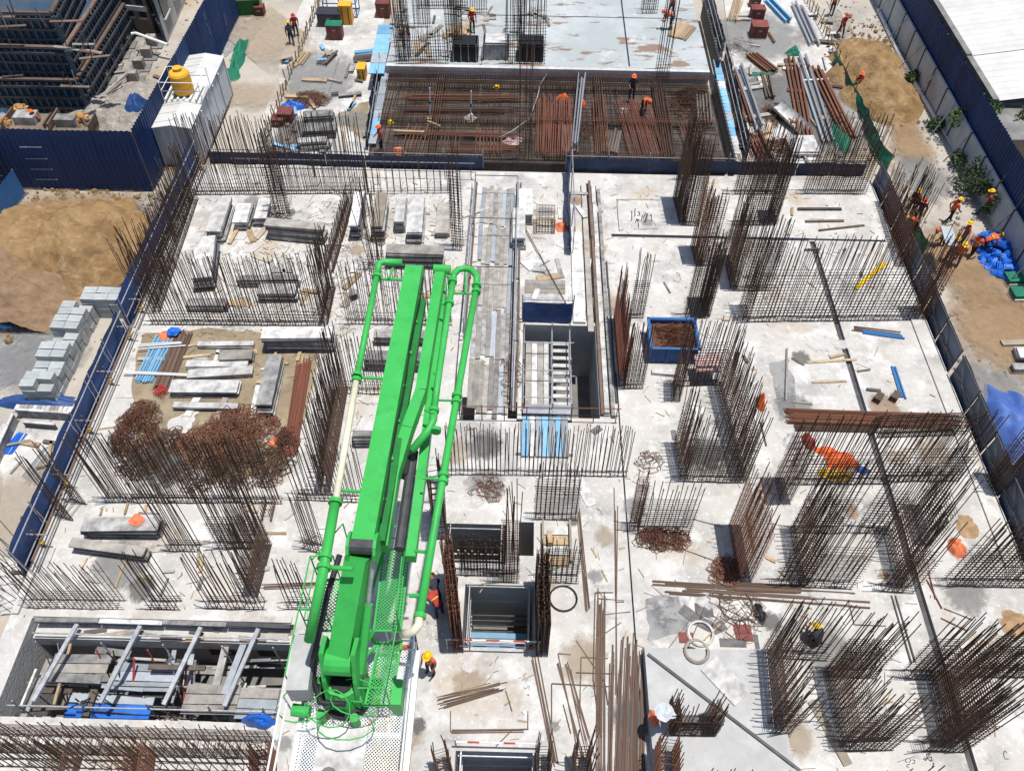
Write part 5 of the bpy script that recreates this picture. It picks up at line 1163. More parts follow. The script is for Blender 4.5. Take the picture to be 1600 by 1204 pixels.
for a in (
    ('worker in orange vest and yellow helmet leaning on the white platform rail', (674, 1050), 0, 150, 'stand', VO, 'yellow'),
    ('worker in orange helmet bending beside the mesh walkway of the boom', (642, 1030), 0, 100, 'bend', VO, 'orange'),
    ('worker in yellow helmet at the pit edge beside the boom outlet pipe', (684, 945), 0, 20, 'bend', 'shirt_dark', 'yellow'),
    ('second worker in yellow helmet bending right behind the first at the pit edge', (688, 962), 0, 40, 'bend', VR, 'yellow'),
    ('worker in yellow helmet and dark clothes crouching inside a rebar cage', (1272, 1006), 0, 20, 'squat', 'shirt_dark', 'yellow'),
    ('worker in dark top and orange helmet standing on the far rebar deck', (986, 156), .37, 180, 'stand', 'shirt_dark', 'orange'),
    ('worker in orange vest holding a bar on the far rebar deck', (1004, 177), .37, 200, 'bend', VO, 'orange'),
    ('worker in dark trousers walking on the far wet slab', (1048, 26), .95, 30, 'walk', VR, 'red'),
    ('worker in red helmet bending over the round timbers on the far slab', (1048, 46), .95, 90, 'bend', VR, 'orange'),
    ('worker in red crouching by the left edge of the far rebar deck', (597, 236), .37, 120, 'stand', VR, 'orange'),
    ('worker by the timber pile in yellow helmet on the far slab', (738, 52), .95, 200, 'stand', VR, 'yellow'),
    ('worker in red shirt walking beside the low timber fence', (464, 58), GZ, 200, 'walk', VR, 'red'),
    ('worker in yellow helmet by the low timber fence', (457, 72), GZ, 20, 'walk', 'shirt_dark', 'yellow'),
    ('worker in red walking near the top of the right road', (1298, 24), GZ, 160, 'walk', VR, 'red'),
    ('worker in red walking alongside the oval soil heap', (1311, 58), GZ, 200, 'walk', VR, 'red'),
    ('worker in orange helmet behind the green net beside the soil heap', (1334, 150), GZ, 200, 'stand', VR, 'orange'),
    ('worker in yellow helmet walking alone on the grey road', (1479, 348), GZ, -80, 'walk', VO, 'yellow'),
    ('worker in yellow helmet striding by the drain kerb under the white wall', (1534, 336), GZ, 60, 'walk', VR, 'yellow'),
    ('worker in yellow helmet beside the edge guard above the green net', (1420, 335), GZ, 120, 'stand', VR, 'yellow'),
    ('worker with bare orange hood behind the edge guard', (1428, 350), GZ, 160, 'stand', 'shirt_dark', 'orange'),
    ('worker in yellow helmet low behind the edge guard', (1424, 366), GZ, 100, 'bend', VO, 'yellow'),
    ('worker carrying a pale panel overhead', (1498, 386), GZ, 80, 'stand', VR, 'yellow'),
    ('worker in orange vest at the front end of the pale panel', (1470, 385), GZ, 100, 'bend', VO, 'orange'),
    ('worker in orange vest at the rebar corner in yellow helmet', (1478, 410), GZ, 120, 'stand', VO, 'yellow'),
    ('worker in orange vest walking away from the rebar corner', (1489, 416), GZ, 160, 'walk', VO, 'yellow'),
    ('worker in pink vest and blue helmet walking towards the blue fittings', (1513, 404), GZ, -60, 'walk', VO, 'bright_blue'),
    ('worker in yellow helmet bending at the pile of blue fittings', (1530, 396), GZ, -80, 'bend', VO, 'yellow'),
    ('worker in orange helmet at the left neighbouring site', (66, 212), GZ, 0, 'stand', VO, 'orange'),
):
    person(*a[:7], sc=.95)

# ------------------------------------------------------------------ site container with water tank
RZ = GZ+2.75
fl, fr, br_, bl = P(238, 196, RZ), P(298, 194, RZ), P(344, 84, RZ), P(294, 86, RZ)
cw = (fr-fl).length; cl = ((bl-fl).length+(br_-fr).length)/2; cc = (fl+fr+br_+bl)/4; ca = math.atan2((bl-fl).y, (bl-fl).x)-math.pi/2
t = thing('site_container', 'white corrugated site cabin beside the tall blue fence', 'container', (cc.x, cc.y, GZ)); t.rotation_euler = (0, 0, ca)
def kid(mb, name, m, par): 
    o = bpy.data.objects.new(name, mb.mesh(name, m)); COL.objects.link(o); o.parent = par; return o
hw, hl = cw/2, cl/2
for s, nm in ((-1, 'side_wall'), (1, 'side_wall')):
    mb = MB(); n = int(cl/.11)
    pr = [(s*(hw-.03+.02*(1 if (i//2) % 2 else -1)), -hl+cl*i/n) for i in range(n+1)]
    mb.add([(x, y, .2) for x, y in pr]+[(x, y, 2.62) for x, y in pr], [(i, i+1, n+2+i, n+1+i) for i in range(n)]); kid(mb, nm, 'container', t)
for s in (-1, 1):
    mb = MB(); n = int(cw/.11); pr = [(-hw+.03+(cw-.06)*i/n, s*(hl-.03+.02*(1 if (i//2) % 2 else -1))) for i in range(n+1)]
    mb.add([(x, y, .2) for x, y in pr]+[(x, y, 2.62) for x, y in pr], [(i, i+1, n+2+i, n+1+i) for i in range(n)]); kid(mb, 'end_wall', 'container', t)
mb = MB(); mb.add([(-hw-.06, -hl-.1, 2.6), (0, -hl-.1, 2.78), (hw+.06, -hl-.1, 2.6), (-hw-.06, hl+.1, 2.6), (0, hl+.1, 2.78), (hw+.06, hl+.1, 2.6)], [(0, 1, 4, 3), (1, 2, 5, 4), (0, 2, 1), (3, 4, 5), (3, 5, 2, 0)])
ro = kid(mb, 'roof', 'roof_white', t)
for k in range(9): kid(MB().beam((-hw-.05, -hl+cl*(k+.5)/9, 2.615), (0, -hl+cl*(k+.5)/9, 2.795), .03, .02), 'roof_seam', 'roof_white', ro)
mb = MB().b2(-hw, hw, -hl, hl, .08, .2); kid(mb, 'underframe', 'steel_dark', t)
for x in (-hw+.2, hw-.2):
    for y in (-hl+.3, 0, hl-.3): kid(MB().b2(x-.15, x+.15, y-.15, y+.15, 0, .1), 'foot_block', 'concrete_grey', t)
for k in range(5): kid(MB().b2(hw-.01, hw+.03, -hl+.5+k*1.25, -hl+.54+k*1.25, .2, 2.6), 'seam', 'wall_white', t)
for k in range(5): kid(MB().ball((hw+.04, -hl+.6+k*1.25, 2.4), .06, 8, 6), 'wall_lamp', 'white_steel', t)
for sx_ in (-hw, hw):
    for sy_ in (-hl, hl): kid(MB().b2(sx_-.05, sx_+.05, sy_-.05, sy_+.05, .1, 2.6), 'corner_post', 'container', t)
tb_ = P(288, 143, RZ+.12)
t = thing('water_tank', 'ribbed orange-yellow water tank on the white cabin roof', 'water tank', tb_)
prof = [(.02, 1.18), (.2, 1.17), (.22, 1.10), (.48, 1.02), (.55, .92), (.55, .80), (.52, .78), (.55, .76), (.55, .56), (.52, .54), (.55, .52), (.55, .32), (.52, .30), (.55, .28), (.55, .05), (.5, 0)]
mb = MB(); n = 24
for r_, z_ in prof: mb.v += [(tb_.x+r_*math.cos(2*math.pi*i/n), tb_.y+r_*math.sin(2*math.pi*i/n), tb_.z+z_*1.15) for i in range(n)]
for j in range(len(prof)-1): mb.f += [(j*n+i, (j+1)*n+i, (j+1)*n+(i+1) % n, j*n+(i+1) % n) for i in range(n)]
mb.m = [0]*len(mb.f); mb.build('tank_body', 'tank', t, smooth=False)
MB().bar(tb_+Vector((0, 0, 1.34)), tb_+Vector((0, 0, 1.42)), .24, 16).build('lid', 'tank', t)
t = thing('tank_stand', 'pale pipe stand and railing around the orange-yellow tank', 'railing', tb_-Vector((0, 0, .14)))
for dx in (-.9, 1.2):
    for dy in (-.8, .8): MB().bar(tb_+Vector((dx, dy, -.14)), tb_+Vector((dx, dy, 1.0)), .022, 6).build('post', 'white_steel', t)
for z in (.5, 1.0):
    for a, b in (((-.9, -.8), (1.2, -.8)), ((1.2, -.8), (1.2, .8)), ((1.2, .8), (-.9, .8)), ((-.9, .8), (-.9, -.8))):
        MB().bar(tb_+Vector((*a, z)), tb_+Vector((*b, z)), .02, 6).build('rail', 'white_steel', t)
for k in range(7): MB().beam(tb_+Vector((-.85+k*.33, -.75, -.06)), tb_+Vector((-.85+k*.33, .75, -.06)), .09, .1).build('slat', 'white_steel', t)

# ------------------------------------------------------------------ neighbouring site behind the left fence
t = thing('formwork_podium', 'stepped dark blue steel formwork of the neighbouring building with ribbed faces', 'formwork', P(117, 124, 2.0)*1.0); t.location.z = GZ
def step(pts, z0, z1, back):
    a, b, c = [P(x, y, z1) for x, y in pts]
    a.x -= 14
    d = (c-b).normalized(); c = b+d*16
    poly = [(a.x, a.y), (b.x, b.y), (c.x, c.y), (a.x, c.y)]
    MB().prism(poly, z0, z1-.25).build('form_core', 'form_blue', t)
    for p, q in ((a, b), (b, c)):
        L = (q-p).length; u_ = (q-p)/L; nn = Vector((u_.y, -u_.x, 0)); n = int(L/.42)
        MB().beam(p+Vector((0, 0, -.06)), q+Vector((0, 0, -.06)), .22, .12).build('top_rim', 'rebar_dry', t)
        mb = MB()
        for i in range(n+1):
            o = p+u_*(L*i/n)+nn*.07; o.z = z0
            r_ = MB().box((o.x, o.y, (z0+z1)/2-.1), (.09, .14, z1-z0-.25), math.atan2(u_.y, u_.x)+0).build('rib', 'form_blue', t)
        for k in range(3):
            z = z0+(z1-z0)*(.2+.3*k); MB().beam(p+nn*.17+Vector((0, 0, z-z1)), q+nn*.17+Vector((0, 0, z-z1)), .08, .14).build('waler', 'steel_dark', t)
step([(0, 122), (118, 124), (177, 30)], GZ, 1.7, 1); step([(49, 67), (100, 73), (146, 3)], 1.4, 3.3, 1); step([(30, 18), (79, 19), (92, -6)], 3.0, 4.9, 1)
for k in range(8):
    a = P(49+k*14, 94-k*11, 2.1); 
t = thing('footing_blocks', 'pale concrete pedestal rows on the neighbouring site floor', 'pedestals', P(200, 100, GZ))
k = 0
for px, py in ((165, 128), (176, 107), (188, 88), (198, 72), (220, 108), (232, 90), (240, 72), (210, 128)):
    c = P(px, py, GZ); MB().box(c+Vector((0, 0, .35)), (.62, .5, .7), .1).build('pedestal', 'rubble', t)
    MB().box(c+Vector((0, 0, .04)), (1.25, .95, .1), .1).build('footing', 'concrete_dark', t)
MB().beam(P(158, 152, GZ+.3), P(198, 115, GZ+.7), .16, .12).build('timber', 'plank', t); MB().beam(P(163, 150, GZ+.4), P(190, 128, GZ+.6), .1, .1).build('timber', 'plank', t)
MB().path([P(205, 53, .8), P(212, 52, .8), P(262, 70, .5)], .09, 8).build('pipe', 'white_steel', t)
structure(MB().prism([tuple(P(x, y, GZ)[:2]) for x, y in ((-60, 225), (190, 222), (262, 40), (180, 20), (90, 130), (-60, 140))], GZ, GZ+.02).build('neighbour_floor', 'rubble', off=(0, 0, 0)))
t = thing('pump_skid', 'steel skid with a pump and orange wrapped valves behind the tall fence', 'pump', P(60, 200, GZ))
for (px, py, wx, wy, h) in ((50, 190, 2.6, 1.6, .9), (112, 195, 2.5, 1.2, .8)):
    c = P(px, py, GZ+h); MB().box((c.x, c.y, GZ+h/2), (wx, wy, h)).build('skid_frame', 'wall_brown', t)
    for dx in (-1, 1): MB().box((c.x+dx*wx*.5, c.y, GZ+h+.2), (.08, wy, .4)).build('upstand', 'rebar_dry', t)
    MB().box((c.x-.2, c.y, GZ+h+.25), (wx*.45, wy*.5, .5)).build('pump_body', 'panel_grey', t)
for px, py in ((115, 186), (5, 192), (126, 184), (32, 170)):
    c = P(px, py, .5); MB().ball(c, (.42, .28, .28), 14, 10, fn=lambda d: 1+.5*noise.noise(d*2.2)+.25*noise.noise(d*5)).build('wrapped_valve', 'tan_cover', t)
    MB().bar(c+Vector((.2, -.2, .1)), c+Vector((.9, -1.1, -.9)), .09, 8).build('spout', 'rebar_dry', t)
    MB().bar(c, Vector((c.x, c.y, GZ)), .1, 8).build('stem', 'steel_dark', t)
def drape(label, px, z, sx_, sy_, h, m, seed, name='tarpaulin', cat='tarpaulin'):
    "crumpled cloth: ragged outline, folds running to the rim"
    c = P(*px, z); N, K = 40, 11; vs = []; fs = []
    for j in range(K+1):
        for i in range(N):
            a = 2*math.pi*i/N; d = Vector((math.cos(a), math.sin(a), 0)); r = j/K
            rim = 1+.38*noise.noise((d.x*1.1+seed*3.1, d.y*1.1, seed))+.16*noise.noise((d.x*3.5, d.y*3.5, seed+4))
            x, y = d.x*r*rim, d.y*r*rim
            top = (1-r**2.2)*(.7+.6*noise.noise((x*1.5+seed, y*1.5, 2)))
            fold = .16*math.sin(a*7+4*noise.noise((x*2, y*2, seed)))*r*(1-r*.6)+.22*noise.noise((x*4, y*4, seed))*(1-r*.4)
            zz = h*(top+fold*(.4 if h < .3 else .55)); vs.append(c+Vector((x*sx_, y*sy_, max(.012+.01*(1-r), zz))))
    fs = [(j*N+i, (j+1)*N+i, (j+1)*N+(i+1) % N, j*N+(i+1) % N) for j in range(1, K) for i in range(N)]+[tuple(range(N, 2*N))]
    return tag(MB().add(vs, fs).build(name, m, smooth=True), label, cat)
drape('turquoise tarpaulin over a barrel on the neighbouring formwork', (20, 78), 2.0, 1.9, .8, .9, 'light_blue', 1)
drape('turquoise tarpaulin at the left edge behind the fence', (2, 165), GZ, 1.2, 1.0, 1.8, 'light_blue', 2)
drape('blue cloth hung on the corner of the tall blue fence', (214, 165), GZ+3.0, .6, .7, .8, 'tarp_blue', 3)
def building(label, base, z1, m, win, seed, roof='wall_grey', rows=3, cols=4):
    pts = [P(x, y, GZ) for x, y in base]
    t = thing('background_building', label, 'building', pts[0]); MB().prism([(p.x, p.y) for p in pts], GZ, z1).build('wall', m, t)
    poly = [(p.x, p.y) for p in pts]; cx = sum(p[0] for p in poly)/len(poly); cy = sum(p[1] for p in poly)/len(poly)
    MB().prism([(cx+(x-cx)*1.02, cy+(y-cy)*1.02) for x, y in poly], z1, z1+.25).build('roof', roof, t)
    for e in win:
        a, b = pts[e], pts[(e+1) % len(pts)]; d = b-a; L = d.length; u_ = d/L
        area = sum(poly[i][0]*poly[(i+1) % len(poly)][1]-poly[(i+1) % len(poly)][0]*poly[i][1] for i in range(len(poly)))
        nn = Vector((u_.y, -u_.x, 0))*(1 if area > 0 else -1)
        for i in range(cols):
            for j in range(rows):
                c = a+u_*(L*(i+.5)/cols)+nn*.02; z = GZ+1.2+(z1-GZ-1.5)*j/rows
                w_ = MB().box((c.x, c.y, z+.7), (L/cols*.5, .1, 1.2), math.atan2(u_.y, u_.x)).build('window', 'glass', t)
                MB().box((c.x+nn.x*.06, c.y+nn.y*.06, z+.06), (L/cols*.56, .16, .1), math.atan2(u_.y, u_.x)).build('sill', 'wall_white', w_)
        MB().beam(a+nn*.1+Vector((0, 0, (z1-GZ)*.52)), b+nn*.1+Vector((0, 0, (z1-GZ)*.52)), .2, .3).build('band', 'wall_white', t)
    return t
building('brown walled building behind the stepped blue formwork', [(168, 50), (245, 58), (275, -30), (190, -40)], 3.2, 'wall_brown', [0], 1, rows=1, cols=4)
building('grey facade with dark windows beside the top of the tall blue fence', [(262, 68), (300, -20), (262, -40), (236, 30)], 5.5, 'wall_white', [3, 0], 2, rows=2, cols=3)
building('dark green shed beyond the top of the gravel patch', [(346, 28), (410, 24), (408, -30), (352, -30)], 2.0, 'green_dark', [0], 3, 'green_dark', 1, 2)
# warehouses with white corrugated roofs on the right
def warehouse(label, px, z, L, W, seed):
    a = P(*px, z); t = thing('warehouse', label, 'building', (a.x, a.y, GZ))
    MB().b2(a.x+.35, a.x+W, a.y, a.y+L, GZ, z-.35).build('wall', 'wall_grey', t)
    n = int(L/.28); mb = MB(); pr = [(a.y-.3+(L+.5)*i/n, .04*(1 if (i//1) % 2 else -1)) for i in range(n+1)]
    mb.add([(a.x, y, z+h) for y, h in pr]+[(a.x+W, y, z+h+W*.16) for y, h in pr], [(i, n+1+i, n+2+i, i+1) for i in range(n)]); r_ = mb.build('roof', 'roof_white', t)
    MB().beam((a.x-.12, a.y-.3, z-.1), (a.x-.12, a.y+L, z-.1), .35, .3).build('gutter', 'wall_grey', t)
    MB().beam((a.x+W*.5, a.y-.32, z+W*.08-.06), (a.x+W*.5, a.y+L+.2, z+W*.08+.14), .2, .05).build('roof_seam', 'roof_white', r_)
    for k in range(6): MB().b2(a.x+.2, a.x+.5, a.y+L*(k+.3)/6, a.y+L*(k+.3)/6+.3, GZ, z-.3).build('pier', 'concrete_dark', t)
    return t
warehouse('near warehouse with a white corrugated roof beyond the blue hoarding', (1557, 152), 2.2, 7.4, 14, 1)
warehouse('far warehouse with a white corrugated roof beyond the blue hoarding', (1515, 82), 2.3, 24, 16, 2)
t = thing('rear_shed', 'dark shed roof below the near white warehouse', 'shed', P(1590, 190, GZ))
a = P(1600, 200, 1.6); a.x = 27.6; MB().b2(a.x-1.5, a.x+9, a.y-1.0, a.y+3.0, GZ, 1.6).build('wall', 'wall_brown', t); MB().b2(a.x-1.8, a.x+9, a.y-1.3, a.y+3.2, 1.6, 1.72).build('roof', 'wall_grey', t)

# ------------------------------------------------------------------ vegetation
def tree(label, px, h, r, seed, m='leaf', n=900, cat='tree', z=GZ, leafs=.11):
    rn = random.Random(seed); b = P(*px, z); t = thing('tree' if cat == 'tree' else 'bush', label, cat, b)
    mb = MB(); mb.path([b, b+Vector((.05, 0, h*.35)), b+Vector((.1, .1, h*.7))], [.09, .06, .03], 7); tips = []
    for k in range(9):
        a = rn.uniform(0, 6.28); s = b+Vector((.05, .02, h*rn.uniform(.2, .6))); e = s+Vector((math.cos(a)*r*rn.uniform(.4, .8), math.sin(a)*r*rn.uniform(.4, .8), h*rn.uniform(.15, .4)))
        mb.path([s, s.lerp(e, .5)+Vector((0, 0, .08)), e], [.035, .025, .012], 5); tips.append(e)
    mb.build('trunk', 'bark', t); lf_ = MB()
    tips.append(b+Vector((0, 0, h*.8)))
    for i in range(n):
        c = rn.choice(tips); d = Vector((rn.gauss(0, 1), rn.gauss(0, 1), rn.gauss(0, .8))).normalized()*r*.45*rn.random()**.4
        p = c+d; q = Quaternion((rn.gauss(0, 1), rn.gauss(0, 1), rn.gauss(0, 1), rn.gauss(0, 1))).normalized(); s = leafs*rn.uniform(.6, 1.4)
        lf_.add([p+q@Vector(v) for v in ((-s*.45, 0, 0), (0, -s, .03), (s*.45, 0, 0), (0, s, .03))], [(0, 1, 2, 3)])
    stuff(lf_.build('crown', m, t)); return t
tree('tall bush growing against the white boundary wall', (1505, 225), 2.6, 1.3, 1, n=1500)
tree('dark shrub under the tall bush by the white wall', (1510, 300), 1.3, 1.2, 2, 'leaf_dark', 1100, 'bush')
tree('green shrub between the drain pipe and the white wall', (1540, 330), 1.5, .9, 3, n=800, cat='bush')
tree('tree growing beyond the blue hoarding', (1590, 250), 2.6, 1.2, 4, n=1100)
tree('creeper covered sapling at the right edge by the blue fittings', (1590, 375), 2.0, 1.1, 5, n=1100)
tree('green tree at the left edge in front of the tall blue fence', (8, 310), 3.0, 1.1, 6, n=1300)
tree('low weeds along the road kerb below the oval soil heap', (1462, 205), .6, .7, 7, 'leaf_dark', 420, 'bush')
tree('weeds in the gutter before the white wall', (1425, 130), .5, .6, 8, 'leaf_dark', 300, 'bush')
tree('weeds at the kerb behind the lone walking worker', (1500, 260), .7, .8, 9, 'leaf_dark', 420, 'bush')

# ------------------------------------------------------------------ loose things
# blue skip full of bent bars
a, b = P(1014, 566), P(1086, 566); d_ = 1.75; hh = .95
t = thing('steel_skip', 'blue steel skip filled with rusty bent bars', 'skip', ((a.x+b.x)/2, a.y+d_/2, 0))
for x0, x1, y0, y1, nm in ((a.x, b.x, a.y, a.y+.06, 'front_side'), (a.x, b.x, a.y+d_-.06, a.y+d_, 'back_side'), (a.x, a.x+.06, a.y+.06, a.y+d_-.06, 'end_side'), (b.x-.06, b.x, a.y+.06, a.y+d_-.06, 'end_side'), (a.x+.06, b.x-.06, a.y+.06, a.y+d_-.06, 'floor')):
    MB().b2(x0, x1, y0, y1, .06, hh if nm != 'floor' else .12).build(nm, 'skip_blue', t)
for y in (a.y-.03, a.y+d_+.03): MB().beam((a.x-.06, y, hh), (b.x+.06, y, hh), .09, .07).build('rim', 'sheet_blue', t)
for x in (a.x-.03, b.x+.03): MB().beam((x, a.y-.06, hh), (x, a.y+d_+.06, hh), .09, .07).build('rim', 'sheet_blue', t)
for k in range(4): MB().b2(a.x+.1+k*(b.x-a.x-.3)/3, a.x+.2+k*(b.x-a.x-.3)/3, a.y-.05, a.y, .06, hh-.04).build('stiffener', 'skip_blue', t)
for x in (a.x+.3, b.x-.3): MB().b2(x-.08, x+.08, a.y+.1, a.y+d_-.1, 0, .06).build('skid', 'steel_dark', t)
tangle('rusty bent bars filling the blue skip', (0, 0), .1, .1, 1, 'rebar_rust')  # placeholder replaced below
bpy.data.objects.remove([o for o in COL.objects if o.get('label') == 'rusty bent bars filling the blue skip'][0])
mb = MB(); rn = random.Random(5)
for i in range(170):
    p = Vector((rn.uniform(a.x+.15, b.x-.45), rn.uniform(a.y+.15, a.y+d_-.25), rn.uniform(.7, 1.0))); an = rn.gauss(0, .5); L = rn.uniform(.3, 1.1)
    q = Vector((min(b.x-.1, p.x+L*math.cos(an)), max(a.y+.1, min(a.y+d_-.1, p.y+L*math.sin(an))), p.z+rn.uniform(-.05, .05))); mb.bar(p, q, .011, 3)
    mb.bar(q, q+Vector((rn.uniform(-.1, 0), rn.uniform(-.2, .2) if a.y+.35 < q.y < a.y+d_-.35 else 0, rn.uniform(-.04, .06))), .011, 3)
mb.b2(a.x+.1, b.x-.1, a.y+.1, a.y+d_-.1, .121, .74)
tag(mb.build('scrap_bars', 'rebar_rust'), 'rusty bent bars filling the blue skip', 'scrap bars')
# stirrup heaps on the mud
for k, (lab, pc, R, h, n, m, fl_) in enumerate((
    ('tall heap of rusty stirrups at the left end of the mud', (213, 672), 1.05, .85, 240, 'rebar_rust', (.75, 1.35)),
    ('small heap of stirrups between the two large heaps', (262, 690), .6, .35, 70, 'rebar', (1, 1)),
    ('large heap of red brown stirrups at the right of the mud', (378, 668), 1.2, .75, 260, 'rebar_rust', (1.3, .9)),
    ('heap of stirrups merging below the large red brown heap', (340, 700), 1.2, .7, 240, 'rebar_rust', (1.5, .9)),
    ('dark heap of stirrups behind the row of thick bars', (388, 728), 1.3, .7, 260, 'rebar', (1.3, .8)),
    ('flat scatter of bent bars near the white slurry', (298, 742), .9, .25, 90, 'rebar_dry', (1.3, .8)),
    ('dark stirrups half under the thick bars at the left', (225, 722), .9, .4, 110, 'rebar', (1, 1)))):
    tangle(lab, pc, R, h, n, m, 0.004, seed=20+k, flat=fl_)
tangle('coil of rusty stirrups at the foot of the rusty cage', (1135, 893), .55, .3, 80, 'rebar_rust', 0, seed=40)
tangle('rusty stirrup pile in front of the loosely tied box', (1035, 843), .75, .35, 120, 'rebar_rust', 0, seed=41, flat=(1.3, .5))
tangle('loose tangle of binding wire above the lift pit', (762, 765), .6, .1, 40, 'rebar_rust', 0, 'wire_tangle', 42, .35)
tangle('big brown stirrup pile on the apron', (484, 158), 1.0, .6, 200, 'rebar_rust', GZ, seed=43, flat=(1.2, .8))
tangle('wire scraps on the slab beside the starter bars', (1015, 722), .5, .08, 24, 'rebar_dry', 0, 'wire_scraps', 44, .3)
tangle('loose wire scattered around the dark grout stain', (1148, 955), .8, .06, 26, 'rebar_dry', 0, 'wire_scraps', 45, .7)
tangle('heap of thin bars on the long row of bars by the mud', (448, 690), .45, .5, 90, 'rebar_rust', 0, seed=46, flat=(.8, 1.4))
# lying bars
lying('tall brown bundle of bars leaning along the dense wall by the mud', P(452, 715), P(476, 565), 44, .55, .0, 'rebar_red', layers=4, fan=.03)
lying('long rusty bar pile across the right slab joint', P(1224, 650), P(1502, 660), 50, .75, 0, 'rebar_rust', layers=3, fan=.02)
lying('second layer of dark bars behind the rusty pile', P(1240, 668), P(1370, 672), 16, .3, 0, 'rebar', layers=2)
lying('broad bundle of long brown bars beside the raised slab', P(975, 1260), P(982, 1010), 40, 1.15, 0, 'rebar_dry', .022, layers=2, fan=.05, ln=.12)
lying('long brown bars running from the bundle to the slab joint', P(938, 1260), P(940, 930), 12, .3, 0, 'rebar_dry', .022, layers=1, fan=.02)
lying('two long bars lying alone left of the joint', P(962, 1100), P(962, 770), 3, .12, 0, 'rebar_dry', .02, layers=1)
lying('slanting bars crossing the slab below the lift pit', P(868, 1200), P(833, 1025), 6, .2, 0, 'rebar_dry', .022, layers=1, fan=.03)
lying('fan of bars leaning from the lower rebar column', P(920, 1190), P(883, 1030), 7, .5, 0, 'rebar_dry', .02, layers=1, fan=.12)
lying('pair of bars beside the open mesh wall', P(918, 960), P(903, 800), 5, .16, 0, 'rebar_dry', .018, layers=1)
lying('sheaf of thin bars on the pale slab below the lift pit', P(682, 1098), P(786, 1072), 16, .45, 0, 'rebar_dry', .014, layers=2, fan=.1, ln=.15)
lying('bars bent square along the lower pit edge', P(704, 1142), P(824, 1140), 3, .12, 0, 'rebar_dry', .02, layers=1)
lying('rusty pipes lying below the rusty and C-shaped cages', P(1000, 914), P(1320, 935), 7, .55, 0, 'rebar_dry', .035, name='pipe_bundle', cat='pipes', layers=1, ln=.25)
lying('thick rusty pipes next to the coil of stirrups', P(1145, 915), P(1255, 920), 4, .35, 0.02, 'rebar_dry', .045, name='pipe_bundle', cat='pipes', layers=1)
lying('thin bars lying on the slab in front of the wide wall', P(1330, 512), P(1408, 522), 4, .35, 0, 'rebar_dry', .03, layers=1)
lying('blue painted props lying on the slab beside the guard', P(1345, 518), P(1415, 528), 3, .2, 0, 'sheet_blue', .05, name='prop_bundle', cat='props', layers=1)
lying('pair of blue props lying in depth on the bare slab', P(1410, 624), P(1394, 573), 3, .25, 0, 'sheet_blue', .045, name='prop_bundle', cat='props', layers=1)
lying('short sheaf of bars on the deck beside the boom rail', P(408, 916), P(496, 912), 6, .25, 0, 'rebar_dry', .018, layers=1)
lying('bundle of scaffold tubes with red couplers at the left of the mud', P(252, 610), P(288, 520), 18, .75, 0, 'rebar_dry', .04, name='tube_bundle', cat='scaffold tubes', layers=2)
lying('blue and white tubes on the left slab edge', P(222, 600), P(258, 528), 14, .8, 0, 'light_blue', .04, name='tube_bundle', cat='scaffold tubes', layers=2, fan=.05)
lying('white poles across the left edge and the tube bundles', P(215, 545), P(290, 540), 3, .35, .17, 'white_steel', .03, name='pole_bundle', cat='poles', layers=1)
lying('white pole across the ends of the tube bundles', P(190, 584), P(300, 588), 2, .2, .17, 'white_steel', .03, name='pole_bundle', cat='poles', layers=1)
tangle('red couplers at the lower end of the tube bundle', (252, 612), .3, .15, 30, 'red', .15, 'coupler_pile', 50, .2)
drape('pile of blue and pink straps beside the tube bundle', (262, 525), 0, .45, .4, .35, 'orange_rag', 8, 'strap_pile', 'straps')
drape('blue cloth on the strap pile', (270, 518), 0.28, .3, .25, .2, 'bright_blue', 9, 'cloth', 'cloth')
lying('grey channels stacked on the lower left ground', P(30, 750), P(78, 690), 9, .9, GZ, 'galv', .05, name='channel_bundle', cat='channels', layers=1, fan=.08, ln=.2)
lying('blue hose-like tubes at the left edge of the ground', P(0, 700), P(25, 665), 6, .5, GZ, 'bright_blue', .05, name='tube_bundle', cat='tubes', layers=1, fan=.2)
lying('brown planks piled outside the left rebar cage', P(70, 820), P(105, 770), 8, .9, GZ, 'timber_dark', .09, name='timber_pile', cat='timber', layers=2, fan=.1)
for k, (a_, b_, n_, m_, lab) in enumerate((
    ((1260, 250), (1232, 95), 8, 'rebar_rust', 'rusty steel beams stacked on the right apron'), ((1290, 230), (1246, 92), 6, 'galv', 'grey steel pipes stacked among the rusty beams'),
    ((1325, 225), (1270, 110), 8, 'rebar_rust', 'brown steel sections beside the green net fence'), ((1182, 210), (1148, 112), 5, 'galv', 'pair of dark grey pipes next to the right side form'),
    ((1165, 200), (1140, 120), 4, 'rebar_rust', 'rusty pipes next to the dark grey pipes'), ((1195, 262), (1172, 212), 9, 'rebar_red', 'orange brown bars below the grey pipes'),
    ((1205, 118), (1170, 90), 8, 'rebar_rust', 'bundle of short rusty bars above the green net scrap'), ((1268, 75), (1240, 10), 6, 'galv', 'pale pipes at the top of the right apron'), ((1228, 40), (1195, 5), 5, 'light_blue', 'blue tubes at the top of the right apron'))):
    lying(lab, P(*a_, GZ), P(*b_, GZ), n_, .9 if n_ > 5 else .6, GZ, m_, .085, name='steel_section_stack', cat='steel sections', layers=2, fan=.02)
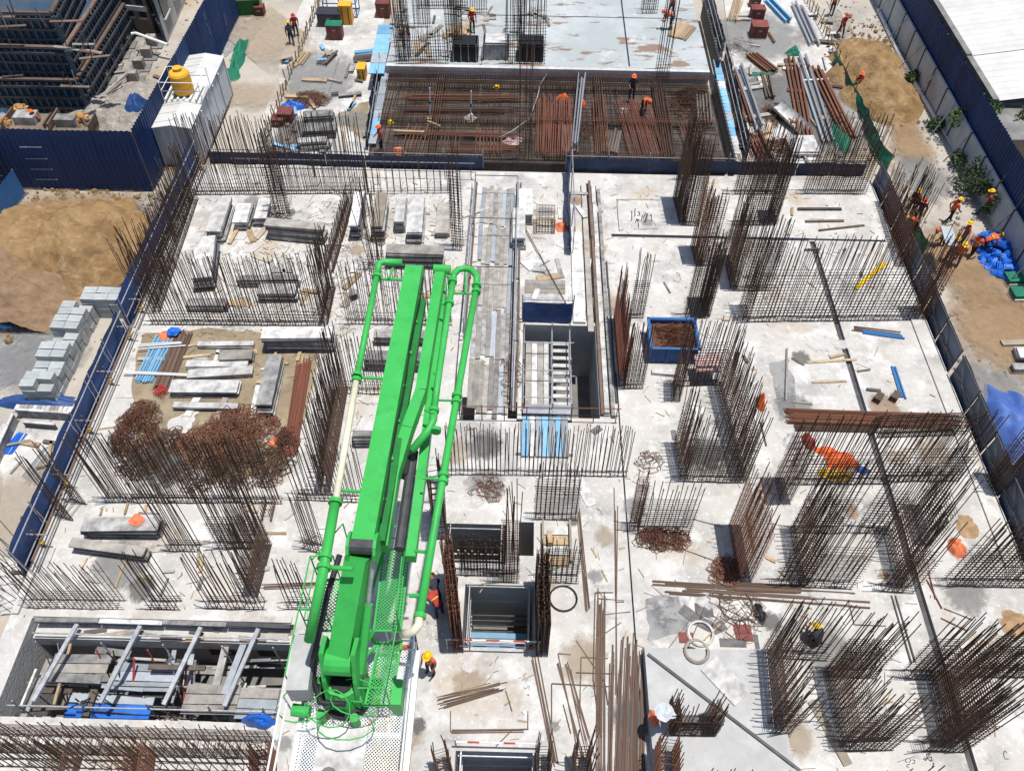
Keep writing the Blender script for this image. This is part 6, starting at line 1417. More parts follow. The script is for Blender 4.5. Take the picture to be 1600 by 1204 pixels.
# beam cage lying on its side beside the rusty pile
t = thing('beam_cage', 'lying rebar beam cage at the right end of the rusty pile', 'rebar cage', P(1440, 680)); mb = MB(); a, b = P(1372, 684), P(1508, 680); u_ = (b-a).normalized(); s_ = Vector((-u_.y, u_.x, 0)); n = 46
for i in range(n+1):
    p = a.lerp(b, i/n); c4 = [p+s_*o+Vector((0, 0, z)) for o, z in ((0, .02), (.75, .02), (.75, .55), (0, .55))]
    for k in range(4): mb.bar(c4[k], c4[(k+1) % 4], .013, 3, cap=False)
for o, z in ((0, .03), (.25, .03), (.5, .03), (.75, .03), (0, .55), (.25, .55), (.5, .55), (.75, .55), (0, .3), (.75, .3)):
    mb.bar(a+s_*o+Vector((0, 0, z)), b+s_*o+Vector((0, 0, z)), .02, 4)
stuff(mb.build('cage_bars', 'rebar', t))
for px in ((1370, 626), (1396, 624)): plank('dark timber chock standing behind the rusty bar pile', (px[0]-3, px[1]+4), (px[0]+4, px[1]-6), .3, .3, 'timber_dark', name='timber_chock', cat='timber', group='chocks behind the rusty bar pile')
# wire mesh crate
a, b = P(838, 365), P(866, 365); t = thing('mesh_crate', 'brown wire mesh crate standing beside the shaft walkway', 'crate', ((a.x+b.x)/2, a.y+.5, 0)); w_ = b.x-a.x; dd = 1.1; hh = .95
for x in (a.x, b.x):
    for y in (a.y, a.y+dd): MB().bar((x, y, 0), (x, y, hh), .035).build('post', 'timber', t)
for z in (.1, .5, .93):
    for p, q in (((a.x, a.y), (b.x, a.y)), ((b.x, a.y), (b.x, a.y+dd)), ((b.x, a.y+dd), (a.x, a.y+dd)), ((a.x, a.y+dd), (a.x, a.y))): MB().bar((*p, z), (*q, z), .025).build('rail', 'timber', t)
mb = MB()
for i in range(1, 6):
    x = a.x+w_*i/6; mb.bar((x, a.y, .08), (x, a.y, .95), .012, 3); mb.bar((x, a.y+dd, .08), (x, a.y+dd, .95), .012, 3); mb.bar((x, a.y, .1), (x, a.y+dd, .1), .014, 3)
    y = a.y+dd*i/6; mb.bar((a.x, y, .08), (a.x, y, .95), .012, 3); mb.bar((b.x, y, .08), (b.x, y, .95), .012, 3); mb.bar((a.x, y, .1), (b.x, y, .1), .014, 3)
stuff(mb.build('wire_mesh', 'rebar_dry', t))
plank('white tray leaning near the mesh crate', (820, 418), (852, 402), .75, .08, 'panel_white', name='steel_tray', cat='tray')
drape('orange and white sacks beside the mesh crate', (878, 355), 0, .35, .4, .3, 'orange_rag', 12, 'sack', 'sack')
# reddish stained board on the U cage and foil on the box
a = P(1106, 568, .9); t = thing('stained_board', 'red and white stained board lying on the rebar cage', 'board', (a.x, a.y, .86))
MB().box((a.x, a.y, .9), (1.05, .95, .05), .03).build('face', 'dust_red', t)
for s in (-.4, .4):
    MB().box((a.x, a.y+s, .85), (1.1, .07, .06), .03).build('batten', 'timber', t)
for dx in (-.42, .42):
    for s in (-.4, .4): MB().bar((a.x+dx, a.y+s, 0), (a.x+dx, a.y+s, .84), .03).build('leg', 'timber_dark', t)
# cloths, sacks, nets
drape('knotted orange sack on the right slab', (1495, 857), 0, .34, .42, .6, 'orange_rag', 13, 'sack', 'sack')
drape('crumpled brown cloth beyond the orange sack', (1512, 822), 0, .4, .55, .22, 'brown_rag', 14, 'cloth', 'cloth')
drape('brown rags at the right edge above the white sack', (1585, 975), 0, .6, .5, .25, 'brown_rag', 15, 'cloth', 'cloth')
drape('white sack at the right edge below the long wall cage', (1592, 1098), 0, .45, .45, .45, 'panel_white', 16, 'sack', 'sack')
drape('white and blue plastic sheet on the slab joint', (1365, 800), 0, .45, .5, .3, 'panel_white', 17, 'plastic_sheet', 'plastic sheet')
drape('pale blue tarpaulin lying outside the right edge guard', (1588, 665), GZ, 1.1, 2.2, 1.0, 'tarp_pale', 83)
drape('black oily rag on the slab between the rusty and C-shaped cages', (1187, 958), 0, .22, .42, .2, 'black', 84, 'cloth', 'cloth')
drape('white plastic sheet left of the orange net', (1238, 690), 0, .35, .45, .25, 'panel_white', 18, 'plastic_sheet', 'plastic sheet')
drape('white rag behind the dark grout stain', (1105, 940), 0, .45, .4, .15, 'panel_white', 19, 'cloth', 'cloth')
drape('white shirt thrown over the corner of the fine meshed box', (1040, 1112), 1.98, .3, .28, .15, 'shirt_white', 20, 'shirt', 'shirt')
drape('orange cap hung beside the white shirt', (1022, 1122), .6, .2, .25, .3, 'orange_rag', 21, 'cap', 'cap')
drape('yellow mesh cover under the long wall cage', (1304, 742), 0, .7, .35, .3, 'yellow_steel', 22, 'netting', 'net')
drape('crumpled orange safety net under the long wall cage', (1316, 722), 0, .75, .45, .45, 'orange', 23, 'netting', 'net')
drape('orange safety net strip beside the yellow mesh cover', (1290, 705), 0, .5, .22, .25, 'orange', 24, 'netting', 'net')
drape('red cloth hung in the corner of the long wall cage', (1262, 690), 0, .28, .4, .5, 'red', 25, 'cloth', 'cloth')
drape('blue bag beside the orange safety net', (1347, 735), 0, .28, .22, .25, 'bright_blue', 26, 'bag', 'bag')
drape('red jacket hung on the side of the U-shaped cage', (1188, 632), 0, .16, .4, .9, 'orange', 27, 'jacket', 'jacket')
drape('pink rag on the tangle above the right bundle', (430, 690), 0, .3, .25, .2, 'orange_rag', 28, 'cloth', 'cloth')
drape('orange rope tangle on the upper dark stack', (214, 812), .66, .3, .25, .14, 'orange_rag', 29, 'rope', 'rope')
drape('bright blue cloth on the front beam cage', (405, 1128), 0, .55, .22, .9, 'bright_blue', 30, 'cloth', 'cloth')
drape('bright blue tarp bundle on the apron', (460, 168), GZ, .8, .5, .55, 'bright_blue', 31, 'tarpaulin', 'tarpaulin')
drape('orange rag left on the far rebar deck', (880, 154), FZ-.3, .35, .25, .4, 'orange', 32, 'cloth', 'cloth')
drape('orange jacket beside the slanting pipes on the far deck', (909, 165), FZ-.3, .3, .25, .45, 'orange', 33, 'jacket', 'jacket')
drape('orange cloth at the near edge of the far deck', (623, 238), FZ-.3, .35, .3, .4, 'orange_rag', 34, 'cloth', 'cloth')
drape('green netting heap under the far right rebar wall', (1312, 218), GZ, .55, 1.5, .7, 'net_green', 35, 'netting', 'net')
drape('green net scrap beside the short rusty bars', (1188, 118), GZ, .9, .35, .3, 'net_green', 36, 'netting', 'net')
drape('green net bundle tied to the post on the apron', (1238, 85), GZ, .5, .4, .6, 'net_green', 37, 'netting', 'net')
drape('green net scrap by the white trough', (1248, 208), GZ, .4, .3, .35, 'net_green', 38, 'netting', 'net')
drape('turquoise net end hanging low beside the white cabin', (362, 118), GZ, .6, .9, .35, 'net_green', 81, 'netting', 'net')
drape('turquoise net strip lying over rubble beside the white cabin', (374, 86), GZ, .45, 1.9, .7, 'net_green', 39, 'netting', 'net')
drape('small green net scrap behind the white cabin', (338, 82), GZ, .5, .4, .5, 'net_green', 40, 'netting', 'net')
drape('green bag at the foot of the white cabin', (291, 243), GZ, .35, .3, .4, 'net_green', 41, 'bag', 'bag')
drape('blue tarpaulin folded at the left edge by the gravel', (8, 508), GZ, 1.0, .45, .3, 'light_blue', 42)
drape('blue sheet at the lower edge of the block stacks', (60, 628), GZ, 1.9, .45, .45, 'tarp_blue', 43)
def net_fence(label, pxs, h, m, seed):
    pts = [P(x, y, GZ) for x, y in pxs]; t = thing('net_fence', label, 'net fence', pts[0])
    for i in range(len(pts)-1):
        a, b = pts[i], pts[i+1]
        def fn(x, y, a=a, b=b, i=i):
            p = a.lerp(b, x); w_ = .18*noise.noise((p.x*1.1, p.y*1.1, y*1.5+seed)); return p+Vector((w_, 0, h*y*(.85+.25*noise.noise((p.y*.7, seed, 0)))+.02))
        MB().sheet(fn, 10, 6).build('net', m, t, smooth=True); MB().bar(a, a+Vector((0, 0, h+.4)), .03, 6).build('post', 'timber', t)
    MB().bar(pts[-1], pts[-1]+Vector((0, 0, h+.4)), .03, 6).build('post', 'timber', t)
net_fence('green net fence along the right apron beside the soil heap', [(1300, 100), (1315, 130), (1330, 160), (1350, 190), (1362, 225)], 1.0, 'net_green', 3)
net_fence('green net fence continuing to the far right rebar wall', [(1352, 205), (1365, 240), (1385, 268)], 1.1, 'net_green', 5)
net_fence('green net strip in front of the standing workers', [(1425, 368), (1440, 402)], 1.1, 'net_green', 7)
for lab, pxs in (('low timber post fence along the left apron', [(400, 262), (425, 205), (450, 135), (470, 85), (492, 30), (505, -8)]), ('low timber post fence along the right road', [(1312, 110), (1296, 75), (1278, 40), (1258, 0)])):
    t = thing('post_fence', lab, 'fence', P(*pxs[0], GZ))
    for i in range(len(pxs)-1):
        a, b = P(*pxs[i], GZ), P(*pxs[i+1], GZ); n = max(2, int((b-a).length/.55))
        for k in range(n):
            p = a.lerp(b, k/n); MB().bar(p, p+Vector((U(-.15, .15), U(-.1, .1), U(.8, 1.2))), .04).build('picket', 'timber', t)
        MB().bar(a+Vector((0, 0, .6)), b+Vector((0, 0, .65)), .03).build('rail', 'timber', t)
# pile of blue plastic fittings beside the workers
c = P(1562, 402, GZ); mb = MB().box((0, 0, .09), (.42, .26, .18)).box((0, 0, .2), (.3, .16, .06)).box((.25, 0, .09), (.1, .1, .1)); bm_ = mb.mesh('plastic_fitting', 'bright_blue'); rn = random.Random(3)
for i in range(95):
    aa, rr = rn.uniform(0, 6.28), math.sqrt(rn.random()); x, y = math.cos(aa)*rr*1.15, math.sin(aa)*rr*1.9
    o = link('plastic_fitting', bm_, None, (c.x+x, c.y+y, GZ+max(0, .62*(1-rr)*rn.uniform(.3, 1))+.01), (rn.gauss(0, .3), rn.gauss(0, .3), rn.uniform(0, 6.28)), (1, 1, 1))
    tag(o, 'bright blue plastic fitting in the pile beside the white wall', 'fitting', 'blue fittings piled by the white wall')
stuffh = None
plank('pale blue panel carried by two workers', (1487, 385), (1478, 355), .55, .06, 'plank_blue', 1.25, 'wall_panel', 'panel')
for k, (px, m) in enumerate((((1580, 432), 'net_green'), ((1590, 456), 'net_green'))):
    stack('green crate lid at the right edge below the blue fittings' if k == 0 else 'white slatted board between the green crates', (px[0]-5, px[1]+8), (px[0]+60, px[1]+6), (px[0]-8, px[1]-8), .4, 2, ['panel_white', m], z=GZ, name='crate', cat='crate')
# block stacks
bk = MB().box((0, 0, .15), (.6, .4, .3)).mesh('block', 'block')
for k, (px, nn, hh) in enumerate((((128, 500), 2, 4), ((117, 522), 2, 4), ((106, 544), 2, 3), ((96, 566), 2, 4), ((85, 588), 2, 3), ((73, 612), 2, 4), ((172, 478), 3, 4))):
    c = P(px[0], px[1]+14, GZ); t = thing('block_stack', 'stack of pale concrete blocks in the row outside the left screen' if k < 6 else 'stack of pale concrete blocks standing apart by the left screen', 'block stack', c, 'block stacks along the left screen' if k < 6 else None)
    for j in range(hh):
        for i in range(nn):
            for q in range(2):
                if j == hh-1 and RND.random() < .12: continue
                link('block', bk, t, ((i-(nn-1)/2)*.62+U(-.02, .02)+j*.0, q*.44+U(-.02, .02), j*.301), (0, 0, U(-.04, .04)))
# boxes and machines on the aprons
def crate(label, px, sz, m, z=GZ, rot=0, lidm=None, name='tool_box', cat='box'):
    c = P(*px, z); t = thing(name, label, cat, c); sx_, sy_, sz_ = sz; q = Quaternion((0, 0, 1), rot)
    def bb(cx, cy, cz, dx, dy, dz, nm, mm): MB().box(c+q@Vector((cx, cy, cz)), (dx, dy, dz), rot).build(nm, mm, t)
    bb(0, 0, sz_/2+.08, sx_, sy_, sz_, 'body', m); bb(0, 0, sz_+.11, sx_*1.06, sy_*1.06, .06, 'lid', lidm or m)
    for s in (-1, 1): bb(s*sx_*.36, 0, .04, .12, sy_*.98, .08, 'skid', 'timber_dark')
    for s in (-1, 1): bb(s*sx_*.25, -sy_/2-.015, sz_*.55, .05, .03, sz_*.9, 'strap', 'steel_dark')
    bb(0, -sy_/2-.03, sz_*.8, .2, .04, .05, 'handle', 'steel'); return t
for a in (('dark open-topped box with a raised lid beside the yellow cabinet', (517, 38), (1.5, 1.0, .8), 'steel_dark', 'shirt_dark'), ('tall yellow cabinet on the left apron', (543, 36), (.8, .7, 1.2), 'tank', None), ('red steel box at the top of the left apron', (600, 25), (.9, .8, .9), 'red_box', None),
          ('dark machine with a green cover on the left apron', (525, 60), (1.0, .7, .9), 'red_box', 'net_green'), ('red box beside the blue tarp bundle', (449, 190), (.8, .8, .6), 'red_box', None), ('second red box lower on the left apron', (436, 196), (.7, .6, .4), 'red_box', None),
          ('yellow pump beside the pale blue walkway', (567, 122), (.5, .8, .7), 'tank', None), ('upper of the two red boxes on the right apron', (1181, 30), (.9, .7, .7), 'red_box', None), ('lower of the two red boxes on the right apron', (1183, 58), (1.0, .9, .8), 'red_box', None), ('small dark box behind the red boxes', (1178, 10), (.7, .6, .5), 'red_box', None), ('red crate at the foot of the dark green shed', (408, 25), (.6, .6, .6), 'red_box', None)):
    crate(a[0], a[1], a[2], a[3], lidm=a[4])
t = thing('frame_rack', 'blue steel frame rack at the top of the left apron', 'rack', P(535, 20, GZ)); c = P(535, 22, GZ)
for x in (-1.1, 0, 1.1):
    for y in (-.6, .6): MB().bar(c+Vector((x, y, 0)), c+Vector((x, y, 1.9)), .04).build('post', 'sheet_blue', t)
for z in (.1, 1.0, 1.9):
    for y in (-.6, .6): MB().bar(c+Vector((-1.1, y, z)), c+Vector((1.1, y, z)), .035).build('rail', 'sheet_blue', t)
    for x in (-1.1, 0, 1.1): MB().bar(c+Vector((x, -.6, z)), c+Vector((x, .6, z)), .035).build('cross_bar', 'sheet_blue', t)
for k, (a_, b_, n_, m_, lab) in enumerate((((462, 105), (478, 84), 8, 'timber', 'bundle of pale round timbers on the left apron'), ((500, 105), (520, 84), 9, 'timber_dark', 'bundle of grey battens on the left apron'), ((552, 95), (582, 92), 8, 'timber_dark', 'timber pile beside the pale blue walkway'), ((553, 85), (583, 82), 5, 'light_blue', 'blue tubes behind the timber pile'))):
    lying(lab, P(*a_, GZ), P(*b_, GZ), n_, .8, GZ, m_, .06, name='timber_pile', cat='timber', layers=2, fan=.06)
plank('long grey rail lying on the left apron', (513, 150), (530, 92), .12, .06, 'plank', GZ, 'rail', 'rail')
for k, (a_, b_, n_, lab) in enumerate((((1050, 60), (1068, 38), 7, 'round timbers lying on the far wet slab'), ((1060, 62), (1078, 42), 5, 'second row of round timbers on the far wet slab'))):
    lying(lab, P(*a_, FS), P(*b_, FS), n_, .8, FS, 'timber', .07, name='timber_pile', cat='timber', layers=1)
for k, (px, lab) in enumerate((((727, 95), 'dark column form box behind the far slab kerb'), ((775, 92), 'white sheeted form box on the far slab'), ((829, 95), 'dark form box with mesh at the middle of the far slab'))):
    c = P(px[0], px[1], FS); t = thing('form_box', lab, 'formwork', c)
    for s in (-1, 1): MB().box(c+Vector((s*.75, .5, .5)), (.06, 1.3, 1.0)).build('side', 'steel_dark', t); MB().box(c+Vector((0, .5+s*.65, .5)), (1.44, .06, 1.0)).build('face', 'black' if k != 1 else 'panel_grey', t)
    for i in range(4): MB().bar(c+Vector((-.7+i*.46, -.2, 0)), c+Vector((-.7+i*.46, -.2, 1.15)), .03).build('stud', 'galv', t)
    MB().box(c+Vector((0, .5, 1.03)), (1.3, 1.1, .04)).build('cover', 'black' if k != 1 else 'panel_white', t)
tag(MB().path([P(700, 52, FS+.1), P(735, 48, FS+.1)], .01, 4).build('timber_log_row', 'timber'), 'thin log at the timber pile of the far slab', 'log')
for i in range(9):
    c = P(705+i*3.2, 50+(i % 3)*3, FS); tag(MB().bar(c+Vector((0, -.5, .1+.08*(i % 2))), c+Vector((.15, .8, .1+.08*(i % 2))), .09, 8).build('timber_log', 'timber'), 'short round log in the pile behind the rebar column', 'log', 'logs piled on the far slab')
# white trough and props on the right apron
t = thing('chute', 'white half-round concrete chute under the green netting', 'chute', P(1235, 170, GZ)); a, b = P(1258, 200, GZ+.45), P(1212, 158, GZ+.7); u_ = (b-a).normalized(); s_ = Vector((-u_.y, u_.x, 0)).normalized(); mb = MB()
def fn(x, y): an = math.pi*x; return a.lerp(b, y)+s_*.5*math.cos(an)-Vector((0, 0, .42*math.sin(an)-.0))
MB().sheet(fn, 10, 6).build('trough', 'panel_white', t, smooth=True)
for f in (.1, .9):
    for s in (-.5, .5): p = a.lerp(b, f)+s_*s; MB().bar((p.x, p.y, GZ), p, .03).build('leg', 'galv', t)
# tiles, pads and bits on the slab by the grout stain
for k, (px, sx_, sy_, r, m) in enumerate((((1078, 960), .75, .4, -.7, 'tile_grey'), ((1100, 953), .62, .5, 0, 'tile_grey'), ((1102, 975), .45, .4, -.5, 'tile_grey'), ((1123, 980), .5, .35, .5, 'tile_grey'), ((1072, 996), .5, .38, 0, 'red_box'), ((1160, 983), .6, .35, 0, 'red_box'), ((1163, 995), .6, .3, 0, 'red_box'), ((1145, 1004), .9, .3, 0, 'tile_grey'), ((1182, 1002), .14, .5, 0, 'tile_grey'), ((932, 672), .45, .3, .7, 'tile_grey'), ((1053, 680), .2, .5, 0, 'tile_grey'))):
    c = P(*px, 0); mb = MB(); mb.box((c.x, c.y, .02), (sx_, sy_, .03), r); mb.box((c.x, c.y, .038), (sx_*.86, sy_*.86, .008), r)
    tag(mb.build('rubber_pad', m), 'thin grey pad lying by the dark grout stain' if m == 'tile_grey' else 'dark red pad lying by the dark grout stain', 'pad', 'pads scattered by the grout stain')
t = None
def hoop(label, px, R, m, z=0., r=.04, name='hose_coil'):
    c = P(*px, z); mb = MB()
    for k in range(2): mb.path([c+Vector((math.cos(a_)*(R-.03*k), math.sin(a_)*(R-.03*k), r+.02+k*r)) for a_ in [i*6.2832/20 for i in range(21)]], r, 6)
    return tag(mb.build(name, m, smooth=True), label, 'hose')
hoop('white hose loop beside the dark pads', (1094, 990), .45, 'panel_white'); hoop('cream cable coil on the raised slab', (1088, 1018), .4, 'ply', .6)
hoop('black cable loop on the pale slab above the lift pit', (880, 935), .5, 'black', 0, .018, 'cable'); hoop('thin wire hoop beside the loose wire', (1150, 945), .6, 'rebar_dry', 0, .012, 'wire_hoop')
plank('dark pole lying across the raised slab and the lower cages', (1012, 1022), (1250, 1204), .09, .07, 'steel_dark', .61, 'steel_pole', 'pole')
plank('steel pole standing slantwise on the bare right slab', (1228, 625), (1230, 545), .06, .05, 'steel', 0, 'steel_pole', 'pole')
plank('thin steel bar lying right of the U-shaped cage', (1188, 660), (1197, 697), .06, .05, 'steel_dark', 0, 'steel_pole', 'pole')
for k, px in enumerate(((610, 560), (545, 462))): pass
t = thing('lamp_box', 'small grey site lamp on the slab beside the boom tip', 'lamp', P(553, 465)); c = P(553, 466); MB().box(c+Vector((0, 0, .22)), (.35, .28, .3), .5).build('housing', 'galv', t); MB().box(c+Vector((.05, -.1, .22)), (.28, .1, .22), .5).build('lens', 'black', t); MB().bar(c, c+Vector((0, 0, .1)), .12, 8).build('foot', 'steel_dark', t)
# litter: loose offcuts, wire ends and green scraps lying on the slab
rn = random.Random(12); mb = MB(); mb2 = MB(); mb3 = MB()
for i in range(2600):
    x, y = rn.uniform(BX0+.5, BX1-.5), rn.uniform(6, 37.5)
    if rn.random() < .6: x = rn.gauss(-8, 4.5); y = rn.gauss(30, 4.5)
    if not (BX0+.5 < x < BX1-.5 and 6 < y < 37.5): continue
    if any(h[0]-.1 < x < h[1]+.1 and h[2]-.1 < y < h[3]+.1 for h in DEEP) or (4.3 < x < 8.8 and y < 12): continue
    an = rn.uniform(0, 6.28); L = abs(rn.gauss(0, .28))+.06; k = rn.random()
    (mb if k < .6 else mb2 if k < .93 else mb3).bar((x, y, .02), (x+math.cos(an)*L, y+math.sin(an)*L, .022), .008 if k < .6 else rn.choice((.015, .02, .035)) if k < .93 else .012, 3)
tag(stuff(mb.build('wire_litter', 'rebar', off=(0, 0, 0))), 'loose wire ends littering the slab', 'litter')
tag(stuff(mb2.build('timber_litter', 'timber', off=(0, 0, 0))), 'small timber offcuts littering the slab', 'litter')
tag(stuff(mb3.build('plastic_litter', 'net_green', off=(0, 0, 0))), 'green plastic scraps littering the slab', 'litter')
mb = MB()
for i in range(1500):
    if rn.random() < .5: x, y = rn.uniform(-27, -18), rn.uniform(20, 60)
    else: x, y = rn.uniform(19.3, 24.2), rn.uniform(22, 62)
    s = abs(rn.gauss(0, .05))+.02; mb.ball((x, y, GZ+s*.4), (s, s*rn.uniform(.6, 1.2), s*.7), 5, 4)
stuff(tag(mb.build('stones', 'rubble', off=(0, 0, 0)), 'loose stones scattered over the ground outside the slab', 'stones'))

# ------------------------------------------------------------------ handwriting and outlines on the slab
def strokes(label, lines, m='paint_black', wd=.035, z=.006, name='paint_mark'):
    mb = MB()
    for ln in lines:
        pts = [P(x, y, z) for x, y in ln]
        for i in range(len(pts)-1):
            d = (pts[i+1]-pts[i]).normalized(); s = Vector((-d.y, d.x, 0))*wd/2; a, b = pts[i]-d*wd*.3, pts[i+1]+d*wd*.3
            mb.add([a-s, b-s, b+s, a+s], [(0, 1, 2, 3)])
    return tag(mb.build(name, m), label, 'paint mark')
Z1_ = lambda pts: [(950+x/10.54, 300+y/10.54) for x, y in pts]
strokes('handwritten black letters on the outlined far slab panel', [Z1_(l) for l in ([(390, 310), (392, 400), (388, 465), (368, 472)], [(448, 270), (440, 330), (446, 390)], [(430, 400), (448, 380)], [(490, 320), (515, 330), (518, 365), (510, 385), (488, 392)], [(450, 505), (475, 440), (490, 490), (498, 450), (525, 478)], [(500, 500), (500, 590)], [(572, 380), (545, 480)], [(622, 340), (588, 415), (592, 445)], [(690, 392), (712, 368), (716, 468)], [(690, 475), (738, 470)], [(585, 480), (610, 480)])], wd=.045)
strokes('thin dark outline scored around the handwritten letters', [Z1_(l) for l in ([(140, 128), (400, 122), (640, 124), (890, 140)], [(148, 140), (160, 380), (185, 640), (250, 620)], [(430, 610), (620, 615), (810, 605)])], 'tile_grey', .05)
Z2_ = lambda pts: [(1390+x/6.02, 1110+y/6.02) for x, y in pts]
strokes('scribbled figures on the slab below the I-shaped cage', [Z2_(l) for l in ([(318, 455), (335, 440), (335, 465), (352, 450), (350, 405)], [(345, 410), (365, 400), (372, 425), (352, 440), (378, 465)], [(365, 380), (382, 365), (385, 390), (368, 402), (388, 412)], [(372, 445), (392, 430), (398, 455), (380, 470), (412, 468)], [(405, 495), (418, 490), (408, 515), (400, 525)])], 'timber_dark', .03)
strokes('small chalk letters beside the scribbled figures', [Z2_(l) for l in ([(172, 445), (150, 455), (150, 475), (165, 482)], [(190, 500), (168, 505), (162, 522), (182, 532)], [(190, 445), (200, 465), (186, 485)], [(215, 460), (240, 462), (235, 490), (212, 492)])], 'tile_grey', .025)
strokes('dark hook mark on the slab right of the wide joint', [Z2_([(1080, 440), (1070, 400), (1085, 375), (1102, 390)]), Z2_([(1085, 452), (1120, 450)])], 'tile_grey', .03)
strokes('ring mark on the slab right of the I-shaped cage', [Z2_([(960, 95), (975, 82), (995, 92), (990, 112), (968, 115), (960, 95)])], 'tile_grey', .025)
Z3_ = lambda pts: [(780+x/9.04, 1000+y/9.04) for x, y in pts]
strokes('faint scratched curls on the pale slab below the lift pit', [Z3_(l) for l in ([(385, 465), (355, 475), (348, 510), (370, 540)], [(400, 545), (375, 570)], [(345, 660), (375, 685), (410, 640), (430, 655), (415, 690)], [(380, 760), (420, 780), (405, 745)], [(270, 530), (300, 525)])], 'tile_grey', .02)
# ------------------------------------------------------------------ more site clutter
t = thing('corner_form', 'grey steel form panels set in a corner on the lower left ground', 'formwork', P(40, 655, GZ))
def wallp(a, b, h, n, m):
    a, b = P(*a, GZ), P(*b, GZ); u_ = (b-a).normalized()
    for i in range(n):
        p, q = a.lerp(b, i/n)+u_*.01, a.lerp(b, (i+1)/n)-u_*.01
        MB().beam(p+Vector((0, 0, h/2)), q+Vector((0, 0, h/2)), .05, h).build('panel', m, t); MB().beam(p+Vector((0, 0, h+.02)), q+Vector((0, 0, h+.02)), .11, .05).build('top_rail', 'panel_white', t)
wallp((32, 652), (122, 658), .55, 4, 'panel_grey'); wallp((30, 660), (-15, 760), .6, 5, 'panel_grey'); wallp((42, 668), (92, 672), .4, 1, 'panel_dark')
walkway('slatted board top behind the corner form panels', tuple(P(30, 648, GZ)), tuple(P(125, 652, GZ)), .4, 14, ['plank', 'panel_white'], GZ+.45, True, seed=31)
tangle('grey wire and rubble between the panel stacks on the apron', (445, 240), 1.0, .25, 70, 'rebar', GZ, 'wire_tangle', 61, .5)
tangle('rusty offcuts piled below the white chute', (1215, 232), 1.0, .5, 130, 'rebar_rust', GZ, 'scrap_heap', 62, .5, (1.3, .8))
tangle('rusty scrap piled beside the grey pipes', (1205, 180), .8, .35, 90, 'rebar_rust', GZ, 'scrap_heap', 63, .5, (.7, 1.6))
tangle('thin wire hoops scattered at the top of the right apron', (1158, 75), 1.0, .2, 50, 'rebar_dry', GZ, 'wire_tangle', 64, .6)
tangle('scrap stirrups below the upper end of the brown steel sections', (1300, 175), .8, .3, 80, 'rebar_rust', GZ, 'scrap_heap', 65, .4, (.6, 1.8))
lying('yellow timber planks at the top of the right apron', P(1140, 38, GZ), P(1150, 2, GZ), 9, .7, GZ, 'timber', .06, name='timber_pile', cat='timber', layers=2, fan=.08)
lying('dark timber sleepers between the pipes and the chute', P(1200, 160, GZ), P(1188, 120, GZ), 7, .6, GZ, 'timber_dark', .08, name='timber_pile', cat='timber', layers=2, fan=.1)
lying('long rusty angle across the debris left of the side form', P(1180, 250, GZ), P(1160, 205, GZ), 5, .5, GZ, 'rebar_rust', .05, name='steel_section_stack', cat='steel sections', layers=1, fan=.08)
for k, (a_, b_, lab) in enumerate((((672, 185), (676, 138), 'white prop leaning on the far rebar deck near its left end'), ((700, 112), (704, 92), 'white prop standing on the beam cage of the far deck'), ((752, 118), (756, 100), 'white prop beside the yellow helmet on the far deck'), ((735, 190), (738, 168), 'short white prop near the white rag on the far deck'))):
    p = P(*a_, FZ-.3); tt = thing('steel_prop', lab, 'prop', p); MB().bar(p, p+Vector((.1, .05, 1.9)), .035, 6).build('tube', 'white_steel', tt); MB().box(p+Vector((0, 0, .02)), (.35, .35, .04)).build('base_plate', 'timber', tt); MB().bar(p+Vector((.05, .025, .95)), p+Vector((.055, .03, 1.1)), .055, 8).build('collar', 'steel_dark', tt)
for px, lab in (((776, 137), 'yellow helmet left lying on the far rebar deck'), ((610, 192), 'yellow helmet near the left edge of the far deck')):
    c = P(*px, FZ-.28); mb = MB(); mb.ball(c+Vector((0, 0, .05)), (.16, .19, .14), 12, 6); mb.bar(c, c+Vector((0, 0, .02)), .21, 12); tag(mb.build('helmet', 'yellow', smooth=True), lab, 'helmet')
drape('white rag on the middle of the far rebar deck', (734, 185), FZ-.3, .35, .25, .3, 'panel_white', 71, 'cloth', 'cloth')
drape('pink stained sheet on the near part of the far deck', (800, 220), FZ-.3, .6, .5, .25, 'dust_red', 72, 'cloth', 'cloth')
drape('white rag near the standing worker on the far deck', (973, 174), FZ-.3, .3, .3, .3, 'panel_white', 73, 'cloth', 'cloth')
plank('pale timber plank along the rusty bars of the far deck', (615, 205), (663, 207), .14, .06, 'timber', FZ-.02)
plank('pale timber laid slantwise near the left prop on the far deck', (668, 190), (688, 198), .12, .06, 'timber', FZ-.05)
MBx = MB().path([P(862, 105, FZ+.1), P(845, 130, FZ+.1), P(840, 150, FZ+.1), P(828, 185, FZ+.1), P(800, 205, FZ+.05), P(780, 215, FZ)], .03, 6); tag(MBx.build('concrete_hose', 'panel_grey', smooth=True), 'pale hose curving over the far rebar deck', 'hose')
t = thing('edge_handrail', 'thin pipe handrail in front of the far left screen', 'handrail', (-10, 37.2, 0))
for z in (.5, 1.05): MB().bar((-15.5, 37.3, z), (-2.6, 37.3, z), .022, 6).build('rail', 'galv', t)
for i in range(10): MB().bar((-15.4+i*1.4, 37.3, 0), (-15.4+i*1.4, 37.3, 1.15), .022, 6).build('post', 'rebar_dry', t)
t = thing('walkway_scaffold', 'tall scaffold poles standing along the plank walkway', 'scaffold', (-.3, 30, 0))
for y in (22, 25.5, 29, 32.5, 36): MB().bar((-.28, y, 0), (-.28, y, 1.25), .026, 6).build('pole', 'galv', t); MB().bar((-2.5, y+.3, 0), (-2.5, y+.3, 1.25), .026, 6).build('pole', 'galv', t)
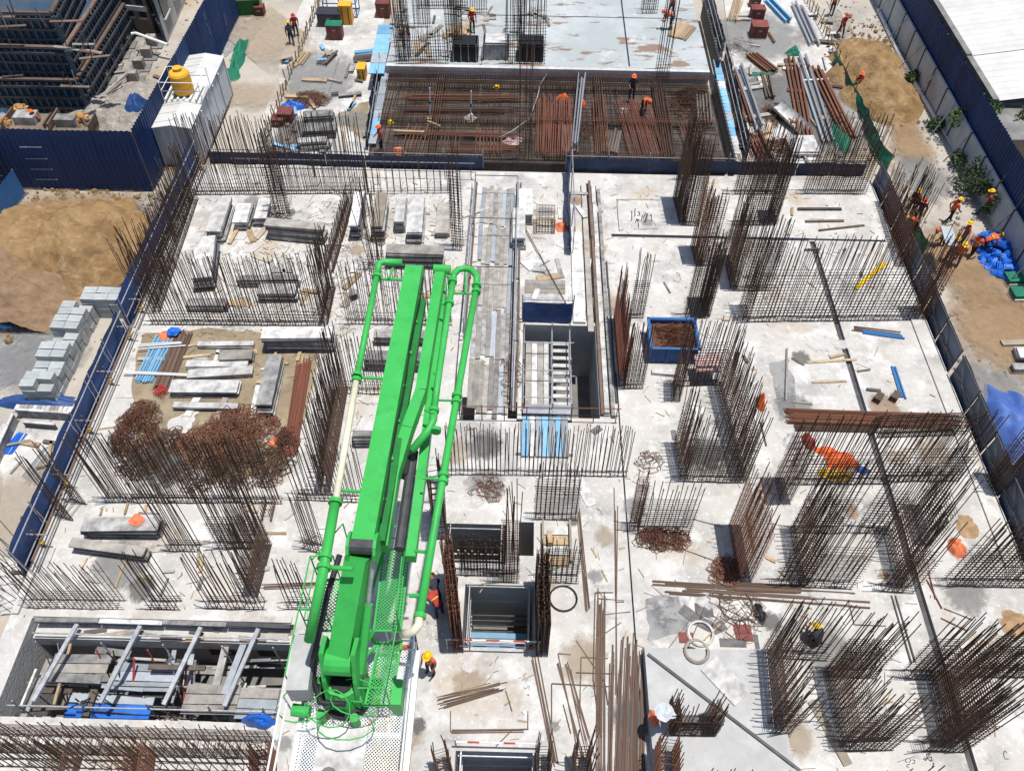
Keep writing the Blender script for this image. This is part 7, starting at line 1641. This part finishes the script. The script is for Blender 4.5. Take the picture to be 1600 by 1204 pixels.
for z in (.6, 1.15): MB().bar((-.28, 22, z), (-.28, 36, z), .022, 6).build('rail', 'galv', t); MB().bar((-2.5, 26, z), (-2.5, 36.5, z), .022, 6).build('rail', 'galv', t)
for y in (29.2, 32.7, 36.1): MB().bar((-2.5, y, 1.2), (-.28, y, 1.2), .022, 6).build('transom', 'steel_dark', t)
MB().bar((-.3, 34.5, .15), (2.3, 27.5, .12), .025, 6).build('lying_pole', 'rebar_dry', t)

plank('large white board lying by the fine meshed box', (1107, 1036), (1160, 1092), .75, .05, 'panel_white', .6)
def bent(label, ptsl, m='rebar_dry', r=.017, z=0., group=None):
    for pts in ptsl:
        q = [P(x, y, z+.03+.02*i % .05) for i, (x, y) in enumerate(pts)]; mb = MB()
        for i in range(len(q)-1): mb.bar(q[i], q[i+1], r, 5)
        tag(mb.build('bent_bar', m), label, 'rebar', group)
bent('long hooked bar lying loose beside the broad bundle of brown bars', [[(958, 925), (930, 925), (927, 1060), (940, 1160)], [(975, 938), (934, 934), (930, 1080)], [(892, 1022), (872, 1020), (895, 1130), (905, 1190)], [(950, 1028), (908, 1026), (906, 1120)], [(960, 1052), (900, 1050)], [(958, 1072), (862, 1067), (862, 1130)], [(975, 940), (962, 940), (962, 900)], [(940, 960), (985, 955)], [(932, 998), (970, 972)], [(900, 1000), (945, 1065), (950, 1100)]], group='hooked bars beside the brown bundle')
bent('thin square-bent bar lying on the pale slab above the lower pit', [[(704, 1110), (704, 1142), (825, 1138), (825, 1110)], [(790, 1078), (800, 1110)], [(775, 1165), (800, 1140)], [(880, 1100), (892, 1145)]], group='bent bars above the lower pit')
bent('thin wire stretched across the right slab', [[(1082, 810), (1130, 823)], [(1060, 855), (1130, 880)], [(1228, 545), (1226, 625)], [(1325, 935), (1335, 975), (1385, 977)]], 'rebar', .012, group='wires stretched on the right slab')
bent('thin steel angle lying right of the wide slab joint', [[(1448, 905), (1472, 950)], [(1450, 890), (1462, 935)], [(1475, 950), (1520, 968)], [(1470, 965), (1512, 985)]], 'rebar_rust', .025, group='angles right of the wide joint')
bent('pair of grey rails lying in depth on the lower right slab', [[(1393, 930), (1424, 1035)], [(1399, 930), (1430, 1033)]], 'steel_dark', .03, group='rails on the lower right slab')
bent('thin bar lying among the pads and wires', [[(1020, 1045), (1080, 965), (1120, 915)], [(1100, 1000), (1165, 945)], [(1060, 1050), (1110, 925)]], 'rebar_dry', .014, group='bars among the pads')

# loose boards and offcuts left lying about
def scatter(label, group, pxr, n, ms, size, z=0., seed=1, name='loose_board'):
    rn = random.Random(seed)
    for i in range(n):
        px = (rn.uniform(pxr[0], pxr[2]), rn.uniform(pxr[1], pxr[3])); c = P(*px, z); L, W = rn.uniform(*size[0]), rn.uniform(*size[1])
        if z == 0 and any(h[0]-.8 < c.x < h[1]+.8 and h[2]-.8 < c.y < h[3]+.8 for h in DEEP): continue
        mb = MB(); an = rn.choice([0, 1.57])+rn.gauss(0, .25); mb.box((c.x, c.y, z+.035+.02*(i % 3)), (L, W, .045), an); mb.box((c.x, c.y, z+.012), (L*.9, W*.35, .03+.03*(i % 3)), an)
        tag(mb.build(name, rn.choice(ms)), label, 'board', group)
scatter('loose weathered board lying among the panel stacks of the left deck', 'boards among the left panel stacks', (320, 315, 700, 480), 34, ['plank', 'panel_grey', 'panel_white', 'ply', 'timber'], ((.6, 2.2), (.12, .4)), 0, 3)
scatter('loose pale board lying on the mud', 'boards on the mud', (240, 530, 470, 640), 16, ['panel_white', 'plank', 'timber', 'panel_grey'], ((.5, 1.8), (.1, .35)), .005, 4)
scatter('timber offcut lying along the plank walkway and shaft', 'offcuts along the walkway', (735, 300, 935, 480), 22, ['plank', 'timber', 'panel_white', 'panel_grey'], ((.4, 1.6), (.1, .4)), 0, 5)
scatter('short offcut lying on the bare right slab', 'offcuts on the right slab', (1000, 300, 1440, 640), 16, ['timber', 'plank', 'timber_dark'], ((.3, .9), (.06, .14)), 0, 6)
scatter('short timber offcut lying on the lower left deck', 'offcuts on the lower left deck', (130, 780, 450, 930), 14, ['timber', 'plank', 'panel_grey'], ((.3, 1.1), (.06, .16)), 0, 7)
scatter('board or offcut dumped on the left apron', 'boards on the left apron', (430, 60, 575, 235), 30, ['timber', 'plank', 'panel_grey', 'timber_dark', 'light_blue'], ((.4, 1.8), (.1, .35)), GZ+.14, 8)
scatter('board or offcut dumped on the right apron', 'boards on the right apron', (1145, 20, 1330, 255), 44, ['timber', 'plank', 'panel_grey', 'timber_dark', 'panel_white', 'rebar_rust'], ((.4, 2.0), (.1, .4)), GZ+.14, 9)
scatter('plank left lying on the far wet slab', 'planks on the far wet slab', (620, 10, 860, 95), 34, ['timber', 'timber_dark', 'panel_grey', 'plank'], ((.4, 1.8), (.1, .4)), FS, 10)
scatter('offcut lying on the ground outside the left screen', 'offcuts outside the left screen', (20, 690, 110, 900), 16, ['timber', 'plank', 'timber_dark'], ((.4, 1.4), (.08, .25)), GZ+.1, 11)
scatter('debris board on the neighbouring site floor', 'boards on the neighbouring site', (150, 80, 250, 180), 18, ['timber', 'plank', 'timber_dark'], ((.4, 1.6), (.1, .3)), GZ+.05, 12)
for k in range(10):    # rough cube footings beyond the neighbour's pedestals
    pass
# scaffold on the neighbouring formwork
t = thing('tower_scaffold', 'rusty pipe scaffold and ledges climbing the neighbouring formwork', 'scaffold', P(120, 150, GZ))
rn = random.Random(21)
for k in range(26):
    px = (rn.uniform(0, 150), rn.uniform(20, 145)); z = 1.7 if px[1] > 95 else 3.3 if px[1] > 45 else 4.9; c = P(*px, z)
    MB().bar(c, c+Vector((rn.uniform(-.2, .2), 0, rn.uniform(.5, 1.2))), .03).build('pole', rn.choice(['rebar_dry', 'steel_dark', 'galv']), t)
    if k % 2: MB().beam(c+Vector((-.7, 0, .05)), c+Vector((rn.uniform(.3, 1.2), rn.uniform(-.4, .4), .08)), .2, .05).build('ledge_board', rn.choice(['timber_dark', 'rebar_dry', 'plank', 'steel_dark']), t)
